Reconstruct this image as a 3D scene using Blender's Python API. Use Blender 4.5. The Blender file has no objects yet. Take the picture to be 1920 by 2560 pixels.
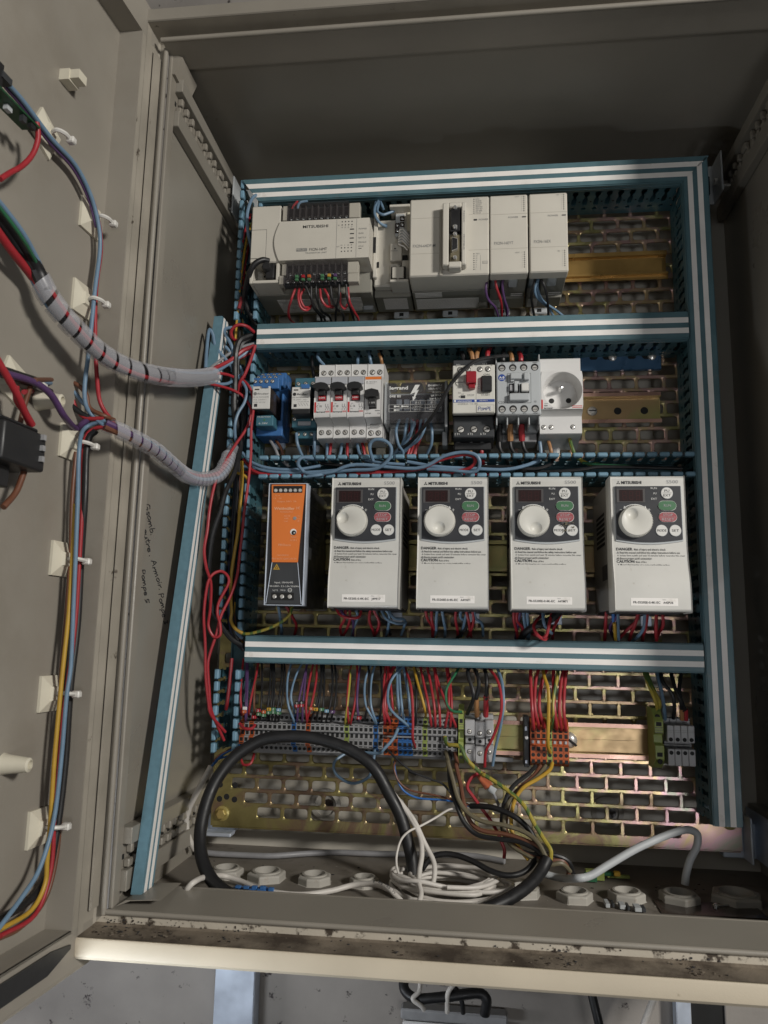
import bpy, math, random
from mathutils import Vector, Matrix
# ---------------- camera, world, lights, exposure ----------------
S = bpy.context.scene
COL = S.collection
random.seed(7)
RM = ((0.99314352, -0.00018256, -0.11690127), (0.11536572, 0.16308729, 0.97984350), (0.01888623, -0.98661163, 0.16199015))
FPX, CX, CY, DCAM = 1921.0, 960.0, 1280.0, 860.0
cam_d = bpy.data.cameras.new('camera'); cam = bpy.data.objects.new('camera', cam_d); COL.objects.link(cam)
S.camera = cam
_r = Vector((RM[0][0], RM[1][0], RM[2][0])).normalized()
_b = -Vector((RM[0][2], RM[1][2], RM[2][2])).normalized()
_u = _b.cross(_r).normalized(); _r = _u.cross(_b).normalized()
cam.matrix_world = Matrix(((_r[0], _u[0], _b[0], 0), (_r[1], _u[1], _b[1], -DCAM / 1000), (_r[2], _u[2], _b[2], 0), (0, 0, 0, 1)))
cam_d.sensor_fit = 'VERTICAL'; cam_d.sensor_height = 36; cam_d.sensor_width = 27; cam_d.lens = FPX / 2560 * 36
cam_d.clip_start = 0.02; cam_d.clip_end = 50
cam_d.dof.use_dof = True; cam_d.dof.focus_distance = 0.80; cam_d.dof.aperture_fstop = 14
W = bpy.data.worlds.new('World'); S.world = W; W.use_nodes = True
W.node_tree.nodes['Background'].inputs[0].default_value = (0.88, 0.95, 1.0, 1)
W.node_tree.nodes['Background'].inputs[1].default_value = 0.009
def area(name, loc, target, size, power, col, sy=None, spread=180):
    l = bpy.data.lights.new(name, 'AREA'); l.size = size; l.energy = power; l.color = col; l.spread = math.radians(spread)
    if sy: l.shape = 'RECTANGLE'; l.size_y = sy
    o = bpy.data.objects.new(name, l); COL.objects.link(o); o.location = loc
    o.rotation_euler = (Vector(target) - Vector(loc)).to_track_quat('-Z', 'Y').to_euler(); return o
area('room_lamp', (1.40, -1.50, 0.66), (0, 0, 0.1), 0.26, 35, (1.0, 0.965, 0.905))
area('low_window', (0.60, -2.2, -0.38), (0.05, 0, 0.0), 0.42, 5.0, (0.97, 0.98, 1.0), sy=0.30)
area('front_fill', (-0.25, -2.5, 0.50), (0, 0, 0.1), 0.8, 1.8, (0.96, 0.98, 1.0), sy=0.8)  # added soft fill from the front, no known source behind it
area('daylight_left', (-0.85, -0.36, -0.37), (-0.1, 0.05, -0.42), 0.18, 1.25, (0.93, 0.95, 1.0), sy=0.10)
area('daylight_below', (-0.37, -0.37, -0.37), (-0.30, -0.20, -0.25), 0.10, 0.85, (0.85, 0.92, 1.0), sy=0.06)
S.view_settings.view_transform = 'Standard'; S.view_settings.look = 'None'; S.view_settings.exposure = 0; S.view_settings.gamma = 1
S.render.engine = 'CYCLES'

# ---------------- materials ----------------
def _new(name):
    m = bpy.data.materials.new(name); m.use_nodes = True; nt = m.node_tree
    return m, nt, nt.nodes['Principled BSDF']
def pm(name, col, rough=0.5, metal=0.0, var=0.10, scale=60, bump=0.0, bscale=900, spec=0.5, dirt=None):
    m, nt, p = _new(name); N = nt.nodes; L = nt.links
    tc = N.new('ShaderNodeTexCoord'); nz = N.new('ShaderNodeTexNoise'); nz.inputs['Scale'].default_value = scale; nz.inputs['Detail'].default_value = 6
    L.new(tc.outputs['Object'], nz.inputs['Vector'])
    mp = N.new('ShaderNodeMapRange'); mp.inputs[1].default_value = 0.3; mp.inputs[2].default_value = 0.7; mp.inputs[3].default_value = 1 - var; mp.inputs[4].default_value = 1 + var
    L.new(nz.outputs[0], mp.inputs[0])
    mx = N.new('ShaderNodeMix'); mx.data_type = 'RGBA'; mx.blend_type = 'MULTIPLY'; mx.inputs[0].default_value = 1
    mx.inputs[6].default_value = (*col, 1); cb = N.new('ShaderNodeCombineColor')
    for i in range(3): L.new(mp.outputs[0], cb.inputs[i])
    L.new(cb.outputs[0], mx.inputs[7]); out = mx.outputs[2]
    if dirt:
        dcol, dscale, lo, hi = dirt
        n2 = N.new('ShaderNodeTexNoise'); n2.inputs['Scale'].default_value = dscale; n2.inputs['Detail'].default_value = 10; n2.inputs['Roughness'].default_value = 0.65
        L.new(tc.outputs['Object'], n2.inputs['Vector'])
        m2 = N.new('ShaderNodeMapRange'); m2.inputs[1].default_value = lo; m2.inputs[2].default_value = hi
        L.new(n2.outputs[0], m2.inputs[0])
        x2 = N.new('ShaderNodeMix'); x2.data_type = 'RGBA'; x2.inputs[7].default_value = (*dcol, 1)
        L.new(m2.outputs[0], x2.inputs[0]); L.new(out, x2.inputs[6]); out = x2.outputs[2]
    L.new(out, p.inputs['Base Color'])
    mr = N.new('ShaderNodeMapRange'); mr.inputs[1].default_value = 0.3; mr.inputs[2].default_value = 0.7; mr.inputs[3].default_value = max(0, rough - 0.08); mr.inputs[4].default_value = min(1, rough + 0.1)
    L.new(nz.outputs[0], mr.inputs[0]); L.new(mr.outputs[0], p.inputs['Roughness'])
    p.inputs['Metallic'].default_value = metal; p.inputs['Specular IOR Level'].default_value = spec
    if bump:
        n3 = N.new('ShaderNodeTexNoise'); n3.inputs['Scale'].default_value = bscale; n3.inputs['Detail'].default_value = 3
        L.new(tc.outputs['Object'], n3.inputs['Vector']); b = N.new('ShaderNodeBump'); b.inputs['Strength'].default_value = bump; b.inputs['Distance'].default_value = 0.0005
        L.new(n3.outputs[0], b.inputs['Height']); L.new(b.outputs[0], p.inputs['Normal'])
    return m
def zinc(name, rough=0.3, rail=False):
    m, nt, p = _new(name); N = nt.nodes; L = nt.links
    tc = N.new('ShaderNodeTexCoord'); mp = N.new('ShaderNodeMapping'); mp.inputs['Scale'].default_value = (5.5, 5, 7)
    L.new(tc.outputs['Object'], mp.inputs[0])
    n1 = N.new('ShaderNodeTexNoise'); n1.inputs['Scale'].default_value = 1.4 if not rail else 0.9; n1.inputs['Detail'].default_value = 7; n1.inputs['Roughness'].default_value = 0.6; n1.inputs['Distortion'].default_value = 1.2
    L.new(mp.outputs[0], n1.inputs['Vector'])
    sx = N.new('ShaderNodeSeparateXYZ'); L.new(tc.outputs['Object'], sx.inputs[0])
    ad = N.new('ShaderNodeMath'); ad.operation = 'MULTIPLY_ADD'; ad.inputs[1].default_value = 0.55; L.new(sx.outputs[0], ad.inputs[0]); L.new(n1.outputs[0], ad.inputs[2])
    cr = N.new('ShaderNodeValToRGB'); e = cr.color_ramp.elements
    cs = [(0.28, (0.24, 0.20, 0.08)), (0.40, (0.38, 0.32, 0.13)), (0.47, (0.30, 0.19, 0.14)), (0.53, (0.52, 0.48, 0.20)), (0.60, (0.62, 0.38, 0.36)), (0.66, (0.66, 0.50, 0.26)), (0.74, (0.66, 0.40, 0.44)), (0.84, (0.40, 0.48, 0.34))]
    if rail: cs = [(0.28, (0.26, 0.17, 0.055)), (0.42, (0.44, 0.32, 0.11)), (0.50, (0.36, 0.32, 0.11)), (0.60, (0.50, 0.38, 0.14)), (0.70, (0.40, 0.38, 0.14)), (0.84, (0.50, 0.34, 0.17))]
    e[0].position = cs[0][0]; e[0].color = (*cs[0][1], 1); e[1].position = cs[-1][0]; e[1].color = (*cs[-1][1], 1)
    for q, c in cs[1:-1]: k = e.new(q); k.color = (*c, 1)
    L.new(ad.outputs[0], cr.inputs[0]); L.new(cr.outputs[0], p.inputs['Base Color'])
    p.inputs['Metallic'].default_value = 0.75 if not rail else 0.45
    n2 = N.new('ShaderNodeTexNoise'); n2.inputs['Scale'].default_value = 80; n2.inputs['Detail'].default_value = 8; L.new(tc.outputs['Object'], n2.inputs['Vector'])
    mr = N.new('ShaderNodeMapRange'); mr.inputs[3].default_value = rough - 0.08; mr.inputs[4].default_value = rough + 0.14; L.new(n2.outputs[0], mr.inputs[0]); L.new(mr.outputs[0], p.inputs['Roughness'])
    return m
def clear(name, col, alpha, rough=0.2):
    m, nt, p = _new(name); N = nt.nodes; L = nt.links
    p.inputs['Base Color'].default_value = (*col, 1); p.inputs['Roughness'].default_value = rough
    tr = N.new('ShaderNodeBsdfTransparent'); mx = N.new('ShaderNodeMixShader'); mx.inputs[0].default_value = alpha
    L.new(tr.outputs[0], mx.inputs[1]); L.new(p.outputs[0], mx.inputs[2]); L.new(mx.outputs[0], N['Material Output'].inputs[0]); return m
def stripemat(name, a, b):                      # green and yellow earth wire
    m, nt, p = _new(name); N = nt.nodes; L = nt.links
    tc = N.new('ShaderNodeTexCoord'); w = N.new('ShaderNodeTexWave'); w.inputs['Scale'].default_value = 26; w.inputs['Distortion'].default_value = 9
    w.bands_direction = 'X'; L.new(tc.outputs['Object'], w.inputs['Vector']); g = N.new('ShaderNodeMath'); g.operation = 'GREATER_THAN'; g.inputs[1].default_value = 0.62; L.new(w.outputs[1], g.inputs[0])
    x = N.new('ShaderNodeMix'); x.data_type = 'RGBA'; x.inputs[6].default_value = (*a, 1); x.inputs[7].default_value = (*b, 1); L.new(g.outputs[0], x.inputs[0]); L.new(x.outputs[2], p.inputs['Base Color']); p.inputs['Roughness'].default_value = 0.45; return m
M = {}
GRIME = (0.055, 0.04, 0.028)
M['paint'] = pm('cabinet_paint', (0.268, 0.245, 0.208), 0.40, var=0.09, scale=9, bump=0.2, bscale=1300, dirt=((0.20, 0.175, 0.14), 5, 0.55, 0.85))
M['paintin'] = pm('cabinet_inner_paint', (0.255, 0.235, 0.20), 0.33, var=0.08, scale=8, bump=0.25, bscale=1300, dirt=((0.33, 0.31, 0.27), 240, 0.70, 0.76))
M['dirty'] = pm('grimy_paint', (0.50, 0.45, 0.37), 0.6, var=0.08, scale=20, bump=0.3, bscale=500, dirt=(GRIME, 48, 0.545, 0.60))
M['backpaint'] = pm('lit_back_paint', (0.48, 0.45, 0.39), 0.45, var=0.04, scale=10)  # lighter copy of the inner paint; front fill light is put into the colour
M['pinkzinc'] = pm('pinkish_passivation', (0.60, 0.36, 0.28), 0.3, metal=0.5, var=0.2, scale=24)
M['gutter'] = pm('gutter_grime', (0.20, 0.165, 0.125), 0.85, var=0.25, scale=30, bump=0.6, bscale=500, dirt=(GRIME, 22, 0.42, 0.62))
M['seam'] = pm('dirty_seam', (0.33, 0.30, 0.25), 0.6, var=0.15, scale=20, dirt=(GRIME, 50, 0.645, 0.70))
M['lip'] = pm('cream_lip_paint', (0.53, 0.46, 0.35), 0.5, var=0.07, scale=14, bump=0.2, dirt=((0.3, 0.25, 0.17), 60, 0.68, 0.76))
M['wall'] = pm('wall_plaster', (0.30, 0.275, 0.25), 0.8, var=0.22, scale=9, bump=0.5, bscale=240, dirt=((0.05, 0.04, 0.04), 60, 0.62, 0.67))
M['galv'] = pm('galvanised_steel', (0.60, 0.66, 0.76), 0.42, metal=0.4, var=0.10, scale=40)
M['zinc'] = zinc('yellow_zinc')
M['zincrail'] = zinc('rail_zinc', 0.30, rail=True)
M['brass'] = pm('gold_passivated_rail', (0.50, 0.31, 0.10), 0.32, metal=0.5, var=0.18, scale=30)
M['floorpaint'] = pm('shaded_dusty_floor_paint', (0.185, 0.165, 0.14), 0.6, var=0.12, scale=25, bump=0.3, dirt=((0.10, 0.085, 0.065), 40, 0.56, 0.72))  # inner paint darkened to stand in for floor shade, with dirt patches
M['teal'] = pm('teal_duct_plastic', (0.080, 0.155, 0.18), 0.42, var=0.10, scale=50, bump=.1, dirt=((0.14, 0.17, 0.17), 60, 0.62, 0.8))
M['tab'] = pm('blue_duct_plastic', (0.165, 0.30, 0.40), 0.42, var=0.10, scale=90)
M['tealwall'] = pm('duct_wall_plastic', (0.045, 0.115, 0.14), 0.42, var=0.08, scale=60)
M['stripe'] = pm('duct_white_stripe', (0.83, 0.80, 0.765), 0.5, var=0.05, scale=40, bump=.1, dirt=((0.55, 0.51, 0.45), 55, 0.62, 0.82))
M['looseblue'] = pm('loose_cover_blue', (0.115, 0.22, 0.275), 0.45, var=0.10, scale=160)
M['cream'] = pm('cream_plastic', (0.56, 0.53, 0.465), 0.48, var=0.035, scale=22, bump=0.1, bscale=1500, dirt=((0.42, 0.37, 0.29), 70, 0.66, 0.85))
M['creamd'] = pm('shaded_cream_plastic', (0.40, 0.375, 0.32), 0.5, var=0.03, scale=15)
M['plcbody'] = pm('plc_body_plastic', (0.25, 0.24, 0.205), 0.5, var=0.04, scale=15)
M['inv'] = pm('inverter_grey_plastic', (0.58, 0.57, 0.535), 0.42, var=0.05, scale=26, bump=0.12, bscale=1500, dirt=((0.38, 0.35, 0.29), 90, 0.64, 0.80))
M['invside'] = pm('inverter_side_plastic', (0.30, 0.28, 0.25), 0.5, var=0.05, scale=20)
M['panel'] = pm('charcoal_panel', (0.036, 0.037, 0.042), 0.45, var=0.05, spec=0.35)
M['disp'] = pm('dark_red_display', (0.022, 0.010, 0.010), 0.5, var=0.02, spec=0.2)
M['dispf'] = pm('smoked_display_frame', (0.075, 0.07, 0.07), 0.4, var=0.02)
M['seg'] = pm('unlit_digit_red', (0.04, 0.012, 0.012), 0.5, var=0.02, spec=0.2)
M['knob'] = pm('knob_cream', (0.64, 0.625, 0.57), 0.45, var=0.02)
M['btnw'] = pm('white_button', (0.66, 0.65, 0.62), 0.35, var=0.03)
M['btng'] = pm('green_button', (0.055, 0.16, 0.075), 0.4, var=0.06)
M['btnr'] = pm('red_button', (0.33, 0.075, 0.085), 0.4, var=0.1, scale=300)
M['ink'] = pm('black_ink', (0.03, 0.03, 0.032), 0.5, var=0.02)
M['inkg'] = pm('grey_ink', (0.21, 0.21, 0.205), 0.5, var=0.02)
M['inkw'] = pm('white_ink', (0.72, 0.72, 0.70), 0.5, var=0.02)
M['inkb'] = pm('blue_ink', (0.02, 0.06, 0.28), 0.5, var=0.02)
M['inkred'] = pm('red_ink', (0.50, 0.03, 0.03), 0.5, var=0.02)
M['peach'] = pm('peach_ink', (0.80, 0.42, 0.24), 0.5, var=0.02)
M['white'] = pm('white_plastic', (0.66, 0.65, 0.635), 0.4, var=0.03, scale=20)
M['grey'] = pm('light_grey_plastic', (0.43, 0.45, 0.46), 0.45, var=0.03, scale=20)
M['capgrey'] = pm('breaker_cap_grey', (0.40, 0.41, 0.44), 0.3, var=0.03)
M['black'] = pm('black_plastic', (0.018, 0.018, 0.019), 0.42, var=0.1)
M['charcoal'] = pm('charcoal_plastic', (0.040, 0.043, 0.047), 0.45, var=0.06)
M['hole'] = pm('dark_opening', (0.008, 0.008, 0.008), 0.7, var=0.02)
M['orange'] = pm('orange_plastic', (0.72, 0.19, 0.035), 0.45, var=0.05, scale=20)
M['torange'] = pm('terminal_orange', (0.42, 0.09, 0.022), 0.5, var=0.12, scale=90)
M['tgrey'] = pm('terminal_grey', (0.29, 0.29, 0.295), 0.5, var=0.10, scale=90)
M['tblue'] = pm('terminal_blue', (0.03, 0.13, 0.36), 0.45, var=0.10, scale=90)
M['tgreen'] = pm('terminal_green_yellow', (0.28, 0.34, 0.09), 0.5, var=0.10, scale=90)
M['tlight'] = pm('terminal_light_grey', (0.40, 0.40, 0.41), 0.5, var=0.05, scale=60)
M['relayblue'] = pm('relay_socket_blue', (0.045, 0.145, 0.36), 0.42, var=0.06)
M['relayteal'] = pm('relay_module_teal', (0.05, 0.15, 0.20), 0.42, var=0.06)
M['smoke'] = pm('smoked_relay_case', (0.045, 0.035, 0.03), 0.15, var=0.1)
M['redbtn'] = pm('dark_red_plastic', (0.30, 0.012, 0.022), 0.4, var=0.06)
M['leverred'] = pm('lever_red', (0.36, 0.02, 0.03), 0.4, var=0.06)
M['screw'] = pm('screw_steel', (0.66, 0.64, 0.60), 0.28, metal=0.55, var=0.1, scale=200)
M['chrome'] = pm('bright_steel', (0.8, 0.8, 0.79), 0.16, metal=0.75, var=0.05)
M['blueplate'] = pm('blue_metal_strip', (0.055, 0.13, 0.24), 0.3, metal=0.3, var=0.08)
M['clearcover'] = clear('smoked_clear_cover', (0.10, 0.10, 0.11), 0.30, 0.08)
M['clearlid'] = clear('smoked_terminal_lid', (0.08, 0.07, 0.07), 0.17, 0.15)
M['spiral'] = clear('spiral_wrap_plastic', (0.62, 0.62, 0.66), 0.27, 0.28)
M['tie'] = pm('natural_nylon', (0.64, 0.62, 0.58), 0.4, var=0.05)
M['mount'] = pm('ivory_nylon', (0.62, 0.58, 0.47), 0.45, var=0.04)
M['gland'] = pm('ivory_gland_plastic', (0.40, 0.38, 0.34), 0.5, var=0.10, scale=40, dirt=((0.28, 0.2, 0.13), 40, 0.62, 0.75))
M['pcb'] = pm('green_circuit_board', (0.012, 0.06, 0.025), 0.4, var=0.3, scale=300)
WC = {'red': (0.33, 0.022, 0.030), 'blue': (0.14, 0.225, 0.32), 'black': (0.012, 0.012, 0.013), 'brown': (0.14, 0.055, 0.03), 'violet': (0.085, 0.04, 0.12),
      'yellow': (0.45, 0.27, 0.03), 'white': (0.62, 0.585, 0.54), 'grey': (0.25, 0.25, 0.26), 'dark red': (0.22, 0.012, 0.018), 'tan': (0.36, 0.18, 0.075), 'green': (0.025, 0.13, 0.06),
      'bright blue': (0.03, 0.14, 0.42), 'olive': (0.14, 0.12, 0.075), 'navy': (0.025, 0.035, 0.10)}
for k, c in WC.items(): M['w_' + k] = pm('wire_' + k.replace(' ', '_'), c, 0.46, var=0.07, scale=120)
M['w_green and yellow'] = stripemat('earth_wire', (0.36, 0.29, 0.045), (0.09, 0.15, 0.04))

# ---------------- geometry builder (all numbers in millimetres: x right, z up, d out of the plate) ----------------
def P3(x, z, d): return Vector((x / 1000, -d / 1000, z / 1000))
def A(px, py, d):                                # where the sight line of a photo point meets the depth d
    v = (px - CX, py - CY, FPX); r = [sum(RM[i][j] * v[j] for j in range(3)) for i in range(3)]
    t = (DCAM - d) / r[1]; return (r[0] * t, r[2] * t, d)
def AX(px, py, X0, slope=0.0, d0=0.0):           # meets the plane X = X0 - slope*(d-d0)
    v = (px - CX, py - CY, FPX); r = [sum(RM[i][j] * v[j] for j in range(3)) for i in range(3)]
    t = (X0 - slope * (DCAM - d0)) / (r[0] - slope * r[1]); return (r[0] * t, r[2] * t, DCAM - t * r[1])
def AZ(px, py, Z0):
    v = (px - CX, py - CY, FPX); r = [sum(RM[i][j] * v[j] for j in range(3)) for i in range(3)]
    t = Z0 / r[2]; return (r[0] * t, Z0, DCAM - t * r[1])
_tx = {}
def text_mesh(s, bold=0.0, fw=1.0):
    k = (s, bold)
    if k not in _tx:
        c = bpy.data.curves.new('t', 'FONT'); c.body = s; c.size = 1; c.resolution_u = 2; c.offset = bold; c.space_character = 1.0
        o = bpy.data.objects.new('t', c); me = bpy.data.meshes.new_from_object(o)
        vs = [(v.co.x, v.co.y) for v in me.vertices]; fs = [tuple(p.vertices) for p in me.polygons]
        bpy.data.objects.remove(o); bpy.data.curves.remove(c); bpy.data.meshes.remove(me)
        xs = [v[0] for v in vs] or [0]; _tx[k] = (vs, fs, min(xs), max(xs))
    return _tx[k]
class MB:
    def __init__(s): s.v = []; s.f = []; s.m = []; s.mats = []
    def mi(s, m):
        if m not in s.mats: s.mats.append(m)
        return s.mats.index(m)
    def add(s, vs, fs, m):
        b = len(s.v); s.v += [P3(*v) for v in vs]; k = s.mi(m)
        for f in fs: s.f.append([b + i for i in f]); s.m.append(k)
        return s
    def box(s, x0, x1, z0, z1, d0, d1, m, ch=0.0):
        x0, x1 = min(x0, x1), max(x0, x1); z0, z1 = min(z0, z1), max(z0, z1); d0, d1 = min(d0, d1), max(d0, d1)
        if ch <= 0:
            vs = [(x, z, d) for d in (d0, d1) for z in (z0, z1) for x in (x0, x1)]
            return s.add(vs, [(0, 1, 3, 2), (4, 6, 7, 5), (0, 4, 5, 1), (2, 3, 7, 6), (0, 2, 6, 4), (1, 5, 7, 3)], m)
        ch = min(ch, (x1 - x0) * .45, (z1 - z0) * .45, (d1 - d0) * .45)
        lo = (x0, z0, d0); hi = (x1, z1, d1); vs = []; idx = {}
        for sx in (0, 1):
            for sz in (0, 1):
                for sd in (0, 1):
                    for ax in range(3):
                        c = []
                        for a, q in enumerate((sx, sz, sd)):
                            base = hi[a] if q else lo[a]
                            if a != ax: base += -ch if q else ch
                            c.append(base)
                        idx[(sx, sz, sd, ax)] = len(vs); vs.append(tuple(c))
        fs = []
        for ax in range(3):
            o = [a for a in range(3) if a != ax]
            for q in (0, 1):
                f = []
                for p, r in ((0, 0), (1, 0), (1, 1), (0, 1)):
                    k = [0, 0, 0]; k[ax] = q; k[o[0]] = p; k[o[1]] = r; f.append(idx[(*k, ax)])
                fs.append(f)
        for ax in range(3):
            o = [a for a in range(3) if a != ax]
            for p in (0, 1):
                for r in (0, 1):
                    k0 = [0, 0, 0]; k1 = [0, 0, 0]; k0[o[0]] = k1[o[0]] = p; k0[o[1]] = k1[o[1]] = r; k1[ax] = 1
                    fs.append([idx[(*k0, o[0])], idx[(*k1, o[0])], idx[(*k1, o[1])], idx[(*k0, o[1])]])
        for sx in (0, 1):
            for sz in (0, 1):
                for sd in (0, 1): fs.append([idx[(sx, sz, sd, a)] for a in range(3)])
        return s.add(vs, fs, m)
    def prism(s, poly, a0, a1, m, ax='d'):       # poly extruded along ax; poly axes: d->(x,z)  x->(d,z)  z->(x,d)
        n = len(poly); mk = {'d': lambda p, t: (p[0], p[1], t), 'x': lambda p, t: (t, p[1], p[0]), 'z': lambda p, t: (p[0], t, p[1])}[ax]
        vs = [mk(p, a0) for p in poly] + [mk(p, a1) for p in poly]
        fs = [list(range(n)), list(range(2 * n - 1, n - 1, -1))] + [[i, (i + 1) % n, n + (i + 1) % n, n + i] for i in range(n)]
        return s.add(vs, fs, m)
    def lathe(s, c, prof, m, n=20, ax='d', a0=0.0, hexa=False):      # prof [(r, t)] about centre c along ax
        vs = []; k = len(prof)
        for i in range(n):
            a = a0 + 2 * math.pi * i / n; ca, sa = math.cos(a), math.sin(a)
            for r, t in prof:
                if ax == 'd': vs.append((c[0] + r * ca, c[1] + r * sa, c[2] + t))
                elif ax == 'z': vs.append((c[0] + r * ca, c[1] + t, c[2] + r * sa))
                else: vs.append((c[0] + t, c[1] + r * ca, c[2] + r * sa))
        fs = []
        for i in range(n):
            j = (i + 1) % n
            for q in range(k - 1): fs.append([i * k + q, j * k + q, j * k + q + 1, i * k + q + 1])
        if prof[0][0] > 1e-6: fs.append([i * k for i in range(n)])
        if prof[-1][0] > 1e-6: fs.append([i * k + k - 1 for i in range(n)][::-1])
        return s.add(vs, fs, m)
    def disc(s, x, z, d, r, h, m, n=18): return s.lathe((x, z, d), [(r, 0), (r, h * .7), (r * .93, h)], m, n)
    def pill(s, x, z, d, w, h, t, m, n=8):
        r = h / 2; pts = []
        for sgn, a0 in ((1, -90), (-1, 90)):
            for i in range(n + 1):
                a = math.radians(a0 + 180 * i / n); pts.append((x + sgn * (w / 2 - r) + r * math.cos(a), z + r * math.sin(a)))
        return s.prism(pts, d, d + t, m)
    def screw(s, x, z, d, r, m='screw', ang=0.6, well=True):
        if well: s.disc(x, z, d, r, 0.15, 'hole', 14)
        s.lathe((x, z, d), [(r * .78, 0.1), (r * .78, 0.5), (r * .5, 0.8), (0, .85)], m, 12)
        ca, sa = math.cos(ang), math.sin(ang); w, l = r * .12, r * .7
        for (ux, uz) in (((ca, sa),) if m != 'cross' else ((ca, sa), (-sa, ca))):
            pts = [(x + ux * l - uz * w, z + uz * l + ux * w), (x - ux * l - uz * w, z - uz * l + ux * w), (x - ux * l + uz * w, z - uz * l - ux * w), (x + ux * l + uz * w, z + uz * l - ux * w)]
            s.prism(pts, d + 0.4, d + 1.0, 'hole')
        return s
    def text(s, t, x, z, d, h, m='ink', al='l', w=None, bold=0.0, rot=0.0, ext=0.0, axis='d'):   # h = capital height
        vs, fs, x0, x1 = text_mesh(t, bold); k = h / 0.70; kx = k
        if w: kx = w / max(1e-6, x1 - x0)
        off = {'l': x0, 'c': (x0 + x1) / 2, 'r': x1}[al]; c, q = math.cos(rot), math.sin(rot); o = []
        for (a, b) in vs:
            a = (a - off) * kx; b = (b - 0.35) * k; o.append((x + a * c - b * q, z + a * q + b * c, d))
        return s.add(o, fs, m)
    def tube(s, pts, r, m, n=8, cap=True, sub=5, radii=None):
        P = [Vector(p) for p in pts]
        if sub > 1 and len(P) > 2:
            Q = []; E = [P[0] * 2 - P[1]] + P + [P[-1] * 2 - P[-2]]
            for i in range(1, len(E) - 2):
                a, b, c, e = E[i - 1:i + 3]
                for j in range(sub):
                    t = j / sub; Q.append(0.5 * ((2 * b) + (c - a) * t + (2 * a - 5 * b + 4 * c - e) * t * t + (3 * b - a - 3 * c + e) * t ** 3))
            Q.append(P[-1]); P = Q
        T = [(P[min(i + 1, len(P) - 1)] - P[max(i - 1, 0)]).normalized() for i in range(len(P))]
        nrm = T[0].orthogonal().normalized(); vs = []
        for i, p in enumerate(P):
            nrm = (nrm - T[i] * nrm.dot(T[i])); nrm = nrm.normalized() if nrm.length > 1e-6 else T[i].orthogonal().normalized()
            bn = T[i].cross(nrm)
            for j in range(n):
                a = 2 * math.pi * j / n; vs.append(tuple(p + (nrm * math.cos(a) + bn * math.sin(a)) * r))
        fs = [[i * n + j, i * n + (j + 1) % n, (i + 1) * n + (j + 1) % n, (i + 1) * n + j] for i in range(len(P) - 1) for j in range(n)]
        if cap: fs += [list(range(n))[::-1], list(range((len(P) - 1) * n, len(P) * n))]
        return s.add(vs, fs, m)
    def build(s, name, parent=None, label=None, cat=None, group=None, kind=None, smooth=True, bevel=0.0, org=None):
        o0 = Vector((0, 0, 0))
        if parent is not None:
            q = parent
            while q is not None: o0 = o0 + q.location; q = q.parent
        elif org is not None: o0 = P3(*org)
        me = bpy.data.meshes.new(name); me.from_pydata([v - o0 for v in s.v], [], s.f)
        for k in s.mats: me.materials.append(M[k])
        me.polygons.foreach_set('material_index', s.m)
        if smooth:
            me.polygons.foreach_set('use_smooth', [True] * len(me.polygons)); me.set_sharp_from_angle(angle=math.radians(38))
        me.update(); ob = bpy.data.objects.new(name, me); COL.objects.link(ob)
        if parent is not None: ob.parent = parent
        elif org is not None: ob.location = o0
        for k, v in (('label', label), ('category', cat), ('group', group), ('kind', kind)):
            if v: ob[k] = v
        if bevel:
            b = ob.modifiers.new('bevel', 'BEVEL'); b.width = bevel / 1000; b.segments = 2; b.limit_method = 'ANGLE'; b.angle_limit = math.radians(40)
        return ob
def thing(name, label, cat, org, group=None):
    o = bpy.data.objects.new(name, None); COL.objects.link(o); o.location = P3(*org); o.empty_display_size = 0.01
    o['label'] = label; o['category'] = cat
    if group: o['group'] = group
    return o
def clone(root, delta, label):
    r = root.copy(); COL.objects.link(r); r.location = root.location + Vector((delta[0] / 1000, -delta[2] / 1000, delta[1] / 1000)); r['label'] = label
    def rec(a, b):
        for ch in list(a.children):
            if ch.name in seen: continue
            c = ch.copy(); seen.add(c.name); COL.objects.link(c); c.parent = b; rec(ch, c)
    seen = set(); rec(root, r); return r
ORD = ['first', 'second', 'third', 'fourth', 'fifth', 'sixth', 'seventh', 'eighth', 'ninth', 'tenth', 'eleventh', 'twelfth', 'thirteenth', 'fourteenth', 'fifteenth', 'sixteenth', 'seventeenth', 'eighteenth', 'nineteenth', 'twentieth']
_ties = {}
def ordn(i):
    if i < 20: return ORD[i]
    t = {2: 'twenty', 3: 'thirty', 4: 'forty'}[(i + 1) // 10]; u = (i + 1) % 10
    return (t + '-' + ORD[u - 1]) if u else {3: 'thirtieth', 4: 'fortieth'}[(i + 1) // 10]
def wire(name, col, r, path, label, group=None, cat='wire', n=8, sub=5):
    pts = [A(*p) for p in path]
    mb = MB(); mb.tube(pts, r, 'w_' + col, n, sub=sub)
    return mb.build(name, None, label, cat, group, org=pts[0])
# ---------------- the setting: wall behind the cabinet ----------------
mb = MB(); mb.box(-1500, 1500, -1200, 1500, -75, -62, 'wall'); mb.build('wall', None, kind='structure')

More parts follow.
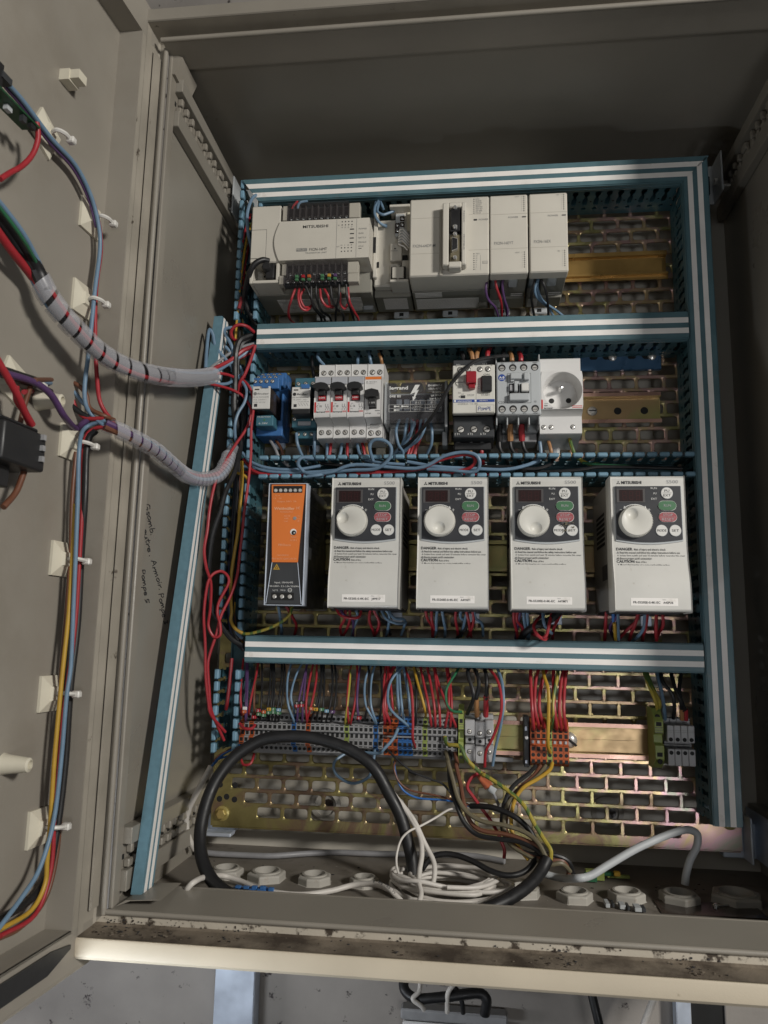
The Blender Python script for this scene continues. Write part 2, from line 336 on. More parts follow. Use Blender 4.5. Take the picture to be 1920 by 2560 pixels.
# ---------------- cabinet ----------------
XL, XR, ZF, ZC = -302, 298, -234, 571
cab = thing('electrical_cabinet', 'open beige steel electrical cabinet with grimy gutter and door swung to the left', 'cabinet', (0, ZF, -40))
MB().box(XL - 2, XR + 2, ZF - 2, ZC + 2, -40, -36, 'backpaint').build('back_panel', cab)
MB().box(XL - 2, XL, ZF, ZC, -35.9, 203, 'paintin').build('side_panel', cab)
MB().box(XR, XR + 2, ZF, ZC, -35.9, 203, 'paintin').build('side_panel', cab)
MB().box(XL, XR, ZC, ZC + 2, -35.9, 203, 'paintin').build('ceiling_panel', cab)
MB().box(XL, XR, ZF - 2, ZF, -35.9, 203, 'floorpaint').build('floor_panel', cab)
# front frame: mitred box section round the opening, bead, gutter and outer lip
def ring(mb, prof, m, ins=(0, 0, 0, 0)):
    """prof: [(inset from the opening edge, +outwards, d)]; swept round the opening as mitred strips"""
    x0, x1, z0, z1 = XL, XR, -227, 571
    for (o0, a), (o1, b) in zip(prof[:-1], prof[1:]):
        c0 = [(x0 - o0, z0 - o0), (x1 + o0, z0 - o0), (x1 + o0, z1 + o0), (x0 - o0, z1 + o0)]
        c1 = [(x0 - o1, z0 - o1), (x1 + o1, z0 - o1), (x1 + o1, z1 + o1), (x0 - o1, z1 + o1)]
        vs = [(x, z, a) for x, z in c0] + [(x, z, b) for x, z in c1]
        mb.add(vs, [(0, 1, 5, 4)], m[0]); mb.add(vs, [(i, (i + 1) % 4, 4 + (i + 1) % 4, 4 + i) for i in (1, 2, 3)], m[1])
fr = MB()
fr.box(XL + 8, XR - 8, -234, -219, 163, 166, 'paint', .8)           # inner edge of the bottom sill
fr.add([(XL, -219, 163), (XR, -219, 163), (XR, -226, 209), (XL, -226, 209)], [(0, 1, 2, 3)], 'paintin')
fr.add([(XL, 567, 192), (XR, 567, 192), (XR, 570, 226), (XL, 570, 226)], [(0, 1, 2, 3)], 'paint')
fr.box(XL, XR, 567, 572, 190, 192, 'paint')
fr.box(XL, XL + 4, -226, 570, 196, 209, 'paint', 1.0); fr.box(XR - 4, XR, -226, 570, 196, 209, 'paint', 1.0)
for sx in (XL + 4, XR - 4):                                            # corner gussets
    q = 1 if sx < 0 else -1
    fr.prism([(sx, -225), (sx + q * 14, -219.5), (sx + q * 40, -217.6), (sx + q * 36, -217.4), (sx + q * 10, -219)], 160, 206, 'paint')
    fr.prism([(sx, 571), (sx, 548), (sx + q * 3, 548), (sx + q * 10, 566)], 168, 208, 'paint')
fr.tube([(XL - 1, -226.5, 213.0), (XR + 1, -226.5, 213.0)], 2.3, 'paint', 10, sub=1)
fr.build('frame_sill', cab)
g = MB()
for (a, b) in (((XL - 1, -228, 214), (XL - 1, 571, 214)), ((XR + 1, -228, 214), (XR + 1, 571, 214)), ((XL - 1, 571, 226), (XR + 1, 571, 226))):
    g.tube([a, b], 2.4, 'paint', 10, sub=1)
g.build('frame_bead', cab)
gt = MB(); ring(gt, [(1.5, 214), (2.5, 212), (8, 211.5)], ('dirty', 'seam')); ring(gt, [(8, 211.5), (9.5, 214), (10.6, 237)], ('gutter', 'seam'))
gt.build('rain_gutter', cab)
MB().box(XL - 8, XL - 6, -222, 560, 205, 226, 'seam').box(XL - 16, XL - 9, -228, 575, 208, 213, 'seam', 1).build('hinge_seam', cab)
lp = MB()
lp.prism([(234.5, -238.3), (237.5, -238.3), (238.6, -240), (238.2, -252), (236, -254.5), (60, -254.5), (60, -252.8), (234, -252)], XL - 18, XR + 20, 'lip', 'x')
lp.add([(XL - 18, -238.3, 237.4), (XL - 18, -254.3, 236.4), (XL - 27, -251.5, 236.2), (XL - 30, -248, 236.4)], [(0, 1, 2, 3)], 'lip')
lp.build('bottom_lip', cab)
lp = MB()
lp.box(XL - 18, XR + 20, 582, 596, 234, 238, 'paint', 1); lp.box(XR + 10, XR + 18, -240, 584, 234, 238, 'paint', 1)
lp.box(XL - 18, XR + 20, -252.9, -251, -40, 60, 'paint')
lp.build('outer_flange', cab)
# perforated mounting rails on the side walls
def side_rail(z, sx, d0=-30, d1=196):
    q = 1 if sx < 0 else -1; mb = MB()
    mb.box(sx + q * .2, sx + q * 11, z + 12, z + 26, d0, d1, 'paintin', .6)         # upper flange
    mb.box(sx + q * .2, sx + q * 9, z - 26, z - 9, d0, d1, 'paintin', .6)
    mb.box(sx + q * .2, sx + q * 2.5, z - 9, z + 12, d0, d1, 'paint')
    k = 0; d = d0 + 14
    while d < d1 - 8:                                                  # slotted teeth
        w = 9 if k % 4 else 20
        mb.box(sx + q * 2.5, sx + q * 8, z - 8, z - 1, d, d + w, 'paint', 1.0); mb.box(sx + q * 2.5, sx + q * 8, z + 3, z + 11, d, d + w * .6, 'paint', 1.0)
        mb.box(sx + q * 2.4, sx + q * 3.2, z - 1, z + 3, d + w, d + w + 5, 'hole'); d += w + 6; k += 1
    return mb
side_rail(526, XL).build('side_rail', cab); side_rail(526, XR).build('side_rail', cab)
side_rail(-190, XL).build('side_rail', cab); side_rail(-190, XR).build('side_rail', cab)
# fixing brackets at the plate corners
def bracket(x, z, q):
    mb = MB(); mb.box(x, x + q * 22, z - 26, z + 22, 2.2, 4.2, 'grey', .5); mb.box(x - q * 1, x + q * 1, z - 26, z + 22, 2, 34, 'grey', .5)
    mb.box(x - q * 9, x - q * 1, z - 22, z - 19, 20, 34, 'chrome', .8); mb.box(x + q * 8, x + q * 11, z - 20, z + 2, 4.2, 16, 'hole', .5)
    mb.lathe((x + q * 4, z - 6, 18), [(4, 0), (4, 3), (2, 4)], 'screw', 6, 'x'); return mb
bracket(-290, 528, 1).build('plate_bracket', cab); bracket(276, 528, -1).build('plate_bracket', cab)
mb = MB(); mb.box(-300, -262, -214, -196, -30, -8, 'galv', 1); mb.box(-300, -262, -216, -212, -8, 8, 'galv', 1); mb.build('plate_bracket', cab)
mb = MB(); mb.box(252, 292, -214, -180, -20, -4, 'galv', 1); mb.box(272, 274, -214, -170, -20, 20, 'galv', .6); mb.box(284, 286, -214, -168, -30, 34, 'galv', .6); mb.build('plate_bracket', cab)
# rear cable holes with rubber ring seen through the plate
for (px, py) in ((815, 2010), (1518, 2030)):
    c = A(px, py, -35.5); mb = MB(); mb.lathe(c, [(17, 0), (17, 3), (12, 4), (12, 0.5)], 'gland', 28); mb.disc(c[0], c[1], c[2], 12, .4, 'hole', 24); mb.disc(c[0] + 3, c[1], c[2] + .5, 6, 4, 'smoke', 12)
    mb.build('rear_grommet', cab)
# handwriting on the left side wall (pen strokes)
pen = MB()
GL = {'a': (.62, [[(.5, .55), (.15, .55), (.05, .2), (.3, .02), (.5, .3), (.52, .55), (.55, .05)]]), 's': (.5, [[(.45, .5), (.2, .58), (.15, .38), (.42, .22), (.3, 0), (.05, .08)]]), 'o': (.6, [[(.3, .56), (.06, .35), (.2, .03), (.48, .15), (.5, .45), (.3, .56)]]),
      'm': (.9, [[(.05, 0), (.1, .5), (.1, .3), (.3, .56), (.38, .05), (.42, .4), (.62, .56), (.72, .03)]]), 'n': (.62, [[(.05, 0), (.1, .52), (.12, .3), (.35, .56), (.48, .02)]]), 'e': (.52, [[(.06, .28), (.45, .34), (.3, .56), (.06, .35), (.2, 0), (.48, .1)]]), 'u': (.6, [[(.08, .54), (.1, .1), (.35, .05), (.45, .54), (.52, .02)]]),
      't': (.45, [[(.2, .95), (.18, .1), (.38, .02)], [(0, .6), (.42, .66)]]), 'r': (.45, [[(.06, 0), (.1, .52), (.12, .32), (.42, .56)]]), 'i': (.28, [[(.1, .5), (.14, .02)], [(.12, .76), (.14, .8)]]), 'p': (.58, [[(.1, .5), (.02, -.4)], [(.08, .45), (.4, .56), (.45, .2), (.06, .06)]]), 'b': (.56, [[(.12, 1), (.08, .04), (.45, .1), (.4, .5), (.1, .42)]]),
      'A': (.8, [[(0, 0), (.35, 1), (.62, 0)], [(.12, .4), (.55, .42)]]), 'P': (.68, [[(.1, 0), (.14, 1), (.55, .85), (.45, .5), (.12, .48)]]), 'G': (.75, [[(.6, .85), (.2, .95), (.05, .4), (.3, .0), (.6, .2), (.58, .45), (.3, .42)]]), 'x': (.5, [[(.05, .5), (.45, 0)], [(.42, .55), (.02, .02)]]), '3': (.6, [[(.1, .85), (.5, .85), (.25, .5), (.55, .25), (.1, .02)]]), '5': (.6, [[(.55, .9), (.15, .88), (.14, .5), (.5, .4), (.1, .02)]]), '.': (.3, [[(.1, .0), (.16, .06)]]), ' ': (.4, [])}
def scrawl(txt, p0, p1, h, sc=2.592, oy=853, r=.45):
    tot = sum(GL[c][0] for c in txt); ux, uy = (p1[0] - p0[0]) / tot, (p1[1] - p0[1]) / tot; L_ = math.hypot(p1[0] - p0[0], p1[1] - p0[1]); vx, vy = (p1[1] - p0[1]) / L_ * h, -(p1[0] - p0[0]) / L_ * h; x = 0
    for c in txt:
        w, ls = GL[c]; jy = random.uniform(-.08, .08)
        for l in ls: pen.tube([AX((p0[0] + ux * (x + a * 1.05) + vx * (b + jy)) / sc, oy + (p0[1] + uy * (x + a * 1.05) + vy * (b + jy)) / sc, XL + .3) for a, b in l], r, 'ink', 5, sub=3)
        x += w
for a_ in (('Gsomb.', (938, 1058), (980, 1262), 32), ('neutre', (918, 1182), (962, 1368), 30), ('.', (966, 1384), (970, 1398), 30), ('Armoir.', (978, 1424), (1034, 1616), 30), ('Pompe 3', (1026, 1636), (1064, 1836), 30), ('x', (900, 1386), (908, 1416), 26), ('Pompe 5', (912, 1480), (944, 1700), 28), ('in', (886, 1590), (892, 1680), 24)): scrawl(*a_)
pen.build('handwriting', cab)
# door, swung open about 95 degrees
DS, DX0, DD0 = .08, -336, 245
def DW(off, z, t): return (DX0 + off - DS * t, z, DD0 + t)          # t: distance towards the room
def dquad(mb, a, b, c, d, m): return mb.add([DW(*a), DW(*b), DW(*c), DW(*d)], [(0, 1, 2, 3)], m)
def dbox(mb, o0, o1, z0, z1, t0, t1, m):
    vs = [DW(o, z, t) for t in (t0, t1) for z in (z0, z1) for o in (o0, o1)]
    return mb.add(vs, [(0, 1, 3, 2), (4, 6, 7, 5), (0, 4, 5, 1), (2, 3, 7, 6), (0, 2, 6, 4), (1, 5, 7, 3)], m)
dr = MB(); dbox(dr, -2, 0, -262, 610, -34, 560, 'paint')
dbox(dr, 0, 22.5, -231, 566, -1.6, 0, 'paint')                         # hinge-side return, faces the room
dbox(dr, 18, 22.5, -231, 566, -28, -1.7, 'seam')
dbox(dr, 0, 22.5, -233, -231, .1, 560, 'paint'); dbox(dr, 21, 22.5, -262, -231, -30, 560, 'paint'); dbox(dr, 0, 22.5, -264, -262.2, -30, 560, 'paint')
dbox(dr, 0, 22.5, 566.1, 568, -20, 560, 'paint'); dbox(dr, 21, 22.5, 568, 600, -30, 560, 'paint')
door = dr.build('door', cab)
sl = MB(); vs_ = [DW(o, z, t) for o in (22.6, 24.2) for (z, t) in ((-243, 2), (-240, 2), (-236.5, 26), (-236.5, 555), (-254, 555), (-252, 30))]; sl.add(vs_, [(0, 1, 2, 5), (5, 2, 3, 4), (6, 11, 8, 7), (11, 10, 9, 8), (0, 6, 7, 1), (1, 7, 8, 2), (2, 8, 9, 3), (4, 10, 11, 5), (5, 11, 6, 0)], 'black'); sl.build('door_seal', door)

# ---------------- perforated mounting plate ----------------
pl = thing('mounting_plate', 'perforated yellow zinc mounting plate with rows of rounded slots inside the cabinet', 'mounting plate', (0, -207, 0))
mb = MB(); hx, hz, rr = 13.0, 5.5, 3.0
def slotpts(cx, cz, ex=0.0):
    o = []
    for (sx, sz, a0) in ((1, 1, 0), (-1, 1, 90), (-1, -1, 180), (1, -1, 270)):
        for i in range(4):
            a = math.radians(a0 + 30 * i); o.append((cx + sx * (hx + ex - rr) + rr * math.cos(a), cz + sz * (hz + ex - rr) + rr * math.sin(a)))
    return o
PX0, PX1 = -286, 268
for k in range(-10, 39):
    zc = -40.5 + 15 * k; z0, z1 = zc - 7.5, zc + 7.5; base = 137 if k % 2 == 0 else 122
    xs = [base + 30 * n for n in range(-14, 5)]; xs = [x for x in xs if x - 15 >= PX0 + 3 and x + 15 <= PX1 - 3]
    if k == -10: xs = [x for x in xs if x > -225 and x < 205]
    if k in (-9, -8): xs = [x for x in xs if x > -255]
    mb.add([(PX0, z0, 0), (xs[0] - 15, z0, 0), (xs[0] - 15, z1, 0), (PX0, z1, 0)], [(0, 1, 2, 3)], 'zinc')
    mb.add([(xs[-1] + 15, z0, 0), (PX1, z0, 0), (PX1, z1, 0), (xs[-1] + 15, z1, 0)], [(0, 1, 2, 3)], 'zinc')
    for x in xs:
        a = slotpts(x, zc, .55); b = slotpts(x, zc, 0); vs = [(x + 15, z1, 0), (x - 15, z1, 0), (x - 15, z0, 0), (x + 15, z0, 0)]
        vs += [(p[0], p[1], 0) for p in a] + [(p[0], p[1], -.55) for p in b] + [(p[0], p[1], -2.2) for p in b]
        fs = []
        for c in range(4):
            g0 = 4 + c * 4; fs.append([c, g0 + 1, g0] if False else [c] + [g0 + i for i in (3, 2, 1, 0)])
            nx = 4 + ((c + 1) % 4) * 4; fs.append([c, g0 + 3, nx, (c + 1) % 4])
        n = 16
        for i in range(n):
            j = (i + 1) % n; fs.append([4 + i, 4 + j, 20 + j, 20 + i]); fs.append([20 + i, 20 + j, 36 + j, 36 + i])
        mb.add(vs, fs, 'zinc')
mb.box(PX0, PX1, -206, -198, -2.4, 0, 'zinc'); mb.box(PX0, PX1, -208, -206, -16, -.2, 'zinc', .5); mb.box(PX0 - 1.6, PX0, -206, 537, -14, 0, 'zinc'); mb.box(PX1, PX1 + 1.6, -206, 537, -14, 0, 'zinc')
for x in (-279, -262): mb.disc(x, -163, 0, 3.2, .15, 'hole'); mb.disc(x, -178, 0, 3.2, .15, 'hole')
for k in range(-9, 36, 2): mb.disc(-258 if k > 4 else -271, -40.5 + 15 * k, 0, 3.2, .12, 'hole', 14)
mb.build('perforated_sheet', pl)
mb = MB()
for (x, z) in ((-275, -193), (258, -178)): mb.lathe((x, z, 0), [(8, 0), (8, 1.5), (6, 2.2)], 'zincrail', 20); mb.lathe((x, z, 2), [(5.5, 0), (5.5, 4), (4.6, 4.8)], 'zincrail', 6)
mb.build('corner_bolt', pl)

# ---------------- rails ----------------
def rail(x0, x1, z, d, label, m='zincrail'):
    """top-hat profile, 35 mm"""
    t = thing('mounting_rail', label, 'mounting rail', (x0, z, d), 'metal rails across the mounting plate')
    pr = [(d + 7.5, z + 17.5), (d + 7.5, z + 12.6), (d + 1, z + 12.6), (d + 1, z - 12.6), (d + 7.5, z - 12.6), (d + 7.5, z - 17.5), (d + 6.5, z - 17.5), (d + 6.5, z - 13.6), (d, z - 13.6), (d, z + 13.6), (d + 6.5, z + 13.6), (d + 6.5, z + 17.5)]
    mb = MB(); mb.prism(pr, x0, x1, m, 'x'); mb.build('rail_profile', t, bevel=.3); return t
rail(-248, 219, 428, .3, 'brass coloured top-hat rail behind the top row of cream controller modules', 'brass')
tr = rail(-248, 206, 259, .3, 'scratched greenish rail under the breakers and the wall socket'); tr2 = rail(-236, 215, -100, 14, 'iridescent rail carrying the long row of terminal blocks')
tr3 = rail(-240, 219, 92, .3, 'dark rail behind the four grey inverters and the orange power supply')
mb = MB(); mb.box(-130, 219, 415, 417.5, 7.9, 12, 'brass', .3); mb.box(95, 214, 417, 437, 1.5, 7.2, 'brass', .6); mb.build('inner_strip', bpy.data.objects['mounting_rail'])
mb = MB()
for i, x in enumerate((132, 160, 189)): mb.disc(x, 257, 1.4, 4.2, .15, 'hole')
mb.lathe((132, 257, 1.6), [(5.6, 0), (5.2, 1.6), (3, 3)], 'screw', 20); mb.box(128, 136, 256.4, 257.6, 4.4, 4.8, 'hole'); mb.build('rail_screw', tr)
mb = MB(); mb.lathe((98, -101, 15.5), [(8.2, 0), (8, 1.6), (6, 4), (3, 5), (0, 5.3)], 'screw', 24); mb.prism([(90.5, -97), (92, -95), (105.5, -105), (104, -107)], 19.2, 20.9, 'hole'); mb.build('rail_screw', tr2)
mb = MB(); mb.box(15, 165, -100.6, -99.6, 15.2, 16.4, 'zincrail'); mb.build('centre_rib', tr2)
for q_, x0_, x1_, zc_m, d_ in ((tr, -248, 206, 259, .3), (tr2, -236, 215, -100, 14)):
    for sg in (1, -1): MB().box(x0_, x1_, zc_m + sg * 13.4, zc_m + sg * 17.4, d_ + 7.52, d_ + 7.8, 'pinkzinc').build('rail_lip', q_)
bp = thing('fixing_strip', 'blue painted metal strip with two round screws below the upper middle duct at right', 'metal strip', (130, 312, 2))
mb = MB(); mb.box(112, 208, 303, 331, 2, 8, 'blueplate', .6)
for x in (134, 176): mb.pill(x, 318, 8, 9, 5, .15, 'hole')
mb.build('strip', bp); mb = MB()
for x in (155, 198): mb.pill(x - 3, 319, 8, 16, 8, .15, 'hole'); mb.lathe((x, 318, 8.1), [(4.6, 0), (4.2, 1.8), (2, 2.8), (0, 3)], 'screw', 18)
mb.build('strip_screw', bp)

# ---------------- cable ducts ----------------
def duct(axis, u0, u1, v0, v1, label, cover=True, mit=(0, 0), lips=False, wallA=True, wallB=True, gaps=None, D=60, phase=0.0, stripe=True, m='tealwall'):
    """axis 'x' runs horizontally (u = x, v = z), 'z' runs vertically (u = z, v = x)"""
    def pt(u, v): return (u, v) if axis == 'x' else (v, u)
    def bx(mb, ua, ub, va, vb, da, db, mt, ch=0):
        (x0, z0), (x1, z1) = pt(ua, va), pt(ub, vb); mb.box(x0, x1, z0, z1, da, db, mt, ch)
    T = thing('cable_duct', label, 'cable duct', (*pt(u0, v0), .5), 'slotted plastic cable ducts on the mounting plate')
    mb = MB(); bx(mb, u0, u1, v0, v1, .6, 2, m); mb.build('duct_base', T)
    for side, on in ((v0, wallA), (v1, wallB)):
        if not on: continue
        q = 1 if side == v0 else -1; mb = MB(); bx(mb, u0, u1, side, side + q * 1.3, 2, 8, m)
        a = u0 + phase
        while a < u1 - 3:
            b = a + 12.5; c = (a + b) / 2; pr = [(a + .2, 8), (b - .2, 8), (b - .2, 11)]
            pr += [(b - 2.6, 12), (b - 2.6, 15), (b - .2, 16), (b - .2, 21), (b - 2.8, 22.5), (b - 2.8, 32), (b - 1.6, 35), (b - 1.4, 38), (b - 3.1, 41), (b - 3.1, 46), (b - 1.1, 49), (b - 1.1, D - .6)]
            pr += [(a + 1.1, D - .6), (a + 1.1, 49), (a + 3.1, 46), (a + 3.1, 41), (a + 1.4, 38), (a + 1.6, 35), (a + 2.8, 32), (a + 2.8, 22.5), (a + .2, 21), (a + .2, 16), (a + 2.6, 15), (a + 2.6, 12), (a + .2, 11)]
            skip = gaps and any(g0 < c < g1 for g0, g1 in gaps)
            if not skip:
                if axis == 'x': mb.prism([(p[0], p[1]) for p in pr], side, side + q * 1.3, m, 'z')
                if axis == 'x': pass
                else: mb.prism([(p[1], p[0]) for p in pr], side, side + q * 1.3, m, 'x')
                if lips: bx(mb, a + 1.15, b - 1.15, side - q * .4, side + q * 4.4, D - 8, D, 'tab', 1.1)
                bx(mb, c - 1, c + 1, side + q * .0, side - q * .25, 27, 29, 'hole')
            a = b
        mb.build('slotted_wall', T)
    if cover:
        mb = MB(); f = lambda u, v: u; w = v1 - v0
        for (fa, fb, mt, h) in ((0, .17, 'teal', 0), (.17, .38, 'stripe', .25), (.38, .58, 'teal', 0), (.58, .79, 'stripe', .25), (.79, 1, 'teal', 0)):
            va, vb = v0 - .6 + fa * (w + 1.2), v0 - .6 + fb * (w + 1.2)
            def end(v, e): return (u0 if e == 0 else u1) + (mit[e] * (v - v0))
            pts = [pt(end(va, 0), va), pt(end(va, 1), va), pt(end(vb, 1), vb), pt(end(vb, 0), vb)]
            mb.prism(pts, D + .2, D + 2.2 + h, mt)
        for vv, q in ((v0 - .6, -1), (v1 + .6, 1)):
            a = min(end(vv, 0), end(vv, 1)); e0, e1 = end(vv, 0), end(vv, 1)
            bx(mb, e0, e1, vv, vv + q * 1.2, D - 9, D + 1.4, 'teal', .4)
            bx(mb, e0, e1, vv + q * 1.2, vv + q * 1.7, D - 5, D - 3.6, 'teal')
        mb.build('striped_cover', T)
    return T
duct('x', -249, 226.5, 498, 524.5, 'topmost striped teal cable duct above the cream controller modules', mit=(-.75, 1.0))
duct('x', -243, 224, 318.5, 345.5, 'upper middle striped teal cable duct between the controllers and the breakers')
duct('x', -239.5, 223.5, -26, -1.2, 'lower striped teal cable duct between the inverters and the terminal blocks')
duct('x', -236, 222, 170, 195, 'open coverless duct full of blue and red wires between breakers and inverters', cover=False, lips=True)
duct('z', -170, 498, 226.5, 250.5, 'tall striped teal cable duct along the right edge of the plate', mit=(0, 1.08))
duct('z', -122, 522, -272, -245.5, 'tall open duct without cover along the left edge, crammed with wires', cover=False, lips=True, gaps=[(318, 347), (166, 196), (-30, 0)])
# loose cover leaning in the left corner
lc = thing('loose_duct_cover', 'loose blue duct cover with two white stripes leaning against the left side wall', 'duct cover', A(350, 2236, 190))
b0, b1 = Vector(A(353, 2238, 192)), Vector(A(556, 790, 70)); ax = (b1 - b0)
mb = MB()
def lcp(s, fx, fd): return tuple(b0 + ax * s + Vector((fx, 0, fd)))
sec = [(-9, 0), (8.6, -15)]                       # cover face seen edge-on: side flange then striped face
def band(f0, f1, m, h=0.0):
    nx, nd = 1, 0
    def q(f): return (0, -25 * f)
    a, b = q(f0), q(f1); vs = []
    for s in (0, 1):
        for (p, k) in ((a, 0), (b, 0), (b, 1), (a, 1)): vs.append(lcp(s, p[0] + (h if k else -1.4) * nx, p[1] + (h if k else -1.4) * nd))
    mb.add(vs, [(0, 1, 2, 3), (7, 6, 5, 4), (0, 4, 5, 1), (1, 5, 6, 2), (2, 6, 7, 3), (3, 7, 4, 0)], m)
for f0, f1, m_, h in ((0, .2, 'looseblue', 0), (.2, .42, 'stripe', .3), (.42, .6, 'looseblue', 0), (.6, .82, 'stripe', .3), (.82, 1, 'looseblue', 0)): band(f0, f1, m_, h)
vs = [lcp(s, *p) for s in (0, 1) for p in ((-.2, .2), (-9.5, 0), (-9.5, -1.6), (-.2, -1.4))]
mb.add(vs, [(0, 1, 2, 3), (7, 6, 5, 4), (0, 4, 5, 1), (1, 5, 6, 2), (2, 6, 7, 3), (3, 7, 4, 0)], 'looseblue')
mb.build('cover_strip', lc)
# ---------------- top row: controller modules ----------------
TOPG = 'cream controller modules clipped on the top rail'
def vents(mb, x0, x1, z, d0, d1, n, m='cream'):
    for i in range(n):
        d = d0 + (d1 - d0) * i / max(1, n - 1); mb.box(x0, x1, z - .45, z, d, d + 1.2, 'stripe')
def clip(T, x, z=380, d=9):
    mb = MB(); mb.box(x - 9, x + 9, z - 9, z - 1, d, d + 3, 'grey', 1.2); mb.box(x - 2.5, x + 2.5, z - 7, z - 3, d + 3, d + 3.2, 'hole'); mb.build('rail_clip', T)
def leds(mb, x, z, d, n, step, w=1.5, h=.9, dx=0):
    for i in range(n): mb.pill(x + dx * i, z - step * i, d, w, h, .15, 'ink', 4)
# wide controller
T = thing('programmable_controller', 'wide cream controller with two rows of screw terminals, leftmost of the top row', 'controller', (-180, 380, 8), TOPG)
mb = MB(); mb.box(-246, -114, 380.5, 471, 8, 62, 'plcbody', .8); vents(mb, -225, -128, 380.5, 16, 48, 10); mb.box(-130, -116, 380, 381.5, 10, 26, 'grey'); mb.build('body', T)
mb = MB(); mb.box(-245.5, -212.3, 404, 471.5, 62.1, 94, 'cream', 1.2)
mb.box(-245.5, -242, 381, 404, 62.1, 92, 'cream', .6); mb.box(-242, -213, 381, 384.5, 62.1, 92, 'cream', .5); mb.box(-216, -212.6, 384, 404, 62.1, 92, 'cream', .6); mb.box(-242, -216, 384.5, 403.9, 62.1, 72, 'cream')
mb.disc(-234, 398, 72.1, 3.4, .6, 'creamd'); mb.disc(-234, 398, 72.7, 1.2, .2, 'hole'); mb.box(-240, -237, 388, 393, 72.1, 72.3, 'ink'); mb.build('left_housing', T)
mb = MB(); arc = [(-212.3 - 6 * math.sin(math.pi * i / 14), 404.5 + 46 * i / 14) for i in range(15)]
mb.prism([(-113, 404.5), (-113, 450.5)] + [(x - .0, z) for x, z in arc[::-1]], 62.1, 96, 'cream')
for x in (-149, -127): mb.box(x - .15, x + .15, 405, 450, 96, 96.15, 'inkg')
mb.text('MITSUBISHI', -186.5, 443, 96.2, 3.3, 'ink', w=28, bold=.012); mb.box(-193, -181, 414.2, 417.8, 96, 96.2, 'inkg'); mb.text('MELSEC', -192.5, 416, 96.4, 2.1, 'cream', w=11); mb.text('FX2N-16MT', -178.5, 416, 96.2, 3.2, 'ink', w=19.5)
mb.text('TRANSISTOR UNIT', -183, 412, 96.2, 1.6, 'inkg', w=24)
for r_ in (447, 443.2): leds(mb, -143, r_, 96, 4, 0, 1.4, 1.4, 3.6)
for r_ in (416.4, 412.4): leds(mb, -143, r_, 96, 4, 0, 1.4, 1.4, 3.6)
mb.text('IN', -147.5, 443, 96.2, 1.2, 'inkg'); mb.text('0 1 2 3', -144, 419.5, 96.2, 1.3, 'inkg', w=12.5); mb.text('4 5 6 7', -144, 440.4, 96.2, 1.2, 'inkg', w=12.5); mb.text('OUT', -148.8, 418, 96.2, 1.2, 'inkg')
for i, s_ in enumerate(('POWER', 'RUN', 'BATT.V', 'PROG.E')): mb.pill(-132, 437.8 - 5.2 * i, 96, 4.6, 1.2, .2, 'ink'); mb.text(s_, -124.5, 437.8 - 5.2 * i, 96.2, 1.8, 'inkg')
mb.text('CPU.E', -124.5, 417.5, 96.2, 1.5, 'inkg'); mb.box(-124.5, -121, 414.6, 415.2, 96, 96.15, 'ink'); mb.build('front_cover', T, bevel=.7)
mb = MB(); mb.box(-244.5, -228, 409, 442.5, 94.05, 94.5, 'cream', .2)
for a_, b_, c_, e_ in ((-244.7, -228, 442.5, 442.9), (-244.7, -228, 408.6, 409), (-244.9, -244.5, 408.6, 442.9), (-228, -227.6, 408.6, 442.9)): mb.box(a_, b_, c_, e_, 94.05, 94.3, 'ink')
mb.build('label_plate', T)
def termrow(T, x0, x1, z0, z1, d, n, zs, marks=True):
    mb = MB(); mb.box(x0, x1, z0, z1, d - 14, d - 8, 'charcoal'); mb.box(x0 - 5, x0 - .2, z0, z1, d - 12, d - 2, 'creamd', .5); mb.box(x1 + .2, x1 + 12, z0, z1, d - 12, d - 2, 'creamd', .5)
    p = (x1 - x0) / n
    for i in range(n + 1): mb.box(x0 + p * i - .35, x0 + p * i + .35, z0, z1, d - 8, d - 2.5, 'dispf')
    mb.build('terminal_strip', T)
    for i in range(n): s = MB(); s.screw(x0 + p * (i + .5), zs, d - 8, 2.6, 'chrome', .5 + i); s.build('terminal_screw', T)
termrow(T, -205, -136, 451.5, 469, 98, 10, 456.5)
termrow(T, -205, -137, 390, 403.5, 92, 10, 393.6)
termrow(T, -207, -136, 378.5, 388.5, 95, 10, 383.6)
MB().box(-204, -136, 452, 471, 97, 98.2, 'clearlid').build('clear_lid', T)
MB().box(-206, -137, 389, 404, 92, 93.2, 'clearlid').build('clear_lid', T)
MB().box(-208, -135, 377.5, 386.5, 96, 97, 'clearlid').build('clear_lid', T)
clip(T, -178); mb = MB(); mb.box(-128, -117, 376, 388, 24, 27, 'grey', .8); mb.disc(-122, 382.5, 27, 2, .4, 'screw'); mb.build('foot', T)
mb = MB(); cols = {-190.5: 'btng', -183.5: 'redbtn', -177: 'torange', -162.5: 'btng', -155: 'w_yellow', -148.5: 'w_violet'}
for x, c in cols.items(): mb.box(x - 1.7, x + 1.7, 385, 389.6, 95, 99, 'black', .6); mb.box(x - 1.9, x + 1.9, 381.5, 385, 97, 101, c, .6); mb.box(x - 1.9, x + 1.9, 378.4, 381.2, 97, 100.6, 'btng', .6)
mb.build('wire_markers', T)
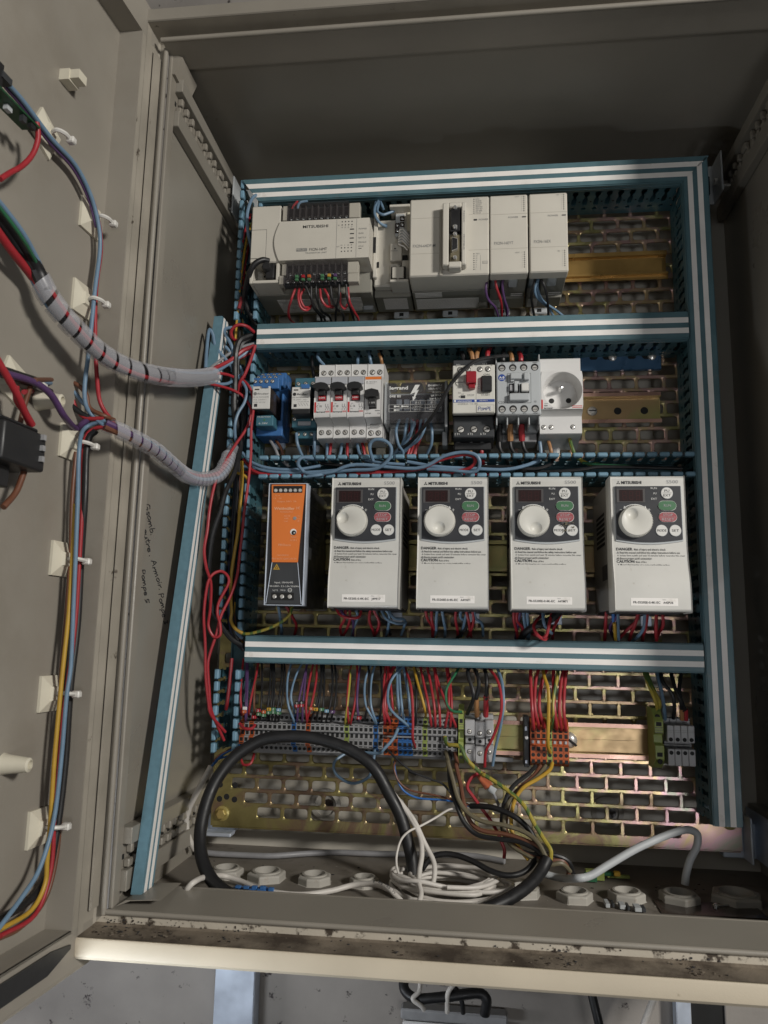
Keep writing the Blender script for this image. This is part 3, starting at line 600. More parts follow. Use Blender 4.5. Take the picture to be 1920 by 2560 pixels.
# module without its lid
T = thing('interface_module', 'narrow cream module without lid, ribbon cable folded over it, second of the top row', 'controller module', (-92, 380, 8), TOPG)
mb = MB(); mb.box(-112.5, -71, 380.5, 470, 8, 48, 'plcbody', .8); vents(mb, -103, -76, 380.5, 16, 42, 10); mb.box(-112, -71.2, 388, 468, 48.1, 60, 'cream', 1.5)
mb.box(-112.8, -108, 396, 476, 48, 66, 'cream', .8); mb.box(-88, -71, 449, 476, 60, 64, 'cream', .5); mb.box(-94, -71, 474, 477, 50, 76, 'cream', .5)
mb.box(-112.7, -109.6, 425, 444, 66, 66.3, 'hole'); mb.box(-108, -105.5, 407, 414, 66, 66.3, 'hole'); mb.build('body', T)
mb = MB(); mb.box(-93, -80, 413, 434, 60.1, 70, 'cream', .8); mb.pill(-87.5, 427, 70, 2.2, 1.4, .2, 'ink'); mb.text('POWER', -92, 424.5, 70.2, 1.5, 'inkg', w=7.5); mb.box(-93, -84, 397, 411, 60.1, 67, 'cream', .6); mb.text('LINK', -90, 408, 67.2, 1.3, 'inkg'); mb.text('COMM', -89.5, 404.5, 67.2, 1.3, 'inkg')
mb.box(-92, -71.6, 385, 388, 48, 76, 'cream', .5); mb.box(-91, -75, 387.8, 404, 60, 73, 'hole'); mb.box(-89.6, -77, 389.6, 402.4, 73, 76, 'cream', .5); mb.box(-84, -82.6, 388, 404, 73, 75, 'cream'); mb.box(-82, -79, 404, 410, 60, 64, 'hole'); mb.box(-82.6, -80, 405.5, 408, 64, 65, 'orange'); mb.box(-80, -71.5, 392, 414, 60.1, 68, 'cream', .6); mb.box(-81, -74, 412, 422, 60.1, 64, 'hole'); mb.build('socket_cover', T)
mb = MB(); mb.box(-88, -78, 444, 471, 60, 66, 'grey', .5)
for (x, z) in ((-85.8, 457), (-85.8, 450.6), (-80.4, 465), (-80.4, 458), (-80.4, 451)): mb.box(x - 2.5, x + 2.5, z - 3, z + 3, 66, 66.3, 'smoke'); mb.screw(x, z, 66.3, 2, 'chrome', .7, False)
mb.box(-75, -71.6, 450, 473, 64, 66, 'mount', .4); mb.box(-77, -72, 443, 447, 60, 66, 'hole'); mb.build('terminal_strip', T); clip(T, -85)
rb = thing('ribbon_cable', 'striped grey ribbon cable folded between the open module and the next one', 'ribbon cable', (-78, 425, 74))
mb = MB()
for i in range(11):
    z = 449 - 1.75 * i; m_ = 'stripe' if i % 2 else 'grey'
    mb.tube([(-83.6, z, 68 + .6 * i), (-81.5, z - .2, 75), (-79, z - .4, 76)], .62, m_, 5, sub=1)
    if i < 10: mb.tube([(-79, z - .4, 76), (-75, z - 5.2, 77), (-71.4, z - 9.6, 76)], .62, m_, 5, sub=1)
mb.tube([(-83, 430, 75), (-82, 427.6, 78), (-77, 425, 78), (-73, 421, 77)], .7, 'stripe', 6)
mb.build('ribbon', rb)
# bus module with connector slot
T = thing('bus_module', 'wide cream module with a tall slot holding a black and a metal connector', 'controller module', (-28, 380, 8), TOPG)
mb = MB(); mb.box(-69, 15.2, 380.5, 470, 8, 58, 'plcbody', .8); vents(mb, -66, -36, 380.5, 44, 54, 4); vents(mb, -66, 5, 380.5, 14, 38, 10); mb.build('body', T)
mb = MB(); mb.box(-69.3, 15.4, 381, 470.8, 58.1, 94, 'cream', 1.4)
for z in (448, 407): mb.box(-69, -37.5, z - .2, z + .2, 94, 94.12, 'creamd'); mb.box(-6, 15, z - .2 + 2, z + 2.2, 94, 94.12, 'creamd')
mb.text('FX2N-64DP-M', -65.5, 416, 94.2, 3.3, 'inkg', w=24, bold=.004)
leds(mb, -.5, 467.5, 94, 8, 2.3); leds(mb, -.5, 404.5, 94, 8, 2.5); mb.pill(1, 443.5, 94, 4, 1.9, .2, 'ink'); mb.text('POWER', 4.8, 443.5, 94.2, 2.0, 'inkg', w=10)
for i, s_ in enumerate(('RUN', 'BUSMD', 'TOKEN', 'READY', 'PRM MD', 'PRM SET', 'RSP ERR', 'FAULT')): mb.text(s_, 1.4, 467.5 - 2.3 * i, 94.2, 1.4, 'inkg')
for i, s_ in enumerate(('TEST', '64', '32', '16', '8', '4', '2', '1')): mb.text(s_, 1.4, 404.5 - 2.5 * i, 94.2, 1.4, 'inkg')
mb.box(8.5, 14, 393, 396, 94, 94.1, 'inkg'); mb.box(8.8, 13.7, 393.4, 395.6, 94.1, 94.2, 'cream'); mb.text('BTH.NO', 9, 394.5, 94.3, 1.0, 'inkg', w=4.6); mb.box(6.4, 6.6, 386, 403, 94, 94.15, 'inkg'); mb.build('front_cover', T)
mb = MB(); mb.box(-37, -33.6, 380.5, 455, 94, 96, 'creamd', .5); mb.box(-33.5, -27, 387, 458, 94.1, 106, 'cream', 1); mb.box(-13.5, -8.5, 387, 458, 94.1, 106, 'cream', 1); mb.box(-27, -13.5, 452.6, 458, 94.1, 106, 'cream', 1); mb.box(-27, -13.5, 384, 391, 94.1, 106, 'cream', 1); mb.box(-27, -13.5, 391, 452.6, 94.1, 99, 'hole')
mb.text('RS232C', -10.8, 441, 106.2, 1.4, 'inkg', rot=-math.pi / 2, al='c', w=13); mb.text('PROFIBUS', -10.8, 412, 106.2, 1.4, 'inkg', rot=-math.pi / 2, al='c', w=17); mb.build('connector_slot', T)
mb = MB(); mb.box(-25.5, -15, 426, 452, 99, 104, 'black', 1); mb.lathe((-20.3, 453, 103), [(2.4, 0), (2.4, 2.5), (1, 4)], 'chrome', 14); mb.lathe((-20.3, 430, 104), [(2.4, 0), (2.4, 2.5), (1, 4)], 'chrome', 14); mb.build('black_plug', T)
mb = MB(); mb.box(-26, -14.6, 391.5, 423, 99, 103, 'w_olive', 1.2); mb.prism([(-23.5, 402), (-17.5, 404), (-17.5, 416), (-23.5, 418)], 103, 107, 'screw'); mb.prism([(-23.1, 402.8), (-17.9, 404.6), (-17.9, 415.4), (-23.1, 417.2)], 107, 107.3, 'black')
for z in (422, 395.5): mb.lathe((-20.3, z, 103), [(2.3, 0), (2.3, 3), (1, 4)], 'chrome', 6)
mb.build('metal_connector', T); clip(T, -28)
mb = MB(); mb.box(4, 14, 376, 388, 24, 27, 'plcbody', .8); mb.disc(9, 382.5, 27, 2.6, .4, 'hole'); mb.build('foot', T)
# two extension modules
def ext(x0, lab, model, io, clx):
    T = thing('extension_module', lab, 'controller module', (x0 + 20, 380, 8), TOPG)
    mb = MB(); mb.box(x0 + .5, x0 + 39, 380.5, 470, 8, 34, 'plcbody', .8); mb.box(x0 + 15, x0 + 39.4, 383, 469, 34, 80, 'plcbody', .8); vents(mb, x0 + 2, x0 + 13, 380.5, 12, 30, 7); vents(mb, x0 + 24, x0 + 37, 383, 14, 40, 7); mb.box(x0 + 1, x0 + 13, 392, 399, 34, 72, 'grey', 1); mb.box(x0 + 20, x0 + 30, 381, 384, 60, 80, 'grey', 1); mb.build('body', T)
    mb = MB(); mb.box(x0, x0 + 39.8, 381, 470.8, 78, 94, 'cream', 1.3)
    for z in (448.5, 409): mb.box(x0 + .4, x0 + 39.4, z - .2, z + .2, 94, 94.12, 'creamd')
    mb.text(model, x0 + 4.6, 415.5, 94.2, 3.2, 'inkg', w=20 if len(model) > 9 else 17.5, bold=.004); mb.text('POWER', x0 + 19.5, 444.5, 94.2, 2.0, 'inkg', w=10.5); mb.pill(x0 + 36, 444.5, 94, 4.6, 1.2, .2, 'ink')
    leds(mb, x0 + 36, 468, 94, 8, 2.35, 1.3, 1.2); leds(mb, x0 + 36, 404.3, 94, 8, 2.4, 1.3, 1.2)
    for z in (468, 404): mb.text(io, x0 + 31, z, 94.2, 1.5, 'inkg', al='r')
    for i in range(8): mb.text(str(i), x0 + 34, 468 - 2.35 * i, 94.2, 1.1, 'inkg', al='r'); mb.text(str(i), x0 + 34, 404.3 - 2.4 * i, 94.2, 1.1, 'inkg', al='r')
    mb.build('front_cover', T); clip(T, clx)
ext(16.3, 'narrow cream output module with violet and red wires hanging beneath it', 'FX2N-16EYT', 'OUT', 32)
ext(57.8, 'rightmost narrow cream input module with black and blue wires beneath it', 'FX2N-16EX', 'IN', 74)
# black programming plug in the wide controller
T = thing('programming_plug', 'black round cable plugged into the lower left corner of the wide controller', 'cable', A(660, 665, 95))
mb = MB(); mb.box(-228, -218, 386, 404, 74, 92, 'black', 1.5); mb.lathe((-226, 399, 84), [(5.5, 0), (5.5, 10), (4, 13)], 'black', 14); mb.box(-222, -214, 386, 403, 74, 84, 'black', 1); mb.build('plug', T)
mb = MB(); mb.tube([A(*p) for p in ((672, 652, 92), (655, 650, 97), (635, 662, 99), (622, 690, 92), (612, 740, 62), (618, 770, 52), (640, 812, 40))], 3.1, 'w_black', 10); mb.build('cable', T)

# ---------------- middle row ----------------
# relays
RG = 'plug-in relays on blue sockets'
T = thing('relay', 'tall relay on bright blue three-tier socket, left of the pair', 'relay', (-229, 222, 8), RG)
mb = MB(); mb.box(-245, -214.5, 222, 300, 8, 22, 'relayblue', .6); mb.box(-245, -214.5, 222, 240, 22, 42, 'relayblue', .8); mb.box(-245, -214.5, 284, 299, 22, 34, 'relayblue', .8); mb.box(-245.5, -214.6, 279, 292, 34, 47, 'relayblue', .8); mb.box(-246, -216.5, 272, 285, 47, 58, 'relayblue', .8)
mb.box(-217.5, -214.8, 240, 272, 22, 40, 'relayblue', .6)
for (z, d, xs) in ((296, 34.1, -242), (288.6, 47.1, -243.2), (280.6, 58.1, -243.6)):
    for i in range(4): mb.screw(xs + 6.6 * i, z, d, 2.4, 'screw', .8)
for x in (-237, -230): mb.screw(x, 231, 42.1, 2.6, 'screw', 1.8)
mb.box(-232, -218, 214, 221.8, 9, 13, 'galv', 1); mb.build('socket', T)
mb = MB(); mb.box(-240.5, -220.6, 243, 268.6, 28, 74.5, 'smoke', 1); mb.build('relay_case', T)
mb = MB(); mb.box(-240.5, -220.8, 243.2, 268.8, 74.5, 76.2, 'btnw', .5); mb.box(-238, -233, 264.5, 265.8, 76.2, 76.4, 'smoke'); mb.box(-238, -234.6, 245.5, 248.8, 76.2, 76.4, 'ink'); mb.lathe((-237.4, 260.3, 76.2), [(1.9, 0), (1.9, .2), (1.4, .2), (1.4, .1)], 'inkg', 16)
mb.text('finder', -235, 260.2, 76.4, 2.0, 'inkg', w=13, bold=.02); mb.text('55.34.9.024.0040', -239.5, 256.4, 76.4, 1.3, 'inkg', w=17.5); mb.text('7A 250V~', -239, 253.4, 76.4, 1.2, 'inkg', w=15); mb.text('COIL 24V DC', -239, 250.6, 76.4, 1.2, 'inkg', w=13.5); mb.build('relay_label', T)
mb = MB(); mb.prism([(-231, 271), (-224, 271), (-222.5, 266.5), (-229.5, 266.5)], 72, 78, 'relayblue'); mb.build('retaining_clip', T)
mb = MB(); mb.box(-239.6, -220, 228, 240.4, 42.1, 62, 'relayteal', .8); mb.text('99.02.9.024', -238, 238.3, 62.2, 1.5, 'inkw', w=15); mb.text('6..24V', -236, 231, 62.2, 2.0, 'inkw', w=10); mb.disc(-230, 234.7, 62, 1.2, .3, 'btng'); mb.build('indicator_module', T)
T = thing('relay', 'shorter relay with dark case and teal socket, beside the breakers', 'relay', (-188, 218, 8), RG)
mb = MB(); mb.box(-202, -173, 219, 290, 8, 22, 'relayteal', .8); mb.box(-201, -174.5, 276, 288, 22, 46, 'relayteal', .8); mb.box(-202, -174, 229, 241.5, 22, 50, 'relayteal', .8); mb.box(-199, -174, 219, 228.8, 22, 40, 'relayteal', .8)
for i in range(3): mb.screw(-197 + 8.3 * i, 281, 46.1, 2.5, 'screw', .5)
for x in (-199, -179): mb.screw(x, 238.6, 50.1, 2.3, 'screw', .7)
for i in range(3): mb.screw(-196.5 + 7.5 * i, 224, 40.1, 2.3, 'screw', 1)
mb.box(-190, -178, 210, 218.8, 9, 12, 'galv', 1); mb.build('socket', T)
mb = MB(); mb.box(-198, -177.5, 239, 268.6, 28, 68.5, 'black', 1); mb.build('relay_case', T)
mb = MB(); mb.box(-198.2, -177.8, 244.3, 269.2, 68.5, 70.2, 'btnw', .5); mb.box(-196, -191, 265, 266.3, 70.2, 70.4, 'smoke'); mb.box(-195.5, -192.2, 246.4, 249.6, 70.2, 70.4, 'ink'); mb.lathe((-195, 260.8, 70.2), [(1.9, 0), (1.9, .2), (1.4, .2), (1.4, .1)], 'ink', 16)
mb.text('finder', -192.5, 260.8, 70.4, 2.0, 'ink', w=13, bold=.02); mb.text('55.34.9.024.0040', -197, 257.2, 70.4, 1.3, 'ink', w=18); mb.text('7A 250V~ AC1', -196.8, 254.6, 70.4, 1.1, 'inkg', w=16); mb.text('14 24 34 44', -191, 252.3, 70.4, 1.1, 'inkg', w=12)
for i in range(4): mb.prism([(-191 + 3 * i, 251), (-190.7 + 3 * i, 251), (-188.3 + 3 * i, 247.6), (-188.7 + 3 * i, 247.6)], 70.2, 70.35, 'inkg')
mb.build('relay_label', T)
mb = MB(); mb.prism([(-188, 271.5), (-179, 271.5), (-178, 267), (-187, 267)], 66, 72, 'relayblue'); mb.build('retaining_clip', T)
mb = MB(); mb.box(-194.5, -180, 231, 235.6, 50.1, 52, 'capgrey', .4); mb.build('label_holder', T)
# breakers
BPROF = [(8, 301.5), (49, 301.5), (50, 300.5), (50, 282), (70.5, 280.2), (72.5, 278), (72.5, 237), (71, 234), (55, 231.5), (52, 229), (51, 216.5), (49, 215.5), (8, 215.5)]
BG = 'miniature circuit breakers in the middle row'
def breaker(x0, lab, cur):
    T = thing('circuit_breaker', lab, 'circuit breaker', (x0 + 9, 215, 8), BG)
    mb = MB(); mb.prism(BPROF, x0 + .12, x0 + 18.1, 'white', 'x'); b = mb.build('body', T, bevel=.5)
    mb = MB()
    mb.text('0301', x0 + 4, 248.8, 72.7, .9, 'inkg'); mb.text(cur, x0 + 3, 246, 72.7, 2.3, 'ink', w=5.5, bold=.01); mb.text('3000', x0 + 3.6, 242.9, 72.7, .9, 'inkg'); mb.box(x0 + .5, x0 + 2.4, 239, 250.6, 72.5, 72.7, 'inkred')
    mb.text('legrand', x0 + 2.9, 239.7, 72.7, 1.7, 'ink', w=9.6, bold=.03)
    for z in (239.2, 240.2): mb.box(x0 + 13, x0 + 17.2, z, z + .5, 72.5, 72.7, 'inkred')
    for xx in (12.6, 15.2):
        mb.box(x0 + xx, x0 + xx + .3, 246.3, 248.6, 72.5, 72.7, 'ink'); mb.box(x0 + xx, x0 + xx + .3, 241.6, 243.4, 72.5, 72.7, 'ink'); mb.prism([(x0 + xx, 246.4), (x0 + xx + .3, 246.4), (x0 + xx + 1.6, 243.4), (x0 + xx + 1.3, 243.4)], 72.5, 72.7, 'ink')
    mb.box(x0 + 12.6, x0 + 16, 245, 245.2, 72.5, 72.7, 'ink'); mb.build('printed_marking', T)
    MB().box(x0 + .6, x0 + 17.6, 270, 278.6, 72.4, 74, 'capgrey', .5).build('label_cap', T)
    mb = MB(); mb.box(x0 + 4.2, x0 + 13.8, 251.5, 269, 72.4, 72.7, 'hole'); mb.box(x0 + 5, x0 + 13, 252, 257, 72.7, 75.4, 'leverred', .5); mb.text('I-ON', x0 + 9, 254.6, 75.6, 1.7, 'inkw', al='c', w=6, bold=.02)
    mb.box(x0 + 5, x0 + 13, 257, 266, 72.7, 79, 'black', .8)
    mb.prism([(x0 + 1, 263.3), (x0 + 5, 261.7), (x0 + 13, 261.7), (x0 + 17, 263.3), (x0 + 16.6, 266.5), (x0 + 13, 268.4), (x0 + 9, 269), (x0 + 5, 268.4), (x0 + 1.4, 266.5)], 74.2, 85, 'black'); mb.build('lever', T, bevel=.8)
    for z, d in ((291.5, 50), (222.5, 51.6)):
        for xx in (5, 13.2): s = MB(); s.screw(x0 + xx, z, d, 3.0, 'screw', 1.0 if z > 250 else 2.2); s.build('terminal_screw', T)
    mb = MB(); mb.box(x0 + 6, x0 + 15, 203, 215, 8, 11, 'white', 1); mb.box(x0 + 8, x0 + 13, 206, 209, 11, 11.2, 'ink'); mb.build('rail_clip', T)
breaker(-172.5, 'leftmost white breaker marked C10 with black lever and red window', 'C 10'); breaker(-154.2, 'middle white breaker marked C10 between two like it', 'C 10'); breaker(-135.9, 'white breaker marked C16, third from the left of the breakers', 'C 16')
T = thing('circuit_breaker', 'white breaker with orange band and black lever, rightmost of the breakers', 'circuit breaker', (-107, 215, 8), BG)
mb = MB(); mb.prism([(d * .985 if d > 40 else d, z) for d, z in BPROF], -117.3, -99.4, 'white', 'x'); mb.build('body', T, bevel=.5)
mb = MB(); D4 = 72.5 * .985; mb.box(-117, -99.6, 275.5, 278.6, D4, D4 + .25, 'orange'); mb.text('6A', -116, 272.8, D4 + .3, 1.3, 'ink'); mb.text('Merlin Gerin', -112.5, 272.8, D4 + .3, 1.0, 'ink', w=8); mb.text('Nr 54321-C', -116, 271, D4 + .3, .9, 'inkg', w=9)
mb.text('DT40', -116.3, 237.6, D4 + .3, 1.6, 'ink', w=6); mb.text('C6', -100.6, 237.6, D4 + .3, 1.6, 'ink', al='r'); mb.box(-106, -100.5, 240, 241, D4, D4 + .2, 'inkg'); mb.text('0321', -116, 240.4, D4 + .3, 1, 'inkg')
for z in (230.2, 227.7): mb.box(-113.5, -102, z - .35, z + .35, 53, 53.8, 'inkg')
mb.text('N', -116, 226, 53.6, 2.2, 'ink'); mb.text('N', -116, 286, 50.4, 2.2, 'ink'); mb.build('printed_marking', T)
mb = MB(); mb.box(-112.5, -104.2, 242.5, 262, D4, D4 + .3, 'hole'); mb.box(-112.3, -104.4, 243.5, 256, D4 + .3, D4 + 8, 'black', .8); mb.text('I  ON', -108.3, 247, D4 + 8.2, 1.8, 'inkw', al='c', w=6)
mb.prism([(-116, 253.5), (-113, 252.8), (-103.5, 252.8), (-101, 253.5), (-101.4, 259.5), (-108.5, 261.6), (-115.6, 259.5)], D4 + 1, D4 + 12, 'black'); mb.build('lever', T, bevel=.8)
for z, d in ((291.5, 49.4), (221.5, 50.9)):
    for x in (-112.6, -104.4): s = MB(); s.screw(x, z, d, 3.1, 'screw', 1.0 if z > 250 else 2.2); s.build('terminal_screw', T)
mb = MB(); mb.box(-112, -101, 203, 215, 8, 11, 'mount', 1); mb.build('rail_clip', T)
# distribution block
T = thing('distribution_block', 'distribution block under a clear smoked cover printed with a white lightning bolt', 'distribution block', (-64, 228, 8))
mb = MB(); mb.box(-98, -29, 232, 276, 8, 20, 'grey', .8); mb.box(-98, -95, 230, 278, 8, 56, 'grey', .8); mb.box(-32, -29, 226, 278, 8, 56, 'grey', .8); mb.box(-94.5, -89, 214, 230, 9, 30, 'grey', .6); mb.box(-35.5, -30, 212, 228, 9, 30, 'grey', .6); mb.box(-94, -33, 229, 236, 14, 30, 'grey', .6); mb.box(-94, -33, 240, 272, 20.1, 26, 'smoke')
mb.build('base', T)
for i in range(6): s = MB(); s.box(-84 + 8.6 * i - 3, -84 + 8.6 * i + 3, 252, 265, 26, 33, 'galv', .5); s.screw(-84 + 8.6 * i, 256, 33.1, 2.7, 'screw', i); s.build('brass_terminal', T)
mb = MB(); mb.box(-94.8, -32.2, 234, 276, 56, 58, 'clearcover'); mb.box(-95, -32, 230, 234, 34, 58, 'clearcover'); cov = mb.build('clear_cover', T)
mb = MB(); mb.text('legrand', -92, 270, 58.2, 3.8, 'inkw', w=20, bold=.03); mb.text('048 80', -92, 260.5, 58.2, 2.8, 'inkw', w=12.5, bold=.01)
mb.prism([(-64, 273), (-59, 273), (-62.6, 266.4), (-60, 267.5), (-64.2, 258.6), (-62.8, 258.9), (-66.3, 255), (-67, 260), (-65.8, 259.3), (-63.8, 264.6), (-69.4, 262.4)], 58.1, 58.3, 'inkw')
for i, s_ in enumerate(('EN 60947-1', '100A-40\u00b0C', 'Ui 500V', 'Ipk 20kA', 'Icw 4.5kA')): mb.text(s_, -35.5, 272 - 3.7 * i, 58.2, 2.2, 'inkw', al='r', bold=.01)
for z in (255, 250.8, 246.8, 242.9): mb.box(-69 if z > 252 else -92.5, -35.5, z - .12, z + .12, 58.1, 58.3, 'inkw')
for x in (-69, -53, -35.6): mb.box(x - .12, x + .12, 243, 255, 58.1, 58.3, 'inkw')
mb.box(-92.6, -92.3, 243, 251, 58.1, 58.3, 'inkw')
mb.text('\u00d8 5.3', -61, 252.9, 58.2, 1.9, 'inkw', al='c'); mb.text('\u00d8 7.5', -44, 252.9, 58.2, 1.9, 'inkw', al='c'); mb.text('1.5-6 mm\u00b2', -61, 248.8, 58.2, 1.4, 'inkw', al='c'); mb.text('2.5-4 mm\u00b2', -61, 244.9, 58.2, 1.4, 'inkw', al='c'); mb.text('6-10 mm\u00b2', -44, 248.8, 58.2, 1.4, 'inkw', al='c'); mb.text('10-16 mm\u00b2', -44, 244.9, 58.2, 1.4, 'inkw', al='c')
for (x0, x1, z) in ((-87, -81, 248.9), (-79, -71, 248.9), (-87, -81, 244.8)): mb.box(x0, x0 + 2.2, z - 1, z + 1, 58.1, 58.3, 'inkw'); mb.box(x0 + 2.2, x1, z - .5, z + .5, 58.1, 58.3, 'inkw')
mb.build('white_print', cov)
# motor protection breaker
T = thing('motor_starter', 'cream and black motor breaker with square red stop button and handwritten POMPE tag', 'motor starter', (0, 212, 8))
mb = MB(); mb.box(-23, 22.4, 286, 299.6, 8, 60, 'charcoal', .8); mb.box(-22.5, 21, 212, 236, 8, 62, 'charcoal', 1.2); mb.box(-23.4, 21.5, 236, 286, 8, 70, 'black', .6); mb.box(-22, 18, 203, 211.9, 8, 44, 'black', 1)
for x, t in ((-17.5, '1/L1'), (-3, '3/L2'), (11, '5/L3')): mb.text(t, x, 294, 60.2, 2, 'inkw', al='c')
for x, t in ((-14.5, '2 T1'), (-.5, '4 T2'), (13, '6 T3')): mb.text(t, x - 4, 216, 62.2, 2.2, 'inkw', al='c'); mb.screw(x, 221, 62, 4.2, 'screw', .4)
mb.build('black_body', T)
mb = MB(); mb.box(-22.9, 21.4, 234, 287, 70, 78, 'knob', .8)
for x in (-15.2, -6.8, 5.5, 14): mb.screw(x, 282, 78, 3.1, 'screw', .8)
for x, t in ((-19, '23'), (-2.5, '24'), (1.6, '13'), (18, '14')): mb.text(t, x, 285.8, 78.2, 1.1, 'ink', al='c')
mb.box(-22.3, 21, 246, 249, 78, 78.25, 'inkb'); mb.lathe((-20.3, 247.5, 78.25), [(1.3, 0), (1.3, .2)], 'inkw', 14); mb.text('telemecanique', -17.8, 247.5, 78.4, 1.5, 'inkw', w=15, bold=.02); mb.box(.2, 2.2, 246.4, 248.6, 78.3, 78.5, 'inkw'); mb.text('SQUARE D', 5.3, 247.5, 78.4, 1.3, 'inkw', w=8.5)
mb.text('GV2ME20 / 13-18A', -17.5, 244.2, 78.2, 1.7, 'inkg', w=21); mb.box(1.7, 1.9, 249, 277, 78, 78.15, 'inkg')
mb.text('STOP', -7.3, 253.7, 78.2, 2, 'inkg', w=7); mb.text('START', 7.2, 253.7, 78.2, 2, 'inkg', w=9); mb.text('ON', 9.5, 276, 78.2, 2, 'ink', w=6.2); mb.text('I ON I', 4.6, 266, 78.2, 1.3, 'inkg', rot=-math.pi / 2, al='c', w=11)
mb.box(-14.4, -9.6, 250.6, 253.6, 78, 78.2, 'ink'); mb.prism([(-16.8, 252.2), (-15.2, 253.2), (-15.2, 251.2)], 78, 78.2, 'inkg'); mb.text('TEST', -12.4, 255, 78.2, 1, 'inkg', al='c'); mb.text('Set', -17, 256.6, 78.2, 1.6, 'inkg')
mb.build('cream_front', T)
mb = MB(); mb.lathe((-15.4, 268, 78), [(4.4, 0), (4.4, .8), (4, 1.1), (4, .5)], 'knob', 20); mb.box(-19, -12, 267.4, 268.2, 78.5, 79, 'inkg')
for i in range(9): a = -2.4 + i * .75; mb.disc(-15.4 + 5.6 * math.cos(a), 268 + 5.6 * math.sin(a), 78, .3, .1, 'inkg', 6)
mb.build('setting_dial', T)
mb = MB(); mb.box(-8.8, 2.0, 264, 277, 78, 88, 'redbtn', .9); mb.box(-6.4, .8, 259.4, 264, 78, 85, 'redbtn', .8); mb.build('stop_button', T)
mb = MB(); mb.box(6.9, 18.2, 256, 273.5, 78, 83, 'black', 1.2); mb.box(7.8, 17.3, 257, 264.5, 83, 83.6, 'black', .8); mb.build('start_button', T)
mb = MB(); mb.box(1.9, 20.5, 234.8, 242.8, 78, 78.3, 'ink'); mb.box(2.2, 20.2, 235.1, 242.5, 78.3, 78.5, 'knob')
q = [[(0, 0), (.2, 4)], [(0, 4), (2, 4.2), (2.2, 2.6), (.2, 2)], [(3, .4), (3.2, 2.6), (4.6, 2.8), (4.8, .8), (3.4, .3)], [(5.7, .3), (6, 3.2), (6.9, 1.6), (7.8, 3.2), (8, .3)], [(9, .2), (9.3, 3.8), (11, 3.7), (10.8, 2.2), (9.2, 2)], [(13.2, 3.6), (11.8, 3.8), (11.9, 2), (13, 2)], [(11.9, 2), (11.9, .3), (13.6, .5)]]
for l in q: mb.tube([(4 + x * .98, 236.6 + z, 78.7) for x, z in l], .24, 'inkb', 5, sub=2)
mb.build('handwritten_tag', T)
# contactor
T = thing('contactor', 'light grey contactor with eight screw wells and a round blue logo', 'contactor', (45, 212, 8))
mb = MB(); mb.box(23, 68.2, 222, 298, 8, 44, 'grey', 1); mb.box(22.8, 68.6, 231, 289, 44, 80, 'grey', 1.2); mb.box(24, 67, 213, 222, 8, 38, 'tgrey', 1)
for x in (23, 34, 45.5, 56.5, 67): mb.box(x - .6, x + .8, 222, 231, 44, 74, 'grey', .4)
for x in (23, 68): mb.box(x - .6, x + .6, 288, 300, 44, 70, 'grey', .3)
for x in (23.6, 34.8, 46): mb.box(x + 1, x + 9.6, 289, 297, 44, 56, 'tgrey', .5)
mb.build('body', T)
mb = MB()
for z in (282.3, 237.5):
    for i in range(4): x = 28.6 + 11.3 * i; mb.disc(x, z, 80, 3.9, .12, 'hole', 22); mb.lathe((x, z - .8, 80.1), [(2.6, 0), (2.6, .3)], 'screw', 14); mb.box(x - 2, x + 2, z - 1.1, z - .6, 80.4, 80.6, 'hole')
mb.build('screw_wells', T)
mb = MB()
for i, t in enumerate(('1/L1', '3/L2', '5/L3', '13/NO')): mb.text(t, 29 + 11.3 * i, 287.3, 80.2, 1.3, 'ink', al='c')
for i, t in enumerate(('2/T1', '4/T2', '6/T3', '14/NO')): mb.text(t, 29 + 11.3 * i, 232.6, 80.2, 1.3, 'ink', al='c')
mb.text('C23', 24.6, 244.6, 80.2, 2.3, 'ink', w=6.6); mb.text('10', 61.5, 245, 80.2, 2.1, 'ink'); mb.disc(28.5, 271.5, 80, 3.8, .2, 'inkb', 26); mb.text('A-B', 28.5, 271.7, 80.4, 2.3, 'inkw', al='c', w=5.6, bold=.03); mb.box(25.8, 31.2, 269.4, 269.7, 80.2, 80.4, 'inkw'); mb.build('printed_marking', T)
mb = MB(); mb.box(34, 58.5, 243.5, 276, 80, 80.15, 'ink'); mb.box(34.4, 58.1, 243.9, 275.6, 80.15, 80.3, 'grey')
mb.box(37.2, 48.5, 268, 275, 80.3, 86, 'grey', .7); mb.box(37.2, 41, 266, 268, 80.3, 84, 'grey', .5); mb.box(51, 56.4, 267, 275.2, 80.3, 86, 'grey', .7); mb.box(36, 46, 253.5, 264.4, 80.3, 80.8, 'hole'); mb.box(40.8, 44.4, 254.5, 265.6, 80.8, 87, 'grey', .7); mb.box(36.4, 40, 256, 262.5, 80.8, 84, 'tlight', .5)
mb.box(47, 56.6, 254, 264, 80.3, 80.8, 'hole'); mb.box(48.2, 55.8, 254.8, 263.6, 80.8, 86, 'btnw', .8); mb.box(36, 56, 245, 252.6, 80.3, 86, 'grey', .7); mb.box(38, 47.6, 252.6, 253.6, 80.3, 83, 'tlight'); mb.build('contact_carrier', T)
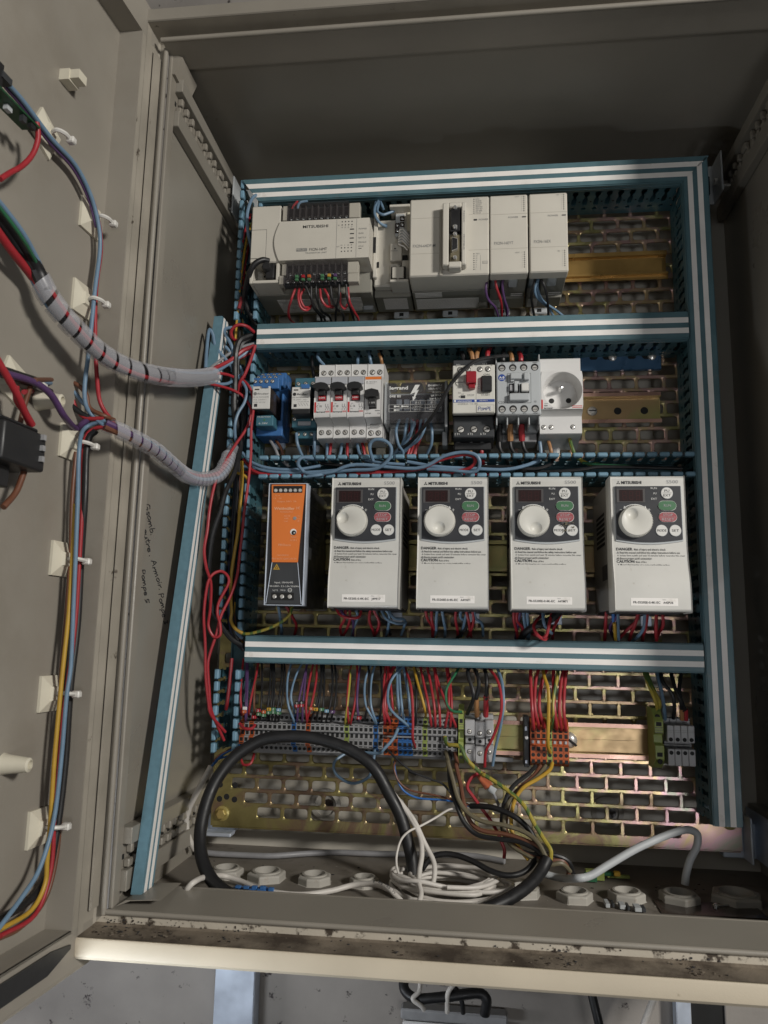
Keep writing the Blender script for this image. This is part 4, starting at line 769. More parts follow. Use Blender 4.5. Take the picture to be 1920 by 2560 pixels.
# wall socket
T = thing('rail_socket', 'white modular wall socket with round earth-pin well, rightmost in the middle row', 'power socket', (91, 217, 8))
mb = MB(); SP = [(8, 304), (45, 304), (46, 303), (46, 286), (61, 284.5), (62, 283.5), (62, 241.6), (60.5, 240.6), (51, 237.6), (50.3, 236.6), (50.3, 218.8), (49, 217.8), (30, 217.6), (8, 211)]
n = 40; cx_, cz_, R1, R2 = 92.6, 262.6, 20.6, 20.2
mb.prism([(8, 304), (45, 304), (46, 303), (46, 284.6), (8, 284.6)], 70.8, 113.9, 'white', 'x'); mb.prism([(8, 241.5), (60.5, 240.9), (51, 237.6), (50.3, 236.6), (50.3, 218.8), (49, 217.8), (30, 217.6), (8, 211)], 69.5, 113.5, 'white', 'x')
sq = []
for i in range(n):
    a = 2 * math.pi * i / n; ca, sa = math.cos(a), math.sin(a); k = min(22.1 / max(1e-6, abs(ca)), 21.3 / max(1e-6, abs(sa))); sq.append((cx_ - .7 + k * ca, 262.8 + k * sa))
vs = [(x, z, 8) for x, z in sq] + [(x, z, 60.5) for x, z in sq] + [(cx_ - .7 + (x - cx_ + .7) * .97, 262.8 + (z - 262.8) * .97, 62) for x, z in sq]
vs += [(cx_ + R1 * math.cos(2 * math.pi * i / n), cz_ + R1 * math.sin(2 * math.pi * i / n), 62) for i in range(n)] + [(cx_ + (R1 - .6) * math.cos(2 * math.pi * i / n), cz_ + (R1 - .6) * math.sin(2 * math.pi * i / n), 61.2) for i in range(n)] + [(cx_ + 18.4 * math.cos(2 * math.pi * i / n), cz_ + 18.4 * math.sin(2 * math.pi * i / n), 38) for i in range(n)]
fs = []
for r_ in range(5):
    for i in range(n): j = (i + 1) % n; fs.append([r_ * n + i, r_ * n + j, (r_ + 1) * n + j, (r_ + 1) * n + i])
fs.append([5 * n + i for i in range(n)]); mb.add(vs, fs, 'white'); mb.build('housing', T)
mb = MB(); mb.lathe((92.5, 269, 38), [(2.3, 0), (2.3, 13), (1.6, 15.5), (0, 16)], 'chrome', 16); mb.build('earth_pin', T)
for x in (83.4, 101.6): s = MB(); s.disc(x, 258.5, 38, 2.9, .3, 'hole', 18); s.build('pin_hole', T)
mb = MB(); mb.box(70.4, 72, 242.5, 252.5, 62, 62.2, 'inkred'); mb.text('16A', 73.5, 246, 62.3, 1.6, 'ink', bold=.02); mb.text('legrand', 73.2, 243.3, 62.3, 1.5, 'ink', w=8.6, bold=.03); mb.box(73.5, 77.5, 248.2, 248.5, 62, 62.2, 'ink')
for z in (243.2, 244.8): mb.box(102.5, 112.6, z, z + .7, 62, 62.2, 'inkred')
mb.build('printed_marking', T)
for x in (73.4, 81.3, 104): s = MB(); s.screw(x, 225.6, 50.3, 2.7, 'screw', .5); s.build('terminal_screw', T)
mb = MB(); mb.box(84, 94, 203, 214, 8, 13, 'white', 1); mb.box(87, 91, 205, 212, 13, 13.3, 'tlight'); mb.build('rail_clip', T)

# ---------------- inverter row ----------------
T = thing('power_supply', 'slim black power supply with a tapering orange front and slotted screws', 'power supply', (-187, 31, 8))
mb = MB(); mb.box(-205.6, -167.6, 30.4, 152, 8, 114, 'black', .6)
for i in range(9): mb.box(-167.6, -167.4, 134 - 6 * i, 137 - 6 * i, 46, 92, 'panel')
mb.box(-167.6, -167.3, 78, 90, 84, 108, 'tgrey'); mb.build('case', T)
mb = MB()
for x0, x1 in ((-206.6, -205.7), (-168.1, -166.9)): mb.box(x0, x1, 30, 152.4, 100, 116, 'galv', .2)
mb.box(-205.6, -168.2, 30, 30.6, 100, 116, 'galv'); mb.box(-205.6, -168.2, 151.8, 152.4, 100, 116, 'galv'); mb.build('edge_trim', T)
mb = MB(); mb.prism([(-203.6, 151), (-169, 151), (-174, 72.5), (-200, 72.5)], 114.1, 116.2, 'orange'); mb.build('orange_front', T)
mb = MB(); mb.prism([(-200, 72.3), (-174, 72.3), (-169, 31.5), (-204.6, 31.5)], 114.1, 115.4, 'charcoal')
for a_, b_ in (((-200, 72.3), (-204.6, 31.5)), ((-174, 72.3), (-169, 31.5))): mb.tube([(a_[0], a_[1], 115.6), (b_[0], b_[1], 115.6)], .35, 'galv', 6, sub=1)
mb.box(-199.5, -176.5, 35, 42.5, 115.4, 115.7, 'hole')
for x in (-196, -188.4, -180.6): mb.lathe((x, 38.6, 115.7), [(2.1, 0), (2.0, .6), (1.2, .9)], 'screw', 16)
mb.prism([(-198.6, 65.2), (-191.8, 65.2), (-195.2, 71)], 115.4, 115.6, 'w_yellow'); mb.prism([(-197, 66.2), (-193.4, 66.2), (-195.2, 69.3)], 115.6, 115.7, 'ink'); mb.prism([(-196.2, 66.6), (-194.2, 66.6), (-195.2, 68.4)], 115.7, 115.8, 'w_yellow')
mb.text('Input: 1N+N+PE', -196.5, 52.5, 115.7, 1.8, 'inkw', w=18.5); mb.text('100-240V~ 2.5-1.5A 50/60Hz', -202, 48.8, 115.7, 1.6, 'inkw', w=30.5); mb.text('L(+)', -198, 45, 115.7, 1.5, 'inkw', w=5); mb.text('N(-)', -190, 45, 115.7, 1.5, 'inkw', w=4.5); mb.lathe((-180.8, 45, 115.4), [(2, 0), (2, .3), (1.6, .3), (1.6, 0)], 'inkw', 16); mb.box(-182, -179.6, 44.8, 45.2, 115.4, 115.7, 'inkw'); mb.build('black_front', T)
mb = MB(); mb.box(-201.6, -171.7, 142.6, 149.6, 116.2, 116.5, 'hole')
for i in range(6): mb.lathe((-199 + 5 * i, 145, 116.5), [(1.9, 0), (1.8, .6), (1, .8)], 'screw', 16); a = .7 + .3 * (i % 3); x = -199 + 5 * i; mb.prism([(x - 1.3, 144.4), (x - 1, 144.2), (x + 1.3, 145.6), (x + 1, 145.8)], 117.1, 117.4, 'inkw')
mb.build('output_terminals', T)
mb = MB(); mb.text('DC OK', -199.5, 139.8, 116.4, 1.1, 'peach', w=5); mb.text('-  +  -  -', -190, 140.2, 116.4, 1.2, 'peach', w=16); mb.text('13   14', -201, 137, 116.4, 1.4, 'peach', w=8); mb.text('Output: 24V\u2393 5A', -197.3, 133.8, 116.4, 1.7, 'peach', w=20) if False else mb.text('Output: 24V=  5A', -197.3, 133.8, 116.4, 1.7, 'peach', w=20)
mb.text('Weidm\u00fcller', -200, 126.6, 116.4, 2.7, 'peach', w=21, bold=.03); mb.text('POWERSUPPLY', -193.5, 123, 116.4, 1.2, 'peach', w=13); mb.text('3\u20ac', -177.6, 127, 116.4, 2.4, 'peach', w=4)
for i, s_ in enumerate(('DC OK', '>90%', 'Load')): mb.text(s_, -189.2, 119 - 2.6 * i, 116.4, 1.4, 'peach'); mb.text(('On', 'On', 'Off')[i], -173.6, 119 - 2.6 * i, 116.4, 1.3, 'peach', al='r')
mb.disc(-178.4, 116.6, 116.2, 1.8, .5, 'tgrey'); mb.lathe((-179.4, 102.8, 116.2), [(3.2, 0), (3.2, .25), (2, .3)], 'stripe', 20); mb.disc(-178.8, 102, 116.5, 2.3, .4, 'hole'); mb.disc(-178.2, 101.8, 116.9, .9, .3, 'screw')
mb.text('Adjust', -178.8, 97.8, 116.4, 1.5, 'peach', al='c'); mb.text('22-28 V', -178.8, 94.6, 116.4, 1.5, 'peach', al='c'); mb.text('PROeco', -194, 89.8, 116.4, 2.2, 'peach', w=12.5); mb.text('1469490000', -195, 79.5, 116.4, 1.4, 'peach', w=12); mb.text('PRO ECO 120W 24V 5A', -200, 76, 116.4, 1.6, 'peach', w=25); mb.build('front_lettering', T)

def inverter(x0, lab, dim, model, serial, lx):
    zt = 155.7; T = thing('inverter', lab, 'frequency inverter', (x0 + 34, 28.5, 8), 'grey frequency inverters in a row')
    X = lambda v: x0 + v
    Zz = lambda v: zt - v
    mb = MB(); mb.box(X(1.2), X(66.8), Zz(125), Zz(1), 8, 100, 'invside', 1)
    for i in range(7): mb.box(X(66.8), X(67), Zz(30 + 5 * i), Zz(27 + 5 * i), 30, 80, 'hole'); mb.box(X(1), X(1.2), Zz(30 + 5 * i), Zz(27 + 5 * i), 30, 80, 'hole')
    mb.box(X(1), X(1.2), Zz(95), Zz(80), 60, 90, 'panel'); mb.box(X(2), X(66), Zz(128), Zz(125), 20, 98, 'panel'); mb.box(X(48), X(60), Zz(138), Zz(122), 2, 5, 'galv', .6); mb.build('case', T)
    pr = [(100.1, Zz(.6)), (101, Zz(0)), (124, Zz(0)), (125.2, Zz(1)), (125.2, Zz(62)), (125.6, Zz(72)), (127, Zz(84)), (129.6, Zz(93)), (131.4, Zz(101)), (132, Zz(108)), (132, Zz(126)), (130.8, Zz(127)), (101, Zz(127)), (100.1, Zz(126.4))]
    mb = MB(); mb.prism(pr, X(0), X(68), 'inv', 'x'); fc = mb.build('front_cover', T, bevel=1.1)
    mb = MB(); low = [(X(4.2 + 59.4 * i / 12), Zz(60.4 + 2.6 * math.sin(math.pi * i / 12))) for i in range(13)]
    rim = [(X(3.6), Zz(9.6)), (X(64.4), Zz(9.6))] + [(X(3.6 + 60.8 * i / 12), Zz(61.8 + 3.2 * math.sin(math.pi * i / 12))) for i in range(12, -1, -1)]
    mb.prism(rim, 125.1, 126.4, 'grey'); mb.prism([(X(4.2), Zz(10)), (X(63.4), Zz(10))] + low[::-1], 126.4, 127.6, 'panel')
    mb.text('RUN', X(42), Zz(12), 127.8, 1.8, 'inkw', al='r', w=5.6); mb.text('PU', X(41.6), Zz(17), 127.8, 1.8, 'inkw', al='r'); mb.text('EXT', X(41.8), Zz(22.1), 127.8, 1.8, 'inkw', al='r', w=5.2)
    for i in range(16):
        a = math.radians(125 - 4.4 * i); b = math.radians(125 - 4.4 * (i + 1)); mb.prism([(X(21.3) + 15.8 * math.cos(a), Zz(43.6) + 15.8 * math.sin(a)), (X(21.3) + 16.4 * math.cos(a), Zz(43.6) + 16.4 * math.sin(a)), (X(21.3) + 16.4 * math.cos(b), Zz(43.6) + 16.4 * math.sin(b)), (X(21.3) + 15.8 * math.cos(b), Zz(43.6) + 15.8 * math.sin(b))], 127.6, 127.8, 'inkw')
    mb.prism([(X(32), Zz(31.5)), (X(29.2), Zz(31)), (X(31), Zz(28.8))], 127.6, 127.8, 'inkw'); mb.prism([(X(11), Zz(31.5)), (X(13.6), Zz(31)), (X(11.8), Zz(28.8))], 127.6, 127.8, 'inkw')
    mb.box(X(33), X(35.6), Zz(32.7), Zz(32.4), 127.6, 127.8, 'inkw'); mb.box(X(34.1), X(34.5), Zz(33.9), Zz(31.3), 127.6, 127.8, 'inkw'); mb.box(X(7.6), X(10), Zz(32.7), Zz(32.4), 127.6, 127.8, 'inkw'); pn = mb.build('control_panel', T)
    mb = MB(); mb.box(X(5), X(31), Zz(25.6), Zz(12.4), 127.6, 128, 'dispf', .2); mb.box(X(7.5), X(29), Zz(24.6), Zz(13.4), 128, 128.2, 'disp')
    for k in range(3):
        sx = X(10.4 + 6.2 * k)
        for (a_, b_, c_, e_) in ((0, 3.6, 0, .6), (0, 3.6, 3.7, 4.3), (0, 3.6, 7.4, 8), (0, .6, .8, 3.5), (3, 3.6, .8, 3.5), (0, .6, 4.5, 7.2), (3, 3.6, 4.5, 7.2)): mb.box(sx + a_, sx + b_, Zz(15 + c_), Zz(15 + e_), 128.2, 128.3, 'seg')
    mb.build('display', T)
    mb = MB(); kx, kz = X(21.3), Zz(43.8); mb.lathe((kx, kz, 127.6), [(15.2, 0), (15.2, 1), (14.4, 6.5), (13.6, 7.8), (13.58, 3)], 'knob', 44)
    for i in range(60): a = 2 * math.pi * i / 60; mb.box(kx + 14.7 * math.cos(a) - .25, kx + 14.7 * math.cos(a) + .25, kz + 14.7 * math.sin(a) - .25, kz + 14.7 * math.sin(a) + .25, 129, 134, 'knob')
    # knob top with a spherical finger dimple
    n = 36; cx0, cz0 = kx + dim[0], kz + dim[1]; rd = 5.5; vs = []
    for i in range(n): a = 2 * math.pi * i / n; vs.append((kx + 13.6 * math.cos(a), kz + 13.6 * math.sin(a), 135.4))
    for rr_, dd in ((rd + .5, 0), (rd, -.35), (rd * .8, -1.5), (rd * .5, -2.5), (rd * .2, -3)):
        for i in range(n): a = 2 * math.pi * i / n; vs.append((cx0 + rr_ * math.cos(a), cz0 + rr_ * math.sin(a), 135.4 + dd))
    fs = [[r_ * n + i, r_ * n + (i + 1) % n, (r_ + 1) * n + (i + 1) % n, (r_ + 1) * n + i] for r_ in range(5) for i in range(n)] + [[5 * n + i for i in range(n)]]
    mb.add(vs, fs, 'knob'); mb.build('knob', T)
    def button(name, x, z, w, h, m, lines, ink):
        mb = MB(); mb.pill(X(x), Zz(z), 127.6, w + .7, h + .7, .3, 'inkw' if m != 'btnw' else 'grey', 12); mb.pill(X(x), Zz(z), 127.9, w, h, .7, m, 12)
        if len(lines) == 1: mb.text(lines[0], X(x), Zz(z), 128.8, 2.3, ink, al='c', w=min(w - 1.6, 2.1 * len(lines[0])))
        else:
            mb.text(lines[0], X(x), Zz(z - 2.1), 128.8, 2.3, ink, al='c', w=min(w - 2.6, 2.2 * len(lines[0]))); mb.text(lines[1], X(x), Zz(z + 2.2), 128.8, 2.3, ink, al='c', w=min(w - 2.2, 2.2 * len(lines[1]))); mb.box(X(x - w / 2 + 1.2), X(x + w / 2 - 1.2), Zz(z + .12), Zz(z - .12), 128.6, 128.8, ink)
        mb.build(name, T)
    button('mode_selector_button', 50.8, 16.8, 10.4, 10.4, 'btnw', ('PU', 'EXT'), 'ink'); button('run_button', 50.7, 28.7, 16, 8.6, 'btng', ('RUN',), 'tlight'); button('stop_button', 50.8, 39.6, 16, 8.6, 'btnr', ('STOP', 'RESET'), 'tlight')
    button('mode_button', 44.8, 52.2, 10.2, 10.2, 'btnw', ('MODE',), 'ink'); button('set_button', 57, 52.2, 10.2, 10.2, 'btnw', ('SET',), 'ink')
    mb = MB()
    for k in range(3):                                                  # three-diamond emblem
        a = math.radians(90 + 120 * k); ux, uz = math.cos(a), math.sin(a); l, w = 2.1, .62; cx1, cz1 = X(7.4), Zz(6.4)
        mb.prism([(cx1, cz1), (cx1 + ux * l / 2 - uz * w, cz1 + uz * l / 2 + ux * w), (cx1 + ux * l, cz1 + uz * l), (cx1 + ux * l / 2 + uz * w, cz1 + uz * l / 2 - ux * w)], 125.2, 125.4, 'ink')
    mb.text('MITSUBISHI', X(10.2), Zz(6), 125.5, 2.7, 'ink', w=18.5, bold=.03); mb.text('S500', X(62), Zz(5.4), 125.5, 3.3, 'tgrey', al='r', w=10.5)
    mb.build('printed_marking', T); mb = MB(); mb.text('DANGER', X(3.6), Zz(69.4), 125.8, 2.5, 'ink', w=14.8, bold=.025); mb.text(': Risk of injury and electric shock', X(18.8), Zz(69.7), 125.8, 1.85, 'ink', w=29.5, bold=.012)
    rows = [(72.7, 'Read the manual and follow the safety instructions before use', 54), (75.5, 'Isolate from supply and wait 10 minutes before removing this cover', 58.5), (78.2, 'Ensure proper earth connection', 28.5), (84.3, 'Mount the inverter on a non-combustible surface', 44)]
    for r_, s_, w in rows:
        d = 126.1 if r_ < 76 else 127.2; mb.text(s_, X(6.8), Zz(r_), d, 1.85, 'ink', w=w, bold=.012); mb.prism([(X(3.9), Zz(r_ + .9)), (X(6.2), Zz(r_ + .9)), (X(5.05), Zz(r_ - 1.1))], d - .2, d - .02, 'inkg')
    mb.text('CAUTION', X(3.6), Zz(81.1), 127.0, 2.5, 'ink', w=16, bold=.025); mb.text(': Risk of fire', X(20, ), Zz(81.5), 127.0, 1.75, 'ink', w=10.5); mb.build('printed_warning', T)
    mb = MB(); mb.box(X(lx), X(lx + 41.5), Zz(122), Zz(115), 132, 132.25, 'stripe'); mb.text(model, X(lx + 2), Zz(119), 132.4, 2.0, 'ink', w=24 if len(model) > 15 else 22.5, bold=.02); mb.text(serial, X(lx + 28.5), Zz(119), 132.4, 2.0, 'ink', w=8.8, bold=.02); mb.text('SERIAL', X(lx + 28), Zz(116.4), 132.4, .8, 'inkg'); mb.build('serial_label', T)
    return T
inverter(-139.6, 'grey inverter beside the orange power supply, knob dimple pointing left', (-8.2, 2.4), 'FR-S520S-0.4K-EC', 'J49917', 13.8)
inverter(-54.6, 'grey inverter second from the left with clean buttons, knob dimple pointing down', (0, -6.8), 'FR-S520SE-0.4K-EC', 'A4YN71', 13.2)
inverter(34.2, 'grey inverter third from the left with brown smear over its buttons', (1.8, -7.2), 'FR-S520SE-0.4K-EC', 'A4YM71', 13.8)
inverter(127.9, 'rightmost grey inverter with scuffed buttons, knob dimple at upper left', (-4.2, 6.2), 'FR-S520SE-0.4K-EC', 'A42PU6', 14.2)
sm = MB(); random.seed(3)
for i in range(26): x = 34.2 + 52 + random.gauss(0, 3.2); z = 155.7 - 46 + random.gauss(0, 1.6); sm.pill(x, z, 129.0 + .01 * i, random.uniform(.6, 2.6), random.uniform(.3, .7), .12, 'w_olive', 4)
for i in range(14): x = 34.2 + 51 + random.gauss(0, 2.4); z = 155.7 - 52.6 + random.gauss(0, .8); sm.pill(x, z, 129.0 + .01 * i, random.uniform(.6, 1.8), random.uniform(.3, .8), .12, 'w_olive', 4)
sm.build('brown_smear', bpy.data.objects['inverter.002'])
# ---------------- terminal blocks ----------------
TBG = 'terminal blocks in the long row on the bottom rail'
cn = {'tgrey': 'grey', 'torange': 'orange', 'tblue': 'blue', 'tgreen': 'green and yellow'}
def tmesh(w, m, zc, h=38, d1=48):
    mb = MB(); hh = h / 2
    mb.prism([(21, zc + hh), (d1 - 10, zc + hh), (d1 - 8, zc + hh - 6), (d1, zc + hh - 7.5), (d1, zc + 3.4), (d1 - 4, zc + 3), (d1 - 4, zc - 3), (d1, zc - 3.4), (d1, zc - hh + 7.5), (d1 - 8, zc - hh + 6), (d1 - 10, zc - hh), (21, zc - hh)], 0, w - .22, m, 'x')
    for s in (1, -1):
        mb.box(.8, w - 1.1, zc + s * 5, zc + s * 8.6, d1, d1 + .15, 'hole'); mb.disc(w / 2 - .1, zc + s * (hh - 3.4), d1 - 9.2, w * .33, 1.4, 'hole', 10)
        mb.box(.3, w - .5, zc + s * 4.2, zc + s * 4.7, d1 - .3, d1 + .5, m); mb.box(.3, w - .5, zc + s * 9, zc + s * 9.5, d1 - .3, d1 + .5, m); mb.box(.7, w - 1, zc + s * 10, zc + s * 10.9, d1, d1 + .12, 'hole')
    mb.box(.9, w - 1.2, zc - 2.2, zc + 2, d1 - 4, d1 - 3.85, 'hole'); return mb
row = {0: 'torange', 2: 'torange', 11: 'tblue', 14: 'torange', 22: 'tgreen', 28: 'tblue', 30: 'torange', 31: 'torange', 32: 'torange', 33: 'tblue', 34: 'tblue', 35: 'tblue', 38: 'tgreen'}
proto = {}
for i in range(45):
    m = row.get(i, 'tgrey'); x = -245.5 + 5.07 * i; lab = '%s terminal block, %s slice from the left in the long row' % (cn[m], ordn(i))
    if m not in proto:
        proto[m] = tmesh(5.07, m, -100.5).build('terminal_block', None, lab, 'terminal block', TBG, org=(0, -100.5, 21)); proto[m].location.x = x / 1000
    else:
        o = proto[m].copy(); COL.objects.link(o); o.location.x = x / 1000; o['label'] = lab
mb = MB(); mb.box(-247.2, -245.8, -122, -79, 15, 40, 'tgrey', .5); mb.build('end_plate', None, 'thin grey end plate closing the long terminal row at its left end', 'end plate', org=(-246, -120, 15))
mb = MB(); mb.box(-246, 40, -124.5, -120.2, 15, 22, 'tgrey', .5); mb.build('base_strip', None, 'grey plastic foot strip under the long terminal row', 'foot strip', org=(-100, -122, 15))
mb = MB(); mb.box(-94, -60, -100.6, -98.8, 46, 47.6, 'chrome', .3); mb.build('jumper_bar', None, 'bright metal jumper bar across the orange and blue terminals', 'jumper bar', org=(-78, -100, 46))
def pe(x, z, h, w, lab, grp=None):
    T = thing('earth_terminal', lab, 'earth terminal', (x, z - h / 2, 20), grp); mb = MB()
    mb.prism([(20, z + h / 2), (40, z + h / 2), (52, z + h / 2 - 12), (52, z + 6), (46, z + 4), (46, z - 4), (52, z - 6), (52, z - h / 2 + 10), (38, z - h / 2), (20, z - h / 2)], x - w / 2, x + w / 2, 'tgreen', 'x'); mb.build('body', T, bevel=.4)
    mb = MB()
    for q in (1, -1): mb.box(x - w * .3, x + w * .3, z + q * (h * .25) - 2, z + q * (h * .25) + 2, 52, 52.2, 'hole'); mb.disc(x, z + q * (h * .25 + 7) * .98, 52 - (0 if q < 0 else 5), w * .3, 1, 'hole', 14)
    for k in range(3): mb.box(x - w * .45, x + w * .45, z + 6 + 2.4 * k, z + 6.6 + 2.4 * k, 52, 52.3, 'w_olive')
    mb.build('terminal_openings', T)
pe(-13.4, -96, 58, 5.4, 'tall green and yellow earth terminal left of the big light grey terminals')
pe(180.5, -93, 58, 8.5, 'large green and yellow earth terminal at the right end of the rail')
# big light grey terminals
for i, (x, dz) in enumerate(((-9.8, 0), (.6, -1.5), (10.6, 0))):
    T = thing('screw_terminal', ['large light grey screw terminal, left one of three', 'large light grey screw terminal in the middle of three', 'large light grey screw terminal, right one of three'][i], 'screw terminal', (x + 5, -120, 20), 'large light grey screw terminals')
    w = 10.1 if i != 2 else 8.6; mb = MB(); mb.box(x, x + w, -121 + dz, -76 + dz, 20, 36, 'tlight', .6); mb.box(x, x + w, -96 + dz, -80 + dz, 36, 52, 'tlight', .8); mb.box(x, x + w, -121 + dz, -104.5 + dz, 36, 52, 'tlight', .8); mb.box(x + .6, x + w - .6, -104 + dz, -96.6 + dz, 36, 45, 'tlight', .6); mb.disc(x + w / 2, -100.3 + dz, 45, 1.7, .2, 'hole')
    if i == 1:
        mb.box(x + 2, x + 4, -80, -73, 40, 46, 'tlight', .4); mb.box(x + 6, x + 8, -80, -73, 40, 46, 'tlight', .4)
    mb.build('body', T)
    for z in (-91.5, -111): s = MB(); s.screw(x + w / 2 - .3, z + dz, 52, 2.5, 'screw', .4 + i); s.build('terminal_screw', T)
# orange group at right
OG = 'orange terminal blocks in the right group'
for i in range(7):
    m = 'tgreen' if i == 3 else 'torange'; x = 56 + 5.45 * i
    mb = MB(); zc = -101
    mb.prism([(20, -78), (38, -78), (47, -84), (47, -97), (43, -98), (43, -103), (47, -104), (47, -119), (40, -124), (20, -124)], 0, 5.2, m, 'x')
    for z in (-88.6, -94.2, -106.6, -118.8): mb.box(.9, 4.2, z - 2, z + 2, 47, 47.15, 'hole') if z not in (-118.8,) else mb.box(.9, 4.2, z - 1.9, z + 1.9, 47, 47.15, 'hole')
    mb.disc(2.55, -112.6, 47, 1.9, .2, 'hole', 12); mb.box(1.3, 3.8, -102, -99, 43, 44.4, 'tlight', .3) if i != 3 else None
    for z in (-91.4, -109.5, -115.8): mb.box(.2, 4.9, z - .25, z + .25, 47, 47.7, m)
    mb.build('terminal_block', None, ('%s orange terminal block from the left in the right-hand group' % ORD[i if i < 3 else i - 1]) if i != 3 else 'green and yellow terminal block in the middle of the orange group', 'terminal block', OG, org=(0, -101, 20)).location.x = x / 1000
mb = MB(); mb.box(50, 55.4, -126, -76, 20, 40, 'charcoal', .6); mb.box(51, 53, -90, -86, 40, 42, 'galv'); mb.box(51, 53, -122, -119, 40, 42, 'galv'); mb.disc(52.6, -97, 40, 1.8, 1, 'screw'); mb.build('end_bracket', None, 'grey end bracket left of the orange terminal group', 'end bracket', org=(51, -126, 20))
# four light terminals far right
for i in range(4):
    x = 188.8 + 6.55 * i; mb = MB(); mb.box(x, x + 6.3, -120, -74, 20, 34, 'tlight', .5); mb.box(x, x + 6.3, -96, -79.5, 34, 50, 'tlight', .6); mb.box(x, x + 6.3, -118, -102, 34, 50, 'tlight', .6)
    mb.disc(x + 3.1, -93, 50, 2.0, .2, 'hole', 14); mb.disc(x + 3.1, -105.6, 50, 2.0, .2, 'hole', 14); mb.box(x, x + 6.3, -96.4, -101.6, 30, 36, 'tgrey')
    for k in range(2): mb.box(x + .2, x + 6.1, -84.5 - 1.6 * k, -84.2 - 1.6 * k, 50, 50.15, 'inkg')
    mb.build('terminal_block', None, '%s light grey terminal block from the left beside the far right earth terminal' % ORD[i], 'terminal block', 'light grey terminal blocks at the far right', org=(x, -120, 20))
mb = MB(); mb.tube([(186, -99.4, 40), (214, -99.6, 40)], .5, 'chrome', 6, sub=1); mb.build('jumper_wire', None, 'bright jumper bar lying across the four far right terminals', 'jumper bar', org=(186, -99, 40))

# ---------------- wires ----------------
random.seed(11)
def J(a): return random.uniform(-a, a)
def run(grp, where, items, r=1.25, cat='wire'):
    """items: (colour, [(px,py,d)...]) listed from left to right"""
    cnt = {}
    for col, path in items:
        k = cnt.get(col, 0); cnt[col] = k + 1; tot = sum(1 for c, _ in items if c == col)
        who = ('only %s wire' % col) if tot == 1 else '%s %s wire from the left' % (ordn(k), col)
        rr = r
        wire('wire', col, rr, path, '%s %s' % (who, where), grp, cat)
def z6(x, y): return 500 + x / 3.318, 1580 + y / 3.318
def z7(x, y): return 960 + x / 3.318, 1580 + y / 3.318
def down(x0, x1, bow=0.0, y1=740, z=z6, y0=236, d0=30, d1=41, dd=58):
    a = z(x0, y0 - 14); b = z(x0 + (x1 - x0) * .25 + bow, y0 + (y1 - y0) * .3); c = z(x0 + (x1 - x0) * .7 + bow, y0 + (y1 - y0) * .68); e = z(x1, y1)
    return [(a[0], a[1], d0), (b[0], b[1], (d0 + dd) / 2), (c[0], c[1], dd), (e[0], e[1] - 8, dd - 4), (e[0], e[1], d1)]
run('wires from the lower duct into the left terminals', 'dropping into the left part of the terminal row', [
    ('red', down(362, 345, -14, 690)), ('violet', down(385, 378, 0, 750)), ('violet', down(395, 384, 2, 740)), ('red', down(490, 405, -6, 690)), ('brown', down(478, 450, -10, 700)),
    ('black', down(512, 500, 6, 740)), ('black', down(590, 552, 4, 735)), ('black', down(600, 575, 12, 730)), ('black', down(612, 598, 10, 740)), ('black', down(680, 625, 10, 742)), ('black', down(700, 655, 10, 745)),
    ('blue', down(768, 775, -44, 755)), ('blue', down(868, 780, -52, 670)), ('violet', down(900, 805, -16, 745)), ('violet', down(890, 848, -6, 748)),
    ('red', down(950, 885, -24, 755)), ('red', down(968, 890, 16, 745)), ('black', down(1000, 925, 24, 745)), ('black', down(1010, 968, 10, 740)), ('black', down(1025, 1010, 10, 740)), ('black', down(1085, 1050, 24, 745)), ('black', down(1110, 1090, 26, 745)),
    ('green and yellow', down(1248, 1205, 6, 765)), ('red', down(1262, 1232, -20, 765)), ('red', down(1300, 1252, 16, 770)), ('violet', down(1340, 1315, -20, 740)), ('black', down(1390, 1370, 20, 735)),
    ('blue', down(1445, 1450, -74, 768)), ('blue', down(1470, 1460, -46, 770)), ('black', down(1490, 1490, 16, 745)), ('red', down(1550, 1530, -18, 770)), ('red', down(1640, 1572, -70, 770)), ('red', down(1560, 1600, 4, 690))], 1.2)
run('wires from the lower duct into the middle terminals', 'dropping into the middle of the terminal row', [
    ('red', down(30, 10, 10, 760, z7)), ('red', down(120, 45, -60, 765, z7)), ('blue', down(115, 130, -10, 690, z7)), ('blue', down(128, 165, -8, 760, z7)), ('blue', down(225, 195, -160, 800, z7, dd=70)), ('blue', down(150, 215, 10, 690, z7)),
    ('red', [(*z7(170, 290), 30), (*z7(215, 420), 56), (*z7(235, 560), 66), (*z7(240, 760), 68), (*z7(238, 880), 66), (*z7(262, 965), 45)]), ('black', down(250, 262, 10, 780, z7)), ('yellow', down(235, 345, 4, 700, z7)),
    ('red', down(290, 390, 10, 790, z7)), ('red', down(345, 425, 16, 790, z7)), ('red', down(405, 465, 10, 790, z7)), ('red', down(410, 590, -10, 795, z7)), ('red', down(500, 510, 30, 795, z7)), ('red', down(515, 550, 22, 792, z7)),
    ('green', [(*z7(640, 270), 30), (*z7(590, 350), 50), (*z7(520, 470), 62), (*z7(520, 590), 64), (*z7(570, 655), 60), (*z7(640, 662), 48)])], 1.35)
run('thick black wires into the large grey terminals', 'running down to the large light grey terminals', [
    ('black', [(*z7(720, 262), 32), (*z7(695, 340), 52), (*z7(735, 480), 60), (*z7(740, 560), 58), (*z7(690, 680), 42)]), ('black', [(*z7(725, 262), 32), (*z7(780, 370), 56), (*z7(785, 470), 60), (*z7(765, 560), 56), (*z7(770, 600), 52)]), ('black', [(*z7(825, 262), 32), (*z7(850, 380), 52), (*z7(850, 530), 55), (*z7(845, 560), 54)])], 2.0)
